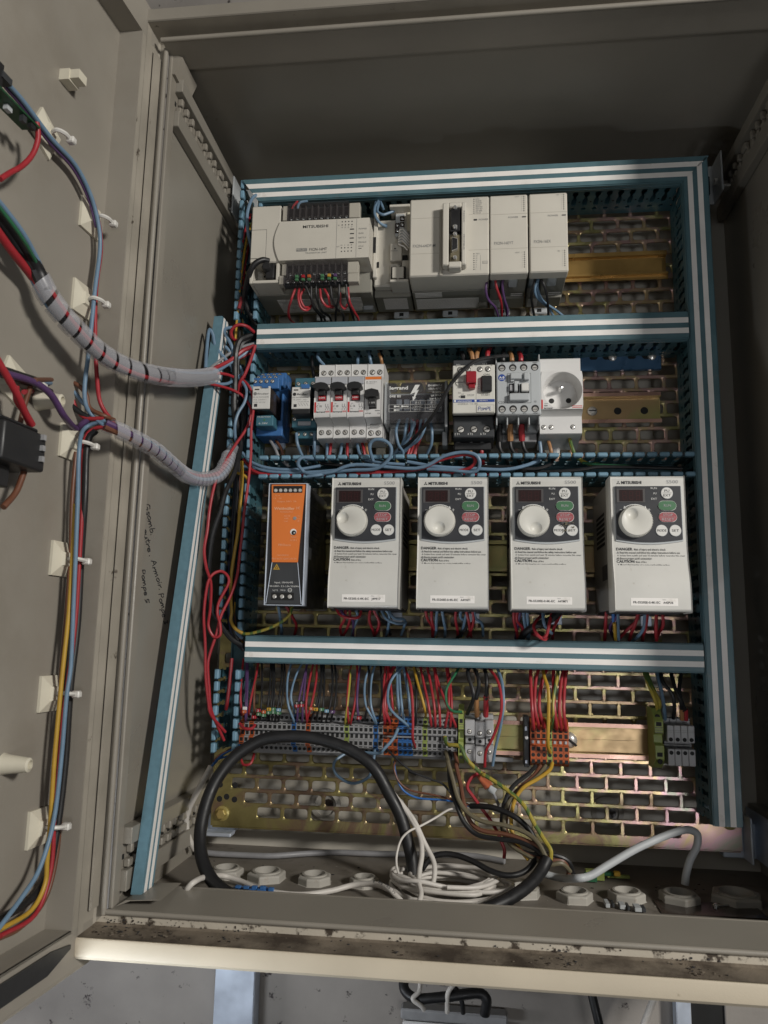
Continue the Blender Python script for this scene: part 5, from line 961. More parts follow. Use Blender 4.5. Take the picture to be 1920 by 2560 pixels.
wire('wire_sleeve', 'tan', 2.6, [(*z7(765, 555), 56), (*z7(772, 700), 44)], 'tan sleeve on the middle black wire above the large terminals', None, 'sleeve')
wire('wire_sleeve', 'red', 2.6, [(*z7(846, 530), 55), (*z7(845, 700), 44)], 'red sleeve on the right black wire above the large terminals', None, 'sleeve')
wire('wire', 'red', 1.5, [(*z7(850, 270), 40), (*z7(940, 400), 64), (*z7(975, 560), 74), (*z7(960, 720), 74), (*z7(900, 880), 70), (*z7(845, 990), 66), (*z7(835, 1120), 60)], 'red wire bowing past the right side of the large grey terminals', None)
wire('wire', 'blue', 1.5, [(*z7(930, 275), 40), (*z7(980, 420), 62), (*z7(990, 600), 70), (*z7(965, 790), 68), (*z7(925, 960), 62), (*z7(900, 1110), 56)], 'pale blue wire bowing beside the red one right of the large terminals', None)
run('wires into the orange terminal group', 'entering the orange terminal group', [
    ('red', down(1215, 1240, -4, 810, z7)), ('red', down(1305, 1285, -40, 805, z7)), ('red', down(1385, 1325, -56, 800, z7)), ('yellow', [(*z7(1315, 275), 30), (*z7(1330, 370), 48), (*z7(1365, 500), 60), (*z7(1362, 800), 62), (*z7(1360, 940), 58), (*z7(1380, 1000), 48)]),
    ('green and yellow', [(*z7(1435, 280), 30), (*z7(1440, 360), 44), (*z7(1405, 560), 56), (*z7(1405, 700), 58), (*z7(1388, 810), 48)]), ('red', down(1410, 1430, -10, 810, z7)), ('red', down(1505, 1470, -26, 815, z7)), ('red', down(1530, 1505, -22, 818, z7))], 1.75)
def z8(x, y): return 1400 + x / 3.318, 1600 + y / 3.318
run('wires into the far right terminals', 'entering the far right terminals', [
    ('green and yellow', [(*z8(690, 240), 34), (*z8(740, 380), 52), (*z8(790, 500), 58), (*z8(812, 580), 50)]), ('green and yellow', [(*z8(708, 240), 34), (*z8(770, 400), 50), (*z8(822, 510), 56), (*z8(824, 570), 50)]), ('blue', [(*z8(795, 240), 34), (*z8(830, 380), 48), (*z8(858, 520), 50), (*z8(872, 660), 40)]),
    ('black', [(*z8(830, 240), 34), (*z8(855, 350), 50), (*z8(930, 450), 56), (*z8(950, 560), 52), (*z8(940, 650), 42)]), ('black', [(*z8(920, 270), 34), (*z8(955, 400), 50), (*z8(1000, 500), 54), (*z8(1015, 590), 48)]), ('black', [(*z8(1005, 280), 34), (*z8(990, 420), 46), (*z8(1020, 540), 50), (*z8(1045, 590), 46)])], 1.9)
wire('wire_sleeve', 'tan', 2.3, [(*z8(1010, 570), 49), (*z8(1012, 660), 42)], 'brown sleeve on a far right black wire', None, 'sleeve')
wire('wire_sleeve', 'red', 2.3, [(*z8(1042, 575), 47), (*z8(1045, 665), 42)], 'red sleeve on the rightmost black wire', None, 'sleeve')
# coloured number markers above the terminals
mk = [(375, 632, 'white', '1'), (370, 660, 'torange', '1'), (488, 650, 'redbtn', '2'), (490, 680, 'btng', '5'), (532, 662, 'torange', '3'), (530, 690, 'btng', '5'), (575, 640, 'w_yellow', '4'), (572, 668, 'btng', '5'), (612, 640, 'btng', '5'), (612, 665, 'btng', '5'), (655, 645, 'tab', '6'), (652, 672, 'btng', '5'), (808, 588, 'black', '2'), (806, 612, 'redbtn', '2'), (846, 585, 'black', '0'), (846, 608, 'redbtn', '2'), (450, 705, 'redbtn', '1'), (925, 635, 'torange', '3'), (963, 640, 'w_yellow', '4'), (1010, 642, 'btng', '5'), (1053, 655, 'tab', '6'), (1100, 662, 'w_violet', '7'), (1320, 712, 'redbtn', '2')]
for i, (x, y, m, t) in enumerate(mk):
    c = A(*z6(x, y), 58); mb = MB(); mb.box(c[0] - 2.3, c[0] + 2.3, c[1] - 1.7, c[1] + 1.7, 54, 60.5, m, .5); mb.text(t, c[0], c[1], 60.7, 2.0, 'inkw' if m != 'w_yellow' else 'ink', al='c', bold=.01)
    nm = {'white': 'white', 'torange': 'orange', 'redbtn': 'red', 'btng': 'green', 'w_yellow': 'yellow', 'tab': 'pale blue', 'black': 'black', 'w_violet': 'violet'}[m]
    mb.build('wire_marker', None, '%s number marker with digit %s, %s marker from the left above the terminals' % (nm, t, ordn(i)), 'wire marker', 'coloured number markers on the terminal wires', org=c)
# wires under the inverters
def za(x, y): return 1000 + x / 3.317, 1150 + y / 3.317
def zb(x, y): return 560 + x / 3.318, 1150 + y / 3.318
def zc_(x, y): return 1400 + x / 3.318, 1150 + y / 3.318
def dn(z, *pts, d=(70, 66, 54, 36)): return [(*z(*p), d[min(i, len(d) - 1)]) for i, p in enumerate(pts)]
run('wires under the leftmost inverter', 'hanging under the leftmost inverter', [
    ('red', dn(zb, (1010, 1225), (1000, 1320), (965, 1390), (975, 1460))), ('red', dn(zb, (1040, 1225), (1045, 1320), (1020, 1400), (985, 1465))), ('red', dn(zb, (1140, 1225), (1120, 1300), (1040, 1310), (960, 1280), (930, 1220), d=(70, 76, 76, 72, 66))), ('blue', dn(zb, (1085, 1225), (1110, 1300), (1075, 1390), (1060, 1465))), ('violet', dn(zb, (960, 1230), (1000, 1290), (1070, 1330), (1070, 1460), d=(68, 74, 66, 40))),
    ('red', dn(zb, (1215, 1225), (1205, 1330), (1235, 1410), (1245, 1460))), ('red', dn(zb, (1230, 1225), (1285, 1340), (1270, 1420), (1250, 1460))), ('black', dn(zb, (1255, 1225), (1290, 1310), (1350, 1360), (1380, 1450))), ('blue', dn(zb, (1300, 1225), (1340, 1310), (1430, 1355), (1510, 1350), d=(70, 78, 76, 60))), ('blue', dn(zb, (1325, 1225), (1370, 1290), (1360, 1400), (1345, 1460))), ('blue', dn(zb, (1350, 1225), (1410, 1310), (1500, 1330), (1470, 1455), d=(70, 72, 60, 40)))], 1.5)
run('wires under the second inverter', 'hanging under the second inverter', [
    ('red', dn(za, (210, 1230), (225, 1310), (265, 1380), (270, 1465))), ('red', dn(za, (260, 1230), (265, 1340), (285, 1400), (280, 1465))), ('blue', dn(za, (310, 1230), (300, 1330), (300, 1410), (285, 1465))), ('blue', dn(za, (345, 1230), (360, 1320), (375, 1400), (372, 1465))), ('red', dn(za, (465, 1230), (460, 1320), (475, 1400), (480, 1465))), ('blue', dn(za, (510, 1230), (500, 1300), (535, 1350), (490, 1455))), ('blue', dn(za, (565, 1230), (545, 1300), (525, 1390), (510, 1460))), ('black', dn(za, (600, 1350), (560, 1380), (520, 1430), (470, 1480), d=(50, 58, 52, 40))),
    ('red', dn(za, (600, 1240), (610, 1330), (590, 1410), (560, 1465))), ('red', dn(za, (545, 1240), (570, 1340), (580, 1410), (590, 1465))), ('blue', dn(za, (612, 1230), (625, 1310), (680, 1360), (690, 1460)))], 1.5)
run('wires under the third inverter', 'hanging under the third inverter', [
    ('red', dn(za, (945, 1240), (945, 1330), (965, 1410), (975, 1480))), ('red', dn(za, (975, 1240), (970, 1330), (1020, 1400), (985, 1485))), ('violet', dn(za, (1000, 1240), (985, 1320), (970, 1400), (960, 1480))), ('blue', dn(za, (1022, 1245), (1030, 1330), (1045, 1410), (1060, 1480))), ('blue', dn(za, (1055, 1245), (1058, 1330), (1070, 1410), (1068, 1480))),
    ('blue', dn(za, (1185, 1250), (1190, 1330), (1210, 1390), (1260, 1440), d=(72, 80, 78, 70))), ('red', dn(za, (1262, 1250), (1240, 1350), (1215, 1450), (1180, 1470), (1100, 1440), d=(72, 84, 84, 80, 50))), ('red', dn(za, (1340, 1260), (1290, 1360), (1270, 1420), (1265, 1480))), ('red', dn(za, (1170, 1290), (1110, 1370), (1140, 1450), (1200, 1490), (1220, 1470), d=(60, 76, 82, 80, 60)))], 1.6)
wire('cable', 'black', 3.6, [(*za(1325, 1255), 76), (*za(1240, 1330), 78), (*za(1110, 1380), 66), (*za(1040, 1430), 56), (*za(1000, 1490), 36)], 'thick black cable crossing under the third inverter', None, 'cable')
run('wires under the rightmost inverter', 'hanging under the rightmost inverter', [
    ('red', dn(zc_, (385, 1260), (380, 1340), (375, 1420), (370, 1495))), ('bright blue', dn(zc_, (440, 1265), (445, 1350))), ('violet', dn(zc_, (500, 1260), (440, 1340), (415, 1400), (455, 1490))), ('yellow', dn(zc_, (450, 1350), (455, 1400), (460, 1490))), ('blue', dn(zc_, (480, 1270), (480, 1380), (485, 1490))), ('red', dn(zc_, (645, 1265), (630, 1340), (545, 1420), (480, 1495))), ('red', dn(zc_, (655, 1260), (620, 1370), (590, 1440), (575, 1495))), ('blue', dn(zc_, (705, 1265), (695, 1390), (640, 1470), (600, 1500))), ('red', dn(zc_, (725, 1265), (710, 1390), (690, 1450), (685, 1500))), ('red', dn(zc_, (800, 1260), (795, 1400), (800, 1495))), ('red', dn(zc_, (850, 1250), (855, 1370), (820, 1430), (800, 1495)))], 1.7)
# wires under the power supply and into the left duct
run('wires under the power supply', 'leaving the orange power supply', [('blue', dn(zb, (450, 1210), (465, 1300), (475, 1380), (478, 1450))), ('green and yellow', [(*zb(565, 1210), 70), (*zb(540, 1290), 74), (*zb(430, 1370), 72), (*zb(280, 1425), 66), (*zb(160, 1440), 60), (*zb(80, 1380), 56), (*zb(60, 1300), 52)]), ('dark red', dn(zb, (515, 1210), (560, 1290), (600, 1370), (585, 1450)))], 1.6)
# controller wires
def z1(x, y): return 560 + x / 4.1475, 480 + y / 4.1475
run('wires below the wide controller', 'below the wide cream controller', [
    ('red', [(*z1(740, 1000), 84), (*z1(700, 1110), 84), (*z1(670, 1220), 70), (*z1(680, 1310), 54), (*z1(735, 1370), 34)]), ('red', [(*z1(780, 1000), 84), (*z1(770, 1100), 86), (*z1(800, 1200), 84), (*z1(860, 1225), 80), (*z1(905, 1180), 70)]), ('red', [(*z1(830, 1005), 82), (*z1(790, 1090), 84), (*z1(830, 1190), 80), (*z1(890, 1190), 74)]),
    ('black', [(*z1(845, 975), 88), (*z1(905, 1110), 84), (*z1(930, 1200), 70), (*z1(1000, 1290), 52), (*z1(1015, 1370), 34)]), ('black', [(*z1(905, 980), 88), (*z1(910, 1120), 84), (*z1(960, 1220), 70), (*z1(1040, 1310), 50), (*z1(1045, 1370), 34)]), ('black', [(*z1(955, 960), 88), (*z1(960, 1090), 84), (*z1(1010, 1230), 66), (*z1(1090, 1290), 50), (*z1(1120, 1370), 34)]),
    ('red', [(*z1(995, 1005), 84), (*z1(1010, 1110), 84), (*z1(1065, 1185), 78), (*z1(1120, 1180), 66)]), ('red', [(*z1(1040, 1005), 84), (*z1(1080, 1080), 84), (*z1(1105, 1190), 72), (*z1(1140, 1190), 64)]), ('black', [(*z1(1105, 980), 88), (*z1(1125, 1120), 82), (*z1(1170, 1210), 66), (*z1(1235, 1270), 50), (*z1(1238, 1370), 34)]), ('black', [(*z1(1195, 950), 88), (*z1(1190, 1100), 84), (*z1(1165, 1210), 66), (*z1(1155, 1370), 34)]),
    ('red', [(*z1(1205, 1040), 82), (*z1(1210, 1160), 76), (*z1(1250, 1210), 72), (*z1(1285, 1160), 72)]), ('black', [(*z1(1265, 945), 88), (*z1(1280, 1110), 84), (*z1(1320, 1240), 62), (*z1(1360, 1370), 34)]), ('red', [(*z1(1285, 990), 84), (*z1(1300, 1130), 82), (*z1(1350, 1240), 62), (*z1(1390, 1310), 46), (*z1(1392, 1370), 34)])], 1.35)
def z5(x, y): return 1000 + x / 3.317, 380 + y / 3.317
run('wires below the two extension modules', 'below the two narrow extension modules', [
    ('violet', [(*z5(745, 1010), 74), (*z5(712, 1120), 74), (*z5(730, 1220), 64), (*z5(790, 1290), 50), (*z5(820, 1380), 34)]), ('red', [(*z5(788, 1010), 76), (*z5(800, 1120), 74), (*z5(840, 1250), 56), (*z5(845, 1380), 34)]), ('violet', [(*z5(870, 1010), 76), (*z5(848, 1100), 74), (*z5(865, 1220), 60), (*z5(890, 1300), 48), (*z5(885, 1380), 34)]), ('navy', [(*z5(850, 1120), 50), (*z5(870, 1250), 50), (*z5(895, 1380), 32)]),
    ('black', [(*z5(1130, 1010), 76), (*z5(1105, 1120), 72), (*z5(1090, 1210), 60), (*z5(1115, 1370), 34)]), ('blue', [(*z5(1180, 1010), 74), (*z5(1120, 1120), 72), (*z5(1140, 1210), 60), (*z5(1230, 1290), 44), (*z5(1280, 1370), 34)]), ('blue', [(*z5(1160, 1020), 72), (*z5(1140, 1120), 70), (*z5(1180, 1230), 56), (*z5(1290, 1310), 42), (*z5(1360, 1365), 34)]), ('blue', [(*z5(1150, 1010), 72), (*z5(1130, 1100), 70), (*z5(1150, 1200), 60), (*z5(1220, 1280), 46)]), ('black', [(*z5(1150, 1020), 78), (*z5(1200, 1120), 74), (*z5(1225, 1240), 58), (*z5(1230, 1370), 34)])], 1.4)
def z9(x, y): return 900 + x / 6.91, 480 + y / 6.91
run('blue wires looping into the open module', 'looping into the open module', [('blue', [(*z9(300, 110), 50), (*z9(320, 210), 60), (*z9(300, 330), 70), (*z9(390, 390), 72), (*z9(480, 370), 70), (*z9(590, 325), 67)]), ('blue', [(*z9(340, 130), 50), (*z9(260, 260), 66), (*z9(260, 400), 72), (*z9(340, 530), 70), (*z9(460, 600), 64)]), ('blue', [(*z9(290, 140), 50), (*z9(245, 300), 62), (*z9(285, 450), 68), (*z9(370, 560), 66), (*z9(460, 575), 62)]), ('blue', [(*z9(345, 150), 50), (*z9(380, 230), 60), (*z9(405, 300), 56)])], 1.5)
run('wires into the top terminals of the wide controller', 'entering the wide controller from above', [('red', [(*z1(760, 100), 60), (*z1(715, 160), 78), (*z1(690, 270), 76)]), ('blue', [(*z1(860, 95), 60), (*z1(790, 110), 76), (*z1(765, 160), 80), (*z1(765, 250), 76)])], 1.4)
wire('wire', 'blue', 1.9, [(*z1(350, 25), 58), (*z1(290, 70), 70), (*z1(240, 230), 74), (*z1(250, 420), 64), (*z1(285, 600), 48), (*z1(260, 740), 30)], 'blue wire curving down beside the left end of the wide controller', None)
# wires over the breakers and to the middle duct
def z2(x, y): return 560 + x / 3.318, 860 + y / 3.318
def up(z, x0, y0, x1, y1, d0=30, d1=34, b=0): return [(*z(x0, y0), d0), (*z((x0 + x1) / 2 + b, (y0 + y1) / 2), (d0 + d1) / 2 + 8), (*z(x1, y1), d1)]
run('wires above the middle row', 'rising from the breakers to the upper middle duct', [('black', [(*z2(740, 30), 30), (*z2(730, 130), 34), (*z2(740, 230), 28), (*z2(752, 300), 24)]), ('blue', [(*z2(825, 45), 30), (*z2(775, 90), 42), (*z2(790, 130), 46), (*z2(830, 175), 40)]), ('blue', up(z2, 1120, 85, 1108, 165, 26, 36, -4)), ('blue', up(z2, 1195, 40, 1222, 175, 30, 38)), ('tan', up(z2, 1275, 55, 1312, 170, 30, 38, 6))], 1.8)
def z3(x, y): return 1040 + x / 3.607, 830 + y / 3.607
run('thick wires above the starter and contactor', 'above the motor starter and contactor', [('black', up(z3, 400, 150, 440, 260, 26, 40)), ('tan', up(z3, 465, 135, 510, 250, 30, 48, 12)), ('tan', up(z3, 575, 140, 545, 250, 30, 48, -10)), ('red', up(z3, 675, 130, 645, 240, 30, 48, -12)), ('black', up(z3, 790, 170, 785, 265, 30, 50)), ('tan', up(z3, 845, 180, 865, 265, 30, 50, 6)), ('red', up(z3, 930, 185, 945, 265, 30, 50, 8))], 2.6)
# wires under the middle row into the open duct
run('wires below the breakers', 'below the relays and breakers', [('grey', [(*z2(385, 800), 30), (*z2(430, 880), 34), (*z2(460, 945), 34), (*z2(540, 1020), 30)]), ('brown', [(*z2(430, 800), 24), (*z2(475, 870), 28), (*z2(490, 950), 26)]), ('blue', [(*z2(600, 740), 46), (*z2(610, 830), 48), (*z2(650, 930), 40), (*z2(690, 990), 34)]), ('blue', [(*z2(750, 740), 44), (*z2(750, 840), 44), (*z2(745, 960), 34)]), ('black', [(*z2(720, 850), 20), (*z2(735, 940), 26), (*z2(745, 1000), 26)]),
    ('blue', [(*z2(855, 820), 30), (*z2(855, 900), 34), (*z2(850, 960), 34)]), ('red', [(*z2(890, 810), 30), (*z2(878, 900), 34), (*z2(872, 960), 34)]), ('blue', [(*z2(980, 820), 30), (*z2(965, 910), 34), (*z2(940, 970), 34)]), ('red', [(*z2(1023, 810), 30), (*z2(1022, 900), 34), (*z2(1020, 970), 34)]), ('blue', [(*z2(1105, 830), 34), (*z2(1125, 910), 40), (*z2(1170, 960), 52), (*z2(1300, 985), 62), (*z2(1500, 1000), 62)]), ('red', [(*z2(1145, 815), 30), (*z2(1160, 880), 34), (*z2(1170, 940), 34)]), ('tan', [(*z2(1180, 820), 30), (*z2(1190, 890), 32), (*z2(1215, 950), 32)])], 1.7)
def z4(x, y): return 880 + x / 5.53, 960 + y / 5.53
run('wires below the distribution block', 'below the distribution block', [('blue', [(*z4(655, 500), 40), (*z4(610, 640), 52), (*z4(640, 830), 50), (*z4(700, 930), 42), (*z4(712, 1020), 36)]), ('blue', [(*z4(765, 480), 40), (*z4(740, 620), 50), (*z4(720, 760), 46), (*z4(670, 880), 40), (*z4(560, 1000), 34)]), ('red', [(*z4(840, 485), 36), (*z4(800, 640), 34), (*z4(800, 860), 30), (*z4(760, 1010), 30)]), ('blue', [(*z4(820, 500), 42), (*z4(825, 640), 50), (*z4(780, 760), 44), (*z4(680, 880), 38)]), ('blue', [(*z4(855, 520), 40), (*z4(830, 640), 42), (*z4(750, 780), 40), (*z4(640, 930), 34)]), ('red', [(*z4(905, 490), 40), (*z4(890, 700), 36), (*z4(830, 900), 30), (*z4(790, 1010), 30)]), ('blue', [(*z4(955, 495), 42), (*z4(935, 640), 48), (*z4(880, 760), 42), (*z4(740, 920), 36), (*z4(600, 1010), 30)]), ('blue', [(*z4(890, 530), 38), (*z4(800, 690), 42), (*z4(700, 830), 38), (*z4(570, 970), 30)]), ('red', [(*z4(985, 500), 36), (*z4(960, 700), 34), (*z4(900, 860), 30), (*z4(870, 1000), 30)]), ('red', [(*z4(930, 520), 34), (*z4(925, 760), 32), (*z4(880, 900), 30), (*z4(850, 1010), 30)]), ('blue', [(*z4(1025, 490), 46), (*z4(1000, 620), 56), (*z4(930, 760), 52), (*z4(790, 870), 42), (*z4(580, 1020), 32)]), ('blue', [(*z4(1080, 500), 40), (*z4(1105, 640), 50), (*z4(1100, 820), 46), (*z4(1060, 920), 40), (*z4(1020, 1000), 34)])], 1.6)
run('thick wires below the motor starter', 'below the motor starter', [('black', [(*z3(385, 1000), 40), (*z3(390, 1080), 40), (*z3(400, 1200), 30)]), ('tan', [(*z3(497, 990), 40), (*z3(492, 1080), 40), (*z3(490, 1130), 34)]), ('red', [(*z3(597, 1000), 40), (*z3(592, 1100), 40), (*z3(605, 1190), 30)])], 2.3)
run('black wires below the contactor', 'below the contactor', [('black', [(*z3(748, 970), 48), (*z3(760, 1060), 46), (*z3(810, 1130), 40), (*z3(830, 1190), 30)]), ('black', [(*z3(846, 970), 48), (*z3(860, 1050), 46), (*z3(910, 1120), 40), (*z3(940, 1190), 30)]), ('black', [(*z3(955, 970), 48), (*z3(975, 1050), 46), (*z3(1020, 1120), 40), (*z3(1050, 1190), 30)])], 2.0)
for c, x, lb in (('charcoal', 750, 'black sleeve on the left wire below the contactor'), ('tan', 846, 'tan sleeve on the middle wire below the contactor'), ('red', 950, 'red sleeve on the right wire below the contactor')): wire('wire_sleeve', 'black' if c == 'charcoal' else c, 3.3, [(*z3(x, 830), 56), (*z3(x + 5, 980), 48)], lb, None, 'sleeve')
for x, lb in ((382, 'left'), (497, 'middle'), (597, 'right')): wire('wire_ferrule', 'grey', 3.2, [(*z3(x, 965), 42), (*z3(x, 1010), 40)], 'grey ferrule sleeve, %s one under the motor starter' % lb, 'grey ferrules under the motor starter', 'ferrule')
run('wires below the wall socket', 'below the white wall socket', [('blue', [(*z3(1115, 985), 34), (*z3(1125, 1080), 34), (*z3(1115, 1160), 36), (*z3(1040, 1190), 40), (*z3(960, 1205), 44)]), ('tan', [(*z3(1195, 985), 34), (*z3(1215, 1060), 36), (*z3(1225, 1120), 34)]), ('green and yellow', [(*z3(1385, 965), 34), (*z3(1410, 1050), 38), (*z3(1450, 1130), 36), (*z3(1560, 1190), 40), (*z3(1650, 1190), 40)])], 2.0)
wire('cable', 'black', 1.9, [(*z3(830, 215), 70), (*z3(700, 225), 78), (*z3(520, 270), 84), (*z3(330, 450), 86), (*z3(200, 680), 80), (*z3(60, 870), 68), (*z3(-60, 1000), 52), (*z3(-150, 1060), 40)], 'thin black cable slanting across the motor starter to the distribution block', None, 'cable')
# loops over and inside the open duct
def dz(pts, d=62): return [(x, y, d + (0 if len(q_) < 1 else 0)) for x, y in pts for q_ in [()]]
OD = 'loose wires lying in the open middle duct'
loops = [('blue', 1.9, [(*z4(290, 1060), 60), (*z4(245, 900), 70), (*z4(270, 800), 74), (*z4(360, 765), 76), (*z4(480, 800), 76), (*z4(545, 900), 74), (*z4(500, 1050), 70), (*z4(330, 1170), 66), (*z4(0, 1190), 62), (*z2(900, 1060), 60)], 'blue wire making a round loop in front of the rightmost breaker'),
    ('blue', 1.9, [(*z2(660, 1060), 60), (*z2(615, 1000), 66), (*z2(640, 945), 68), (*z2(720, 945), 60), (*z2(760, 960), 50)], 'blue wire curling round the duct edge under the relay'),
    ('blue', 1.9, [(*z2(660, 1060), 60), (*z2(740, 1080), 62), (*z2(900, 1060), 64), (*z2(1100, 1000), 66), (*z3(0, 1230), 66), (*z3(250, 1120), 72), (*z3(420, 1085), 74), (*z3(540, 1110), 74), (*z3(575, 1190), 72), (*z3(520, 1262), 68), (*z3(300, 1245), 64), (*z3(100, 1235), 60)], 'long blue wire ending in a wide hairpin bend over the duct middle'),
    ('red', 1.9, [(*z2(1100, 1075), 58), (*z3(0, 1240), 60), (*z3(200, 1160), 66), (*z3(400, 1108), 70), (*z3(510, 1120), 70), (*z3(530, 1180), 68), (*z3(450, 1240), 64), (*z3(250, 1262), 58)], 'long red wire ending in a hairpin bend inside the blue one'),
    ('blue', 1.7, [(*z2(150, 900), 56), (*z2(230, 980), 58), (*z2(380, 1030), 58), (*z2(600, 1040), 56), (*z2(800, 1010), 52)], 'blue wire sweeping from the left duct into the open middle duct'),
    ('blue', 1.7, [(*z2(190, 960), 54), (*z2(300, 1040), 56), (*z2(500, 1065), 56), (*z2(760, 1060), 54), (*z2(1000, 1040), 54)], 'second blue wire sweeping into the open middle duct'),
    ('red', 1.8, [(*z2(160, 955), 50), (*z2(260, 1060), 54), (*z2(420, 1085), 54), (*z2(700, 1090), 54), (*z2(1000, 1085), 52), (*z2(1300, 1060), 52)], 'red wire sweeping along the bottom of the open middle duct'),
    ('blue', 1.9, [(*z3(-80, 1170), 58), (*z3(200, 1215), 60), (*z3(500, 1230), 58), (*z3(800, 1240), 56), (*z3(1000, 1200), 54), (*z3(1110, 1150), 46)], 'blue wire running through the right half of the open duct'),
    ('black', 1.9, [(*z3(560, 1215), 44), (*z3(800, 1215), 48), (*z3(1050, 1235), 50), (*z3(1200, 1200), 46), (*z3(1240, 1140), 38)], 'black wire running through the right half of the open duct'),
    ('black', 2.0, [(*z3(900, 1250), 40), (*z3(1200, 1262), 44), (*z3(1500, 1240), 46), (*z3(1700, 1215), 46), (*z3(2400, 1230), 40)], 'long black wire along the far right of the open duct'),
    ('green', 1.5, [(*z3(1500, 1180), 40), (*z3(1700, 1200), 44), (*z3(1900, 1210), 44), (*z3(2300, 1235), 38)], 'green wire along the far right of the open duct'),
    ('blue', 1.7, [(*z2(120, 1010), 40), (*z2(400, 1050), 44), (*z2(800, 1085), 46), (*z2(1300, 1075), 44)], 'blue wire low in the left half of the open duct'),
    ('black', 1.8, [(*z2(800, 990), 44), (*z2(1000, 1010), 48), (*z2(1200, 1020), 46), (*z2(1500, 1010), 40)], 'black wire under the blue ones in the open duct'),
    ('dark red', 1.7, [(*z2(100, 1060), 40), (*z2(300, 1075), 44), (*z2(600, 1095), 46)], 'dark red wire entering the open duct at its left end'),
    ('blue', 1.7, [(*z2(690, 1100), 66), (*z2(760, 1090), 66), (*z2(830, 1080), 62)], 'short blue wire leaving the duct above the power supply'),
    ('red', 1.6, [(*z2(1700, 1050), 48), (*z2(1950, 1075), 50), (*z2(2300, 1080), 48)], 'red wire deep in the centre of the open duct')]
for c, r_, pt_, lb in loops: wire('wire', c, r_, pt_, lb, OD)
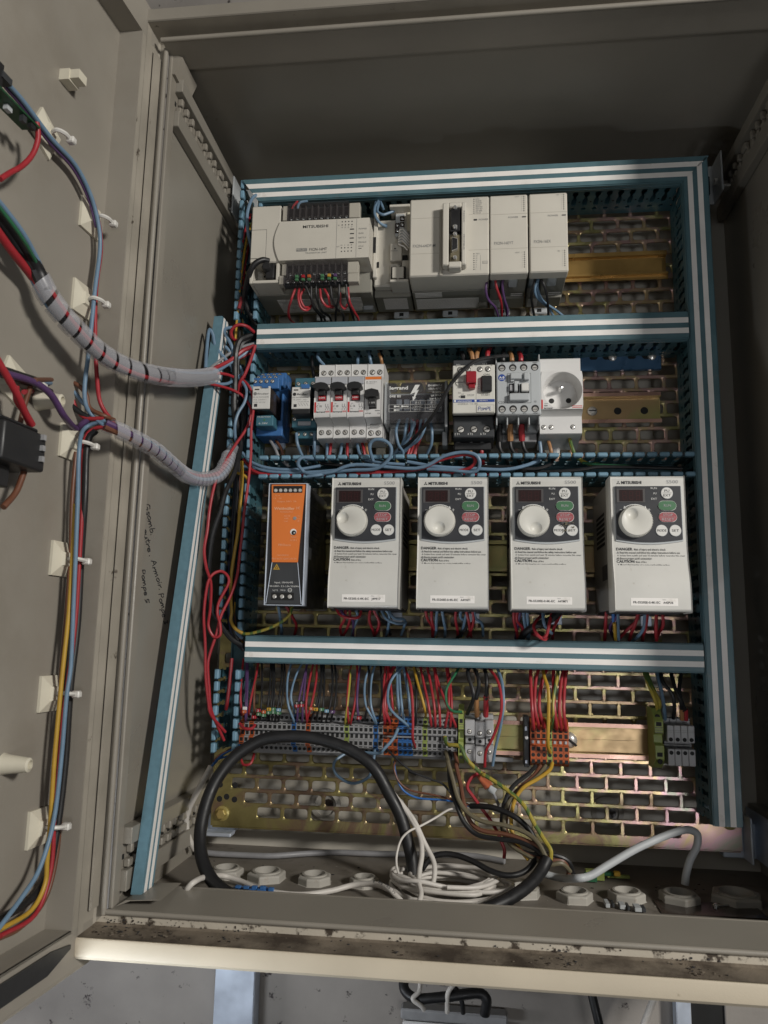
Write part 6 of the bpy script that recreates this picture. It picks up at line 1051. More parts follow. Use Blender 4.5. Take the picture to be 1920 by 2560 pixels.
# fill wires: many strands in the open left duct
def zl(x, y): return 480 + x / 4.425, 780 + y / 4.425
def zm(x, y): return 480 + x / 4.425, 1280 + y / 4.425
def zu(x, y): return 480 + x / 4.425, 400 + y / 4.425
LD = 'wires crammed in the open left duct'
left = [('yellow', 1.3, [(*zu(660, 700), 36), (*zu(600, 900), 44), (*zu(560, 1150), 50), (*zu(520, 1500), 54), (*zu(500, 1720), 56), (*zu(485, 1900), 58), (*zu(475, 2060), 56)], 'thin yellow wire rising up the left duct beside the wide controller'),
    ('red', 1.5, [(*zu(650, 600), 40), (*zu(590, 780), 46), (*zu(550, 960), 50), (*zu(530, 1150), 44), (*zu(510, 1500), 36)], 'red wire in the top part of the left duct'),
    ('dark red', 1.5, [(*zu(640, 900), 30), (*zu(590, 1150), 34), (*zu(560, 1450), 36), (*zu(540, 1700), 36)], 'dark red wire deep in the top of the left duct'),
    ('black', 2.0, [(*zu(600, 350), 36), (*zu(570, 700), 34), (*zu(560, 1100), 30), (*zu(540, 1600), 30), (*zl(520, 400), 40)], 'black wire filling the top of the left duct'),
    ('green', 1.3, [(*zu(640, 700), 32), (*zu(590, 950), 36), (*zu(570, 1200), 34)], 'green wire in the top of the left duct'),
    ('red', 1.8, [(*zl(690, 225), 58), (*zl(600, 155), 70), (*zl(500, 145), 74), (*zl(435, 210), 72), (*zl(450, 290), 66), (*zl(500, 320), 56)], 'red wire forming a small loop left of the upper middle duct'),
    ('black', 3.4, [(*zl(700, 250), 52), (*zl(600, 280), 60), (*zl(520, 330), 66), (*zl(480, 500), 66), (*zl(475, 800), 66), (*zl(465, 1050), 64), (*zl(500, 1250), 56), (*zl(540, 1350), 50)], 'thick black bundle bending down beside the upper middle duct'),
    ('black', 3.0, [(*zl(690, 290), 48), (*zl(600, 320), 56), (*zl(540, 380), 60), (*zl(505, 520), 60), (*zl(500, 800), 60), (*zl(500, 1100), 56)], 'second thick black cable bending down beside it'),
    ('grey', 1.7, [(*zl(690, 350), 58), (*zl(560, 385), 60), (*zl(400, 470), 66), (*zl(230, 600), 86), (*zl(150, 680), 100)], 'grey wire fanning out of the upper spiral wrap'),
    ('red', 2.4, [(*zl(690, 375), 60), (*zl(560, 430), 62), (*zl(420, 540), 70), (*zl(240, 630), 88), (*zl(150, 700), 100)], 'red wire bundle fanning out of the upper spiral wrap'),
    ('red', 1.9, [(*zl(640, 460), 54), (*zl(540, 500), 60), (*zl(420, 560), 66), (*zl(300, 620), 80)], 'second red wire fanning out of the upper spiral wrap'),
    ('blue', 1.7, [(*zl(200, 660), 96), (*zl(300, 640), 84), (*zl(400, 580), 72), (*zl(560, 480), 60), (*zl(655, 400), 56), (*zl(640, 470), 50)], 'blue wire fanning out of the upper spiral wrap'),
    ('red', 1.7, [(*zl(180, 700), 98), (*zl(280, 680), 88), (*zl(380, 690), 78), (*zl(460, 720), 68), (*zl(520, 760), 58)], 'red wire leaving the end of the upper spiral wrap'),
    ('blue', 1.8, [(*zl(160, 760), 98), (*zl(260, 795), 88), (*zl(380, 795), 78), (*zl(450, 765), 66), (*zl(520, 740), 58)], 'blue wire leaving the lower edge of the upper spiral wrap'),
    ('red', 1.55, [(*zl(170, 790), 98), (*zl(310, 820), 86), (*zl(440, 860), 72), (*zl(550, 920), 66), (*zl(630, 1020), 64), (*zl(655, 1120), 64), (*zl(600, 1290), 68), (*zl(480, 1470), 80), (*zl(370, 1650), 92), (*zl(260, 1880), 104), (*zl(200, 2150), 110), (*zm(170, 200), 112), (*zm(135, 420), 112), (*zm(160, 620), 106), (*zm(210, 800), 96), (*zm(200, 1080), 90), (*zm(180, 1260), 88), (*zm(240, 1380), 86), (*zm(310, 1360), 86), (*zm(310, 1240), 86), (*zm(280, 1120), 84), (*zm(300, 990), 84), (*zm(400, 800), 84), (*zm(395, 710), 86), (*zm(320, 655), 92), (*zm(220, 700), 98), (*zm(165, 830), 100), (*zm(130, 1150), 98), (*zm(145, 1450), 92), (*zm(150, 1800), 88), (*zm(180, 2100), 84), (*zm(215, 2250), 80), (*z6(210, 830), 62)], 'long red wire with a hanging loop outside the left duct'),
    ('blue', 1.9, [(*zl(150, 620), 100), (*zl(165, 400), 92), (*zl(190, 200), 84), (*zl(230, 250), 80), (*zl(260, 380), 76), (*zl(370, 520), 70), (*zl(460, 640), 62)], 'blue wire bent in a tall hook above the upper spiral wrap'),
    ('blue', 1.9, [(*zl(445, 170), 52), (*zl(365, 190), 62), (*zl(380, 260), 66), (*zl(440, 380), 66), (*zl(465, 500), 62)], 'blue wire hooked over the left duct wall'),
    ('blue', 1.7, [(*zl(370, 380), 66), (*zl(420, 440), 64), (*zl(470, 540), 60), (*zl(540, 620), 58), (*zl(550, 680), 58), (*zl(510, 720), 62), (*zl(570, 790), 66), (*zl(605, 880), 68), (*zl(580, 1000), 70), (*zl(510, 1120), 72), (*zl(475, 1250), 72), (*zl(480, 1400), 66), (*zl(500, 1480), 58)], 'blue wire snaking down the middle of the left duct'),
    ('red', 1.8, [(*zl(700, 370), 64), (*zl(660, 500), 66), (*zl(590, 680), 68), (*zl(530, 780), 66), (*zl(505, 900), 60), (*zl(500, 1080), 54), (*zl(510, 1400), 44)], 'red wire dropping from the duct corner beside the tall relay'),
    ('red', 1.55, [(*zl(550, 740), 64), (*zl(620, 810), 66), (*zl(665, 900), 66), (*zl(680, 1060), 72), (*zl(655, 1300), 74), (*zl(650, 1600), 74), (*zl(620, 1900), 74), (*zl(580, 2200), 74), (*zm(560, 200), 74), (*zm(530, 450), 74), (*zm(500, 700), 74), (*zm(430, 920), 78), (*zm(320, 1150), 82), (*zm(270, 1350), 84), (*zm(200, 1560), 84), (*zm(175, 1700), 84), (*zm(190, 1950), 82), (*zm(215, 2200), 78), (*z6(200, 900), 60)], 'long red wire running down the front of the left duct'),
    ('black', 2.6, [(*zl(590, 1050), 56), (*zl(570, 1300), 60), (*zl(540, 1500), 66), (*zl(480, 1750), 82), (*zl(370, 2000), 94), (*zl(320, 2200), 98), (*zm(270, 120), 98), (*zm(220, 300), 98), (*zm(190, 560), 94), (*zm(180, 850), 86), (*zm(230, 1100), 80), (*zm(330, 1270), 74), (*zm(430, 1400), 66), (*zm(560, 1480), 56)], 'black cable bowing out in front of the left duct'),
    ('yellow', 1.8, [(*zl(550, 1650), 60), (*zl(555, 1850), 62), (*zl(530, 2150), 62), (*zm(510, 200), 62), (*zm(470, 450), 62), (*zm(435, 700), 62), (*zm(430, 950), 62), (*zm(440, 1100), 62), (*zm(430, 1200), 62), (*zm(480, 1290), 62), (*zm(560, 1340), 60)], 'yellow wire running down the left duct to the lower duct'),
    ('yellow', 1.5, [(*zl(500, 1780), 52), (*zl(580, 1810), 60), (*zl(610, 1850), 54)], 'short yellow wire crossing below the open duct end'),
    ('blue', 1.6, [(*zm(420, 1000), 50), (*zm(430, 1150), 52), (*zm(480, 1320), 54), (*zm(560, 1400), 52)], 'pale blue wire bending into the lower duct'),
    ('yellow', 1.5, [(*zm(470, 1000), 40), (*zm(450, 1250), 46), (*zm(500, 1400), 50), (*zm(560, 1450), 46)], 'yellow wire deep beside the lower duct end'),
    ('dark red', 1.9, [(*zm(440, 1620), 50), (*zm(420, 1850), 54), (*zm(390, 2100), 54), (*z6(215, 640), 50)], 'dark red wire in the bottom part of the left duct'),
    ('red', 1.6, [(*z6(330, 760), 56), (*z6(370, 800), 62), (*z6(430, 800), 62), (*z6(455, 770), 56)], 'short red wire looping between the first terminals'),
    ('red', 1.4, [(*z6(340, 1050), 40), (*z6(360, 1100), 44), (*z6(420, 1090), 44), (*z6(450, 1010), 36)], 'short red wire looping under the left terminals')]
for i in range(9):
    x0 = 505 + 14 * (i % 5); left.append((('black', 'black', 'dark red', 'black', 'brown', 'black', 'navy', 'black', 'black')[i], 1.9, [(*zl(x0 + 60 - 6 * i, 600 + 60 * i), 22 + 3 * i), (*zl(x0 + J(14), 1000), 26 + 3 * i), (*zl(x0 - 20 + J(14), 1500), 26 + 3 * i), (*zl(x0 - 40 + J(14), 2000), 28 + 3 * i), (*zm(x0 - 90 + J(10), 400), 28 + 3 * i), (*zm(x0 - 110 + J(10), 900), 28 + 3 * i), (*zm(x0 - 80 + J(10), 1300), 30 + 3 * i), (*zm(x0 + 30, 1440 + 12 * i), 32 + 2 * i)],
        '%s long dark strand from the left packed in the left duct' % ORD[i]))
for c, r_, pt_, lb in left: wire('wire', c, r_, pt_, lb, LD)
cn2 = thing('wire_connector', 'clear crimp connector with red core hanging in the left duct', 'wire connector', A(603, 750, 58)); mb = MB(); c0 = A(602, 742, 58); c1 = A(600, 775, 60); mb.tube([c0, c1], 4.4, 'clearlid', 10, sub=1); mb.build('sleeve', cn2); mb = MB(); mb.tube([A(604, 744, 58), A(597, 772, 60)], 2, 'w_red', 8, sub=1); mb.build('core', cn2)
# blue loop near the terminals and small wires to the bottom
wire('wire', 'blue', 1.6, [(*z7(120, 790), 58), (*z7(80, 880), 66), (*z7(0, 970), 70), (*z6(1480, 1005), 66), (*z6(1320, 998), 58)], 'blue wire sweeping left across the terminal row', None)
wire('wire', 'blue', 1.5, [(*z6(1450, 955), 44), (*z6(1440, 1060), 52), (*z6(1400, 1200), 54), (*z6(1260, 1255), 52), (*z6(1130, 1180), 50), (*z6(1115, 1080), 48), (*z6(1200, 1010), 40)], 'blue wire hanging in a round loop below the terminal row', None)
# ---------------- door fittings ----------------
def AD(px, py, off=0): return AX(px, py, DX0 + off, DS, DD0)
DG = 'ivory cable-tie mounts stuck on the open door'
def mount(px, py, lab, tie=True, rot=0.0, hx=34):
    c = AD(px, py, 1); t = c[2] - DD0; z = c[1]; T = thing('tie_mount', lab, 'cable-tie mount', c, DG)
    def sq(h, off):
        o = []
        for a in (45, 135, 225, 315):
            r = math.radians(a + rot); o.append(DW(off, z + h * 1.414 * math.sin(r), t + h * 1.414 * math.cos(r)))
        return o
    mb = MB(); vs = sq(14, .1) + sq(14, 2.4) + sq(6, 5.5) + sq(5, 7.5)
    mb.add(vs, [(k * 4 + i, k * 4 + (i + 1) % 4, k * 4 + 4 + (i + 1) % 4, k * 4 + 4 + i) for k in range(3) for i in range(4)] + [(12, 13, 14, 15)], 'mount'); mb.build('mount_base', T, smooth=False)
    if tie:
        mb = MB(); pts = [DW(6, z, t), DW(13, z + .5, t + 3), DW(17.5, z, t - 1), DW(18, z - .5, t - 7)]
        mb.tube(pts, 1.7, 'tie', 6); mb.build('tie_strap', T)
        mb = MB(); h = DW(18, z - 1, t - 9); mb.box(h[0] - 3.4, h[0] + 3.4, h[1] - 2.8, h[1] + 2.8, h[2] - 3, h[2] + 3, 'tie', 1); mb.build('tie_head', T)
mount(112, 334, 'ivory tie mount turned as a diamond, topmost on the door', rot=24); mount(224, 546, 'second tie mount from the top of the door, near the hinge'); mount(205, 750, 'third tie mount from the top, just above the upper spiral wrap'); mount(33, 955, 'tie mount at the left photo edge holding the dark bundle', rot=20)
mount(175, 1108, 'tie mount just below the start of the lower spiral wrap'); mount(153, 1398, 'tie mount halfway down the lower door'); mount(125, 1733, 'tie mount second from the bottom of the door'); mount(97, 2067, 'lowest tie mount on the door')
def standoff(px, py, lab, kind):
    c = AD(px, py, 0); t = c[2] - DD0; z = c[1]; mb = MB()
    if kind == 'latch': dbox(mb, .1, 9, z - 5, z + 5, t - 7, t + 7, 'mount'); dbox(mb, 9, 17, z - 3.5, z + 4.5, t - 5, t + 6, 'mount')
    else: mb.lathe((c[0], z, c[2]), [(8, 0), (7, 3), (5.2, 20), (3.4, 21), (3.2, 17)], 'mount', 16, 'x')
    mb.build('door_standoff', None, lab, 'standoff', 'ivory plastic fittings on the open door', org=c)
standoff(160, 200, 'flat ivory plastic clip near the top of the open door', 'latch'); standoff(8, 1910, 'ivory plastic cone sticking out of the lower door', 'cone'); standoff(95, 1003, 'ivory plastic cone behind the cable bundle on the door', 'cone')
# circuit board at the left edge
c = AX(100, 320, DX0 + 30, DS, DD0); T = thing('circuit_board', 'green circuit board edge jutting from the door at the upper left', 'circuit board', c); t = c[2] - DD0; z = c[1]
mb = MB(); dbox(mb, 16, 30, z - .8, z + .8, t, t + 90, 'pcb'); mb.build('board', T)
for i in range(12): mb = MB(); o = random.uniform(16, 26); tt = t + 3 + 5 * i; h = random.uniform(2, 6); dbox(mb, o, o + random.uniform(3, 5), z + .9 if i % 2 else z - h - .9, z + .9 + h if i % 2 else z - .9, tt, tt + random.uniform(3, 6), ('black', 'pcb', 'charcoal', 'pcb', 'grey')[i % 5]); mb.build('component', T)
mb = MB(); dbox(mb, 16, 24, z + 1, z + 24, t + 34, t + 48, 'black'); dbox(mb, 18, 25, z + 14, z + 19, t + 26, t + 36, 'charcoal'); mb.build('component', T)
# black switch block
c = AD(45, 1115, 14); T = thing('switch_block', 'black contact block on the back of a door switch at the left edge', 'switch block', c); t = c[2] - DD0; z = c[1]
mb = MB(); dbox(mb, 2, 32, z - 19, z + 9, t - 6, t + 40, 'black'); dbox(mb, 6, 28, z + 9, z + 13, t - 2, t + 40, 'black'); mb.build('block', T, bevel=2.0)
mb = MB(); dbox(mb, 4, 20, z - 34, z - 18.2, t + 14, t + 34, 'black'); mb.build('lower_block', T, bevel=1)
for k in range(3): mb = MB(); dbox(mb, 30, 34.6, z - 12 + 8 * k, z - 8 + 8 * k, t - 1.5, t + 1.5, 'tgrey'); mb.build('block_screw', T)
# door wires
def dw(col, r, pts, lab, grp='thin wires tied along the open door'):
    P = [AD(*p) if len(p) == 3 and p[2] < 60 else A(*p) for p in pts]; mb = MB(); mb.tube(P, r * .88, 'w_' + col, 10)
    return mb.build('wire', None, lab, 'wire', grp, org=P[0])
top = [(0, 178), (22, 212), (62, 258), (128, 346), (188, 412), (226, 486), (246, 560), (250, 622), (238, 720), (230, 800), (222, 880), (212, 960), (214, 1010)]
dw('blue', 2.1, [(x, y, 12) for x, y in top] + [(232, 1040, 262), (262, 1066, 262)], 'pale blue wire curving down the upper door through the tie mounts')
dw('violet', 1.7, [(x - 5, y + 9, 9) for x, y in top[:7]], 'violet wire beside the blue one at the top of the door')
dw('red', 2.1, [(x + (2 if i < 6 else 9), y + 5, 9) for i, (x, y) in enumerate(top[3:9])] + [(238, 850, 262), (243, 950, 262), (252, 1010, 262), (285, 1060, 250)], 'red wire running down the upper door beside the blue one')
dw('red', 2.3, [(92, 306, 26), (95, 345, 26), (82, 385, 24), (55, 415, 22), (25, 432, 20), (0, 448, 20)], 'red wire looping from the green circuit board')
for c_, off, r_, dx, lab in (('black', 20, 5.5, 8, 'thick black cable feeding the upper spiral wrap'), ('red', 18, 3.6, -16, 'thick red cable feeding the upper spiral wrap'), ('blue', 26, 2.2, 18, 'pale blue wire feeding the upper spiral wrap'), ('black', 16, 4.6, -4, 'second black cable feeding the upper spiral wrap'), ('green', 30, 1.6, 12, 'dark green wire feeding the upper spiral wrap')):
    dw(c_, r_, [(-40 + dx, 500 - dx, off), (0 + dx, 548 - dx, off), (45 + dx, 610 - dx, off), (90 + dx * .7, 680 - dx * .6, 356), (114 + dx * .4, 728, 350)], lab, 'cables feeding the upper spiral wrap')
low = {'yellow': [(188, 1260), (181, 1393), (172, 1530), (158, 1663), (150, 1745), (136, 1899), (126, 2053), (118, 2150), (112, 2212), (77, 2277), (0, 2324)],
       'blue': [(262, 1052), (215, 1068), (199, 1110), (194, 1250), (189, 1393), (183, 1530), (177, 1663), (166, 1745), (153, 1899), (134, 2053), (100, 2169), (58, 2239), (-10, 2330)],
       'red': [(272, 1066), (232, 1074), (210, 1110), (206, 1250), (199, 1393), (188, 1560), (170, 1700), (158, 1790), (146, 1899), (136, 2030), (128, 2169), (89, 2285), (0, 2340)],
       'black': [(240, 1076), (218, 1110), (212, 1250), (203, 1393), (194, 1560), (178, 1700), (171, 1790), (164, 1899), (146, 2053), (118, 2190), (70, 2255), (0, 2298)],
       'brown': [(190, 1130), (180, 1250), (176, 1393), (164, 1560), (152, 1700), (150, 1850), (150, 2053), (134, 2180), (105, 2262), (50, 2320), (0, 2345)]}
for k, pts in low.items():
    of = {'yellow': 15, 'blue': 19, 'red': 12, 'black': 9, 'brown': 6}[k]; r_ = 2.0 if k != 'black' else 3.1
    dw(k, r_, [((x, y, of) if x < 205 else (x, y, 262)) for x, y in pts], '%s wire running down the lower door to the bottom left corner' % k)
mid = [('violet', 3.0, [(-30, 925, 22), (30, 938, 22), (90, 958, 20), (130, 990, 20), (160, 1040, 18), (190, 1072, 262), (205, 1060, 262), (225, 1045, 262)], 'dark violet wire drooping from the left bundle on the door'), ('brown', 2.2, [(88, 950, 22), (150, 950, 270), (190, 960, 268), (215, 985, 266), (224, 1020, 264), (262, 1040, 262), (285, 1050, 250)], 'brown wire arching to the lower spiral wrap'),
       ('blue', 2.0, [(88, 958, 20), (150, 960, 268), (185, 980, 266), (210, 1010, 264), (250, 1036, 262)], 'pale blue wire arching to the lower spiral wrap'), ('red', 2.2, [(60, 980, 16), (110, 974, 270), (160, 972, 268), (178, 990, 266), (190, 1020, 264), (215, 1045, 263), (260, 1046, 262)], 'red wire arching to the lower spiral wrap'),
       ('black', 2.6, [(90, 962, 16), (150, 990, 268), (180, 1015, 266), (215, 1040, 263), (270, 1056, 258)], 'black wire arching to the lower spiral wrap'), ('red', 3.0, [(-10, 895, 28), (20, 945, 28), (45, 990, 28), (62, 1030, 26), (80, 1062, 24)], 'thick red wire running to the black switch block'), ('red', 2.6, [(40, 965, 22), (42, 1000, 22), (60, 1030, 22), (74, 1060, 22)], 'second red wire running to the black switch block'),
       ('brown', 2.2, [(76, 966, 14), (62, 1010, 14), (50, 1060, 14)], 'brown wire behind the red ones at the switch block'), ('brown', 2.6, [(60, 1180, 20), (40, 1230, 20), (8, 1268, 20)], 'brown wire hanging under the black switch block'), ('black', 5.0, [(-40, 920, 14), (0, 928, 14), (50, 944, 14), (88, 956, 14)], 'thick black bundle at the left edge of the door')]
for c_, r_, p_, lb in mid: dw(c_, r_, p_, lb, 'wires in the middle of the open door')
# spiral wraps
def spiral(name, lab, path, r, pitches, inner, lw=.9):
    P = [Vector(A(*p)) for p in path]; Q = []; E = [P[0] * 2 - P[1]] + P + [P[-1] * 2 - P[-2]]
    for i in range(1, len(E) - 2):
        a, b, c, e = E[i - 1:i + 3]
        for j in range(24): t = j / 24; Q.append(0.5 * ((2 * b) + (c - a) * t + (2 * a - 5 * b + 4 * c - e) * t * t + (3 * b - a - 3 * c + e) * t ** 3))
    Q.append(P[-1]); T = [(Q[min(i + 1, len(Q) - 1)] - Q[max(i - 1, 0)]).normalized() for i in range(len(Q))]; Nn = []; nrm = T[0].orthogonal().normalized(); L = [0.0]
    for i in range(len(Q)):
        nrm = (nrm - T[i] * nrm.dot(T[i])).normalized(); Nn.append(nrm)
        if i: L.append(L[-1] + (Q[i] - Q[i - 1]).length)
    def at(s):
        s = max(0, min(L[-1] - 1e-4, s)); i = 0
        lo, hi = 0, len(L) - 1
        while hi - lo > 1:
            m = (lo + hi) // 2
            if L[m] <= s: lo = m
            else: hi = m
        f = (s - L[lo]) / max(1e-6, L[hi] - L[lo]); p = Q[lo].lerp(Q[hi], f); t = T[lo].lerp(T[hi], f).normalized(); n = Nn[lo].lerp(Nn[hi], f); n = (n - t * n.dot(t)).normalized(); return p, t, n
    th = thing(name, lab, 'spiral wrap', path[-1] and A(*path[-1]), 'translucent spiral cable wraps')
    mb = MB(); s = 0.0; ph = 0.0; rows = []; SEG = 18
    while s < L[-1]:
        pitch = pitches(s / L[-1]); gap = 3.2 if pitch > 10 else .7; wdt = pitch - gap
        for k in range(2 * 1):
            pass
        rows.append((s, ph, wdt, pitch)); s += pitch / SEG; ph += 2 * math.pi / SEG
    def ringpt(s_, ph_, rr): p, t, n = at(s_); b = t.cross(n); return tuple(p + (n * math.cos(ph_) + b * math.sin(ph_)) * rr)
    vs = []; fs = []
    for (s_, ph_, w_, pi_) in rows:
        bulge = 0.5 if pi_ < 10 else .15
        vs += [ringpt(s_, ph_, r), ringpt(s_ + w_ * .5, ph_, r + bulge), ringpt(s_ + w_, ph_, r), ringpt(s_ + w_, ph_, r - lw), ringpt(s_, ph_, r - lw)]
    for i in range(len(rows) - 1):
        for a in range(5): b = (a + 1) % 5; fs.append([i * 5 + a, i * 5 + b, i * 5 + 5 + b, i * 5 + 5 + a])
    mb.add(vs, fs, 'spiral'); mb.build('wrap', th)
    for (c_, rr, ang, off) in inner:
        mb = MB(); pts = []
        for k in range(30): p, t, n = at(L[-1] * k / 29); b = t.cross(n); a = ang + k * .12; pts.append(tuple(p + (n * math.cos(a) + b * math.sin(a)) * off))
        mb.tube(pts, rr, 'w_' + c_, 8, sub=1); mb.build('inner_wire', th)
spiral('spiral_wrap', 'upper translucent spiral wrap bridging from the door to the cabinet', [(88, 676, 356), (120, 738, 346), (160, 792, 330), (200, 834, 312), (250, 880, 290), (310, 915, 266), (380, 936, 240), (450, 945, 180), (500, 944, 142), (532, 938, 112)], 8.6, lambda f: 15.0 if f < .62 else 4.6, [('black', 4.2, 0, 2.6), ('red', 1.8, 2.2, 4.6), ('black', 3.6, 3.6, 3.0), ('blue', 1.6, 5.0, 5.2)])
spiral('spiral_wrap', 'lower translucent spiral wrap sagging from the door into the left duct', [(262, 1062, 276), (300, 1078, 266), (345, 1100, 244), (390, 1126, 214), (430, 1160, 178), (465, 1188, 135), (505, 1198, 115), (545, 1188, 98), (566, 1160, 86), (572, 1138, 78)], 7.4, lambda f: 13.5 if f < .55 else 4.4, [('red', 1.8, 0, 3.4), ('blue', 1.8, 1.4, 3.6), ('violet', 2.8, 3.2, 2.4), ('brown', 2.2, 4.8, 3.0)])
mb = MB(); mb.tube([A(556, 1165, 86), A(572, 1140, 76), A(585, 1120, 66)], 6.2, 'spiral', 10); mb.build('sleeve_end', None, 'short translucent sleeve where the lower wrap enters the left duct', 'sleeve', org=A(570, 1145, 76))

# ---------------- floor of the cabinet ----------------
GG = 'ivory cable gland nuts in the cabinet floor'
def gland(px, py, R, lab, n=6, a0=.3, filled=False):
    x, z, d = AZ(px, py, -225); T = thing('gland_nut', lab, 'gland nut', (x, -234, d), GG); mb = MB()
    mb.lathe((x, -234, d), [(R, .1), (R, 6.2), (R * .93, 7.4), (R * .74, 7.6), (R * .735, .6)], 'gland', n, 'z', a0); mb.build('nut', T, smooth=False, bevel=.7)
    mb = MB(); mb.lathe((x, -234, d), [(0, 1.3), (R * .6, 1.4), (R * .62, 9), (R * .73, 8.8), (R * .73, 7.3), (R * .72, .9)], 'gland', 28, 'z'); mb.lathe((x, -234, d), [(R * .58, 1.5), (R * .58, 1.9), (0, 2)], 'black', 24, 'z') if filled else None; mb.build('threaded_ring', T)
for px, py, R, lab in ((567, 2166, 17, 'gland nut half hidden behind the black hose at the left'), (667, 2174, 19, 'largest gland nut, second from the left on the cabinet floor'), (787, 2182, 16.5, 'empty gland nut, third from the left on the cabinet floor'), (911, 2189, 14.2, 'smallest gland nut, left of the white cable coil'),
                        (1309, 2213, 16, 'gland nut partly behind the short black sleeve'), (1436, 2224, 17, 'gland nut with brown wires passing through it'), (1566, 2224, 17.2, 'empty gland nut right of the brown wires'), (1698, 2228, 19, 'gland nut with the light grey cable, in the shade'), (1840, 2228, 24, 'large dark gland nut in the lower right corner')): gland(px, py, R, lab, 6 if px not in (787, 911) else 8, .25 + px * .01, px in (1436, 1698))
def cable(name, col, r, pts, lab, grp=None, n=12, cat='cable', rough=None):
    P = [p if len(p) == 4 else A(*p) for p in pts]; P = [p[:3] for p in P]; mb = MB(); mb.tube(P, r, 'w_' + col, n, sub=8); return mb.build(name, None, lab, cat, grp, org=P[0])
def F(px, py, z): return (*AZ(px, py, z), 0)
cable('hose', 'black', 6.0, [(1033, 2186, 88), (1030, 2150, 86), (1021, 2110, 84), (1002, 2042, 82), (972, 1983, 80), (937, 1922, 78), (892, 1884, 76), (831, 1857, 75), (762, 1842, 76), (700, 1842, 78), (650, 1852, 80), (590, 1889, 86), (550, 1936, 94), (524, 1985, 102), (506, 2045, 112), (500, 2100, 122), (507, 2153, 134), (530, 2200, 146), (566, 2232, 156), (610, 2250, 160), (660, 2270, 160)], 'thick black hose arching in a big loop over the bottom left terminals', n=18)
cable('hose', 'black', 5.6, [(1368, 2148, 104), (1352, 2178, 112), (1325, 2210, 126), (1285, 2240, 142), (1240, 2263, 154), (1190, 2282, 160)], 'short thick black sleeve leaving the wire bundle at lower right centre', n=18)
def y3(x, y): return 900 + x / 2.765, 1900 + y / 2.765
def y4(x, y): return 1320 + x / 2.765, 1900 + y / 2.765
def y1(x, y): return 300 + x / 2.37, 1900 + y / 2.37
def dd(z, pts): return [(*z(a, b), c) for a, b, c in pts]
cable('cable', 'black', 2.7, dd(y3, [(765, 318, 60), (850, 320, 68), (950, 338, 76), (1080, 400, 82), (1175, 490, 84), (1222, 600, 88), (1205, 700, 96), (1130, 775, 106), (1020, 798, 110), (900, 765, 106), (780, 700, 96), (650, 655, 88), (540, 655, 86), (470, 700, 86), (425, 760, 88)]), 'black cable making a sagging loop behind the coil')
cable('cable', 'grey', 3.0, [F(*y1(438, 520), -226), F(*y1(520, 550), -229), F(*y1(700, 562), -230), F(*y1(900, 568), -230), F(*y1(1100, 555), -230), F(*y1(1300, 548), -230), F(*y1(1500, 555), -230), F(*y3(600, 655), -230), F(*y3(800, 665), -230), F(*y3(1000, 700), -230)], 'grey cable lying along the back of the cabinet floor')
cable('cable', 'white', 3.1, dd(y1, [(540, 38, 62), (500, 110, 66), (440, 220, 62), (400, 310, 56), (392, 390, 50), (410, 470, 44), (440, 528, 36)]), 'light grey cable bending down at the left of the black hose')
cable('wire', 'bright blue', 1.2, dd(y1, [(540, 40, 62), (570, 10, 60)]) + [(*z6(160, 1050), 56), (*z6(260, 1020), 52), (*z6(340, 960), 48), (*z6(370, 920), 44)], 'bright blue core leading from the grey cable to the first terminals', cat='wire')
cable('wire', 'brown', 1.2, [(*z6(110, 1085), 62), (*z6(150, 1030), 56), (*z6(230, 985), 52), (*z6(320, 930), 44)], 'brown core leading from the grey cable to the first terminals', cat='wire')
cable('wire', 'bright blue', 1.2, [(*z6(110, 1088), 62), (*z6(200, 1010), 54), (*z6(300, 960), 50), (*z6(330, 925), 44)], 'second bright blue core beside the brown one', cat='wire')
BW = 'wires looping from the terminals into the short black sleeve'
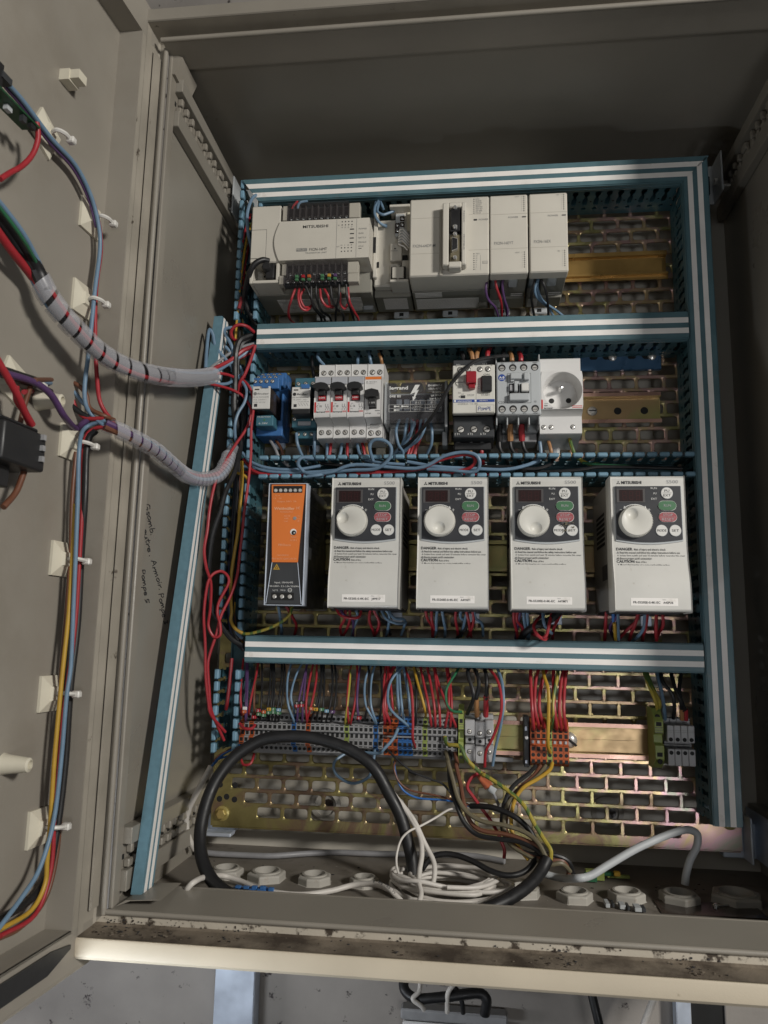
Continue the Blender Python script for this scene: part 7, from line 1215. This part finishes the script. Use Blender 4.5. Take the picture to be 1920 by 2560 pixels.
for c_, r_, p_, lb in (('black', 2.3, [(*z7(550, 965), 44), (*z7(545, 1050), 52), (*y3(618, 60), 58), (*y3(625, 170), 64), (*y3(665, 300), 72), (*y3(720, 430), 78), (*y3(810, 515), 82), (*y3(950, 545), 86), (*y3(1100, 565), 90), (*y3(1220, 620), 96), (*y3(1290, 680), 104)], 'black wire looping from the middle terminals to the black sleeve'),
        ('brown', 2.2, [(*z7(590, 970), 44), (*z7(605, 1100), 54), (*y3(665, 40), 58), (*y3(695, 170), 64), (*y3(720, 310), 72), (*y3(765, 430), 76), (*y3(850, 490), 80), (*y3(1000, 512), 84), (*y3(1140, 555), 90), (*y3(1240, 610), 96), (*y3(1300, 680), 104)], 'brown wire looping from the middle terminals to the black sleeve'),
        ('olive', 2.2, [(*z7(508, 965), 44), (*z7(530, 1060), 54), (*y3(610, 20), 58), (*y3(640, 130), 66), (*y3(680, 270), 74), (*y3(745, 365), 80), (*y3(850, 425), 84), (*y3(1000, 452), 88), (*y3(1140, 500), 92), (*y3(1230, 570), 98), (*y3(1285, 670), 104)], 'greyish olive wire looping from the middle terminals to the black sleeve'),
        ('green and yellow', 2.0, [(*z7(505, 865), 46), (*z7(525, 930), 56), (*z7(630, 950), 62), (*z7(690, 1060), 66), (*z7(820, 1185), 70), (*y3(860, 105), 74), (*y3(1000, 195), 80), (*y3(1130, 310), 88), (*y3(1205, 440), 94), (*y3(1280, 560), 100), (*y3(1318, 620), 104), (*y3(1318, 690), 104)], 'long green and yellow wire sweeping right from the middle terminals'),
        ('yellow', 1.9, dd(y3, [(1330, 20, 46), (1310, 70, 54), (1230, 130, 62), (1130, 190, 68), (1070, 280, 72), (1045, 400, 76), (1060, 530, 80), (1110, 620, 86), (1165, 690, 92)]), 'yellow wire curving down from the orange group'),
        ('black', 2.1, dd(y3, [(1215, 40, 46), (1170, 90, 54), (1080, 160, 62), (1025, 230, 66), (990, 330, 70), (980, 440, 72), (1000, 520, 76), (1060, 600, 84), (1180, 650, 92), (1330, 655, 96), (1440, 700, 94), (1475, 790, 90)]), 'black wire curving down from the orange group to a floor gland'),
        ('brown', 2.1, dd(y3, [(1250, 40, 46), (1200, 110, 56), (1110, 190, 62), (1040, 270, 66), (1015, 370, 70), (1008, 470, 74), (1040, 560, 80), (1130, 640, 90), (1280, 690, 96), (1400, 700, 96), (1440, 760, 92), (1440, 800, 90)]), 'brown wire curving down from the orange group to a floor gland'),
        ('olive', 2.1, dd(y3, [(1285, 40, 46), (1230, 110, 58), (1130, 190, 64), (1030, 290, 70), (1000, 390, 74), (1000, 500, 78), (1050, 590, 84), (1150, 655, 92), (1300, 720, 98), (1395, 715, 98), (1455, 770, 92)]), 'greyish olive wire curving down from the orange group'),
        ('red', 1.7, dd(y3, [(815, 92, 60), (765, 130, 64), (742, 190, 66), (780, 250, 66), (830, 320, 64), (890, 400, 62), (940, 480, 60), (975, 560, 60), (998, 620, 60), (996, 680, 60)]), 'red wire trailing down from the clear connector'), ('grey', 1.5, dd(y3, [(920, 225, 60), (940, 270, 58), (960, 315, 52)]), 'short grey wire below the clear connector'),
        ('black', 1.1, [(*z7(0, 940), 48), (*z7(110, 1060), 54), (*z7(260, 1180), 56), (*y3(340, 75), 58), (*y3(480, 130), 58), (*y3(570, 165), 58), (*y3(640, 240), 58), (*y3(730, 300), 58), (*y3(768, 318), 60)], 'thin black wire drooping from the orange terminals to the black cable'),
        ('brown', 1.0, dd(y3, [(245, 0, 50), (235, 60, 56), (270, 150, 58), (350, 210, 58), (500, 240, 58), (620, 270, 58), (760, 318, 60)]), 'thin brown wire drooping to the black cable'), ('bright blue', 1.0, dd(y3, [(235, 10, 50), (250, 110, 56), (300, 210, 58), (400, 262, 58), (560, 275, 58), (660, 290, 58), (760, 320, 60)]), 'thin blue wire drooping to the black cable')):
    cable('wire', c_, r_, p_, lb, BW, 8, 'wire')
T = thing('push_connector', 'clear plastic connector with an orange lever hanging on red and grey wires', 'wire connector', A(*y3(910, 110), 62))
def slab(name, pts, w, h, m, parent):
    a, b = Vector(A(*pts[0])), Vector(A(*pts[1])); mb = MB(); mb.tube([a, b], w, m, 4, sub=1); return mb.build(name, parent, smooth=False, bevel=.6)
slab('connector_body', ((*y3(870, 60), 64), (*y3(975, 150), 64)), 7, 6, 'clearlid', T); slab('connector_lever', ((*y3(835, 100), 60), (*y3(890, 185), 60)), 6.5, 5, 'torange', T); slab('connector_front', ((*y3(890, 190), 62), (*y3(935, 220), 62)), 4.5, 5, 'grey', T)
# white cable and its coil
WG = 'white cables and their coil on the cabinet floor'
cable('cable', 'white', 2.3, [(*z6(1490, 1150), 70), (*y3(190, 180), 74), (*y3(310, 330), 80), (*y3(380, 430), 86), (*y3(450, 580), 92), (*y3(505, 690), 100), (*y3(517, 770), 108), (*y3(505, 850), 116), (*y3(485, 885), 122)], 'white cable dropping from behind the hose to the right side of the coil', WG)
cable('cable', 'white', 2.3, [(*z6(1480, 1140), 68), (*y3(165, 140), 72), (*y3(260, 270), 78), (*y3(350, 400), 84), (*y3(415, 530), 92), (*y3(428, 650), 104), (*y3(412, 760), 118), (*y3(408, 850), 130), (*y3(422, 930), 142), (*y3(398, 1010), 152)], 'white cable dropping straight in front of the coil', WG)
cable('cable', 'white', 1.1, dd(y3, [(665, 335, 70), (610, 345, 72), (520, 400, 76), (420, 455, 86), (340, 492, 92), (285, 550, 96), (256, 640, 100), (252, 720, 106), (270, 790, 112), (300, 825, 116)]), 'thin white wire arching left of the coil', WG)
cx0, _, dc0 = AZ(*y3(600, 890), -228); mb = MB(); pts = []; random.seed(5)
for lp_ in range(11):
    R0 = random.uniform(34, 54); ox, od = random.uniform(-6, 7), random.uniform(-5, 5); hz = -229 + lp_ * 1.3; ex = random.uniform(.62, .8)
    for k in range(12):
        a = 2 * math.pi * k / 12 + lp_ * .2; pts.append((cx0 + ox + (R0 + J(1.5)) * math.cos(a), hz + J(1.6) + 1.5 * math.sin(a * 2 + lp_), dc0 + od + (R0 * ex + J(1.5)) * math.sin(a)))
mb.tube(pts, 2.0, 'w_white', 10, sub=4); mb.build('cable_coil', None, 'loose coil of white cable lying on the cabinet floor', 'cable coil', WG, org=(cx0, -232, dc0))
cable('cable', 'white', 2.5, [F(*y1(380, 800), -226), F(*y1(405, 755), -218), F(*y1(440, 722), -214), F(*y1(500, 695), -216), F(*y1(600, 685), -224), F(*y1(700, 712), -228), F(*y1(800, 755), -230), F(*y1(920, 785), -230), F(*y1(1080, 798), -230), F(*y1(1250, 775), -229), F(*y1(1380, 742), -226), F(*y1(1500, 735), -222), F(*y1(1590, 765), -220), F(*y1(1640, 810), -224), F(*y1(1680, 850), -228)], 'white cable with printed marks snaking across the floor to the coil', WG)
wcab = bpy.data.objects['cable']
for o in list(bpy.data.objects):
    if o.get('label', '').startswith('white cable with printed'): wcab = o
mb = MB()
for (x, y, t, z_) in ((1505, 733, 'II', -219), (1545, 742, 'II-II', -218), (1588, 762, 'H05', -217), (1625, 796, 'VV', -220)):
    q = AZ(*y1(x, y), z_); mb.text(t, q[0], q[1] + 2.6, q[2] + 1.6, 2.2, 'ink', al='c', bold=.02, rot=-.25 - (x - 1500) * .005)
mb.build('printed_marks', wcab)
cable('cable', 'grey', 3.5, [F(*y4(120, 790), -222), F(*y4(220, 815), -222), (*y4(330, 818), 112), (*y4(430, 800), 110), (*y4(560, 722), 104), (*y4(750, 612), 96), (*y4(940, 528), 88), (*y4(1060, 488), 82), (*y4(1130, 486), 78), (*y4(1172, 520), 76), (*y4(1165, 600), 76), (*y4(1120, 690), 76), (*y4(1095, 780), 76), (*y4(1085, 860), 76)], 'light grey cable bent sharply over and down into a floor gland at right', None, 14).data.materials[0] = M['grey']
# loose bits on the floor
def bit(px, py, z, parts, name, lab, cat, grp=None):
    x, _, d = AZ(px, py, z); mb = MB()
    for (a, b, c_, e, f, g, m) in parts: mb.box(x + a, x + b, z + c_, z + e, d + f, d + g, m, .4)
    return mb.build(name, None, lab, cat, grp, org=(x, z, d))
bl = [(-26 + 7 * i + J(2), -20 + 7 * i + J(2), J(1) + 0, 5 + J(2), -9 + J(4) + i, -3 + J(3) + i * 1.3, 'tblue') for i in range(8)] + [(-20 + 8 * i, -15 + 8 * i, 4, 7 + J(1), -4 + i, 0 + i, 'relayblue') for i in range(5)]
bit(640, 2236, -233, bl, 'plastic_debris', 'heap of broken blue plastic pieces under the black hose', 'debris')
gb = [(-14, 4, 0, 9, -6, 3, 'tgreen'), (-10, 14, 3, 6, -10, -4, 'w_green'), (8, 30, 1, 4, -9, -5, 'tgreen'), (-16, -4, 0, 8, 4, 9, 'w_green'), (14, 20, 4, 8, -6, 0, 'w_yellow')]
bit(1500, 2200, -233, gb, 'loose_terminal', 'loose green and yellow earth terminals lying behind the gland nuts', 'loose terminal')
kb = [(-22 + 6 * i, -18 + 6 * i + J(2), 0, 3.5, -8 + 2 * i, 4 + 2 * i + J(2), 'charcoal' if i % 2 else 'grey') for i in range(6)]
bit(1575, 2268, -233, kb, 'plastic_debris', 'dark grey plastic comb pieces lying near the front right of the floor', 'debris')
for i, (px, py) in enumerate(((1712, 2250), (1790, 2263))):
    x, _, d = AZ(px, py, -232); mb = MB(); mb.lathe((x, -233.8, d), [(3, 0), (3, 2), (1.5, 3.4)], 'chrome', 10, 'z'); mb.tube([(x, -232, d), (x + 12, -232.4, d - 3)], 1.1, 'chrome', 6, sub=1); mb.build('loose_screw', None, ('bright loose screw beside the shaded gland nut', 'bright loose screw in the front right corner of the floor')[i], 'screw', org=(x, -233, d))
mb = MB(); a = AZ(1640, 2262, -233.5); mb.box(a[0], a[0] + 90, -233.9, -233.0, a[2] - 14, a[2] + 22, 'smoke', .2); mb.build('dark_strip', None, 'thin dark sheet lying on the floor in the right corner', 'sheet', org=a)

# ---------------- below the cabinet ----------------
def onwall(px, py, d=-62): return A(px, py, d)
def pole(px0, px1, py, d0, d1, m, lab, name, cat, z1=-255, z0=-1100):
    a, b = A(px0, py, d1), A(px1, py, d1); mb = MB(); mb.box(a[0], b[0], z0, z1, d0, d1, m, 1.2); return mb
mb = pole(537, 637, 2450, -61.5, -38, 'galv', '', '', ''); mb.build('support_channel', None, 'galvanised steel support channel on the wall below the cabinet', 'support channel', org=(-250, -400, -50))
mb = pole(1690, 1727, 2500, -61.5, -44, 'galv', '', '', ''); mb.build('support_pipe', None, 'narrow grey metal trunking on the wall at lower right', 'trunking', org=(230, -400, -50))
a, b = A(1728, 2500, -61), A(1810, 2500, -61); mb = MB(); mb.box(a[0], b[0], -1100, -254, -61.8, -60.5, 'hole'); mb.build('recess_shade', None, 'flat dark strip coloured as the shade of a recess beside the trunking', 'shade strip', org=(a[0], -400, -61))  # no real recess: its shade is put into the near-black colour
a = A(1811, 2500, -58); mb = MB(); mb.box(a[0], a[0] + 300, -1100, -254, -61.8, -57, 'wall', 1); mb.build('wall_panel', None, 'pale wall panel at the lower right corner', 'panel', org=(a[0], -400, -58))
T = thing('junction_box', 'white junction box with dark grey lid below the cabinet', 'junction box', A(1130, 2540, 10)); a, b = A(1001, 2535, -40), A(1270, 2545, -40); zt = A(1001, 2522, -40)[1]
mb = MB(); mb.box(a[0] + 2, b[0] - 2, zt - 200, zt - 13.2, -58, -42, 'white', 2); mb.build('box_body', T); mb = MB(); mb.box(a[0], b[0], zt - 11, zt, -59, -40, 'tgrey', 2); mb.build('box_lid', T)
for c_, r_, p_, lb in (('charcoalc', 5.2, [(1012, 2400, -10), (1010, 2445, -6), (1012, 2475, 0), (1040, 2496, 6), (1100, 2494, 8), (1160, 2486, 4), (1200, 2484, 0), (1216, 2500, 0), (1212, 2536, -4)], 'thick dark cable looping over the junction box'), ('white', 2.3, [(1048, 2400, 0), (1050, 2450, 4), (1048, 2478, 10), (1032, 2497, 14), (1052, 2514, 12), (1060, 2524, 8)], 'white wire curling into the junction box at left'),
        ('white', 2.4, [(1160, 2420, 0), (1138, 2456, 8), (1120, 2482, 12), (1118, 2518, 8), (1118, 2530, 4)], 'white wire entering the junction box at right'), ('black', 2.6, [(1112, 2420, -4), (1126, 2455, 0), (1148, 2484, 4), (1156, 2512, 4), (1158, 2532, 0)], 'thin black cable entering the junction box'),
        ('black', 4.6, [(1462, 2400, -20), (1476, 2470, -16), (1500, 2570, -10), (1520, 2660, -10)], 'black cable hanging against the wall at right'), ('white', 3.4, [(1665, 2420, -24), (1642, 2478, -18), (1610, 2560, -14), (1580, 2650, -14)], 'white cable hanging against the wall at right')):
    cable('cable', 'black' if c_ == 'charcoalc' else c_, r_, p_, lb, 'cables hanging below the cabinet')

# crumbs of dirt in the gutter and on the floor
mb = MB(); random.seed(21)
def flake(x, z, d, r, m, flat):
    n = 6; pts = []
    for i in range(n): a = 2 * math.pi * i / n; q = r * random.uniform(.45, 1.2); pts.append((x + q * math.cos(a) * 1.4, d + q * math.sin(a)) if flat else (x + q * math.cos(a), z + q * math.sin(a)))
    if flat: mb.prism(pts, z, z + r * random.uniform(.3, .7), m, 'z')
    else: mb.prism(pts, d, d + r * random.uniform(.2, .5), m, 'd')
cl = [(-296, 8), (-286, 6), (-245, 5), (-190, 5), (-60, 7), (60, 6), (70, 4), (-275, 8), (160, 3)]
for i in range(240):
    c_ = random.choice(cl + [None] * 7); x = random.uniform(-305, 300) if c_ is None else random.gauss(c_[0], c_[1]); flake(x, -236.4 - random.uniform(0, .5), random.uniform(213.5, 234), random.uniform(.2, .8) * (1 if c_ is None else 1.5), random.choice(['gutter', 'gutter', 'ink', 'smoke']), True)
for i in range(130):
    c_ = random.choice(cl + [None] * 3); x = random.uniform(-305, 300) if c_ is None else random.gauss(c_[0], c_[1]); flake(x, -235.5 + abs(random.gauss(0, 2.4)), 212.2, random.uniform(.2, 1.0), random.choice(['smoke', 'ink']), False)
for i in range(90): flake(random.uniform(-280, 250), -234 + .1, random.uniform(20, 155), random.uniform(.3, 1.3), random.choice(['smoke', 'ink', 'paint']), True)
mb.build('dirt_crumbs', None, kind='stuff', smooth=False)
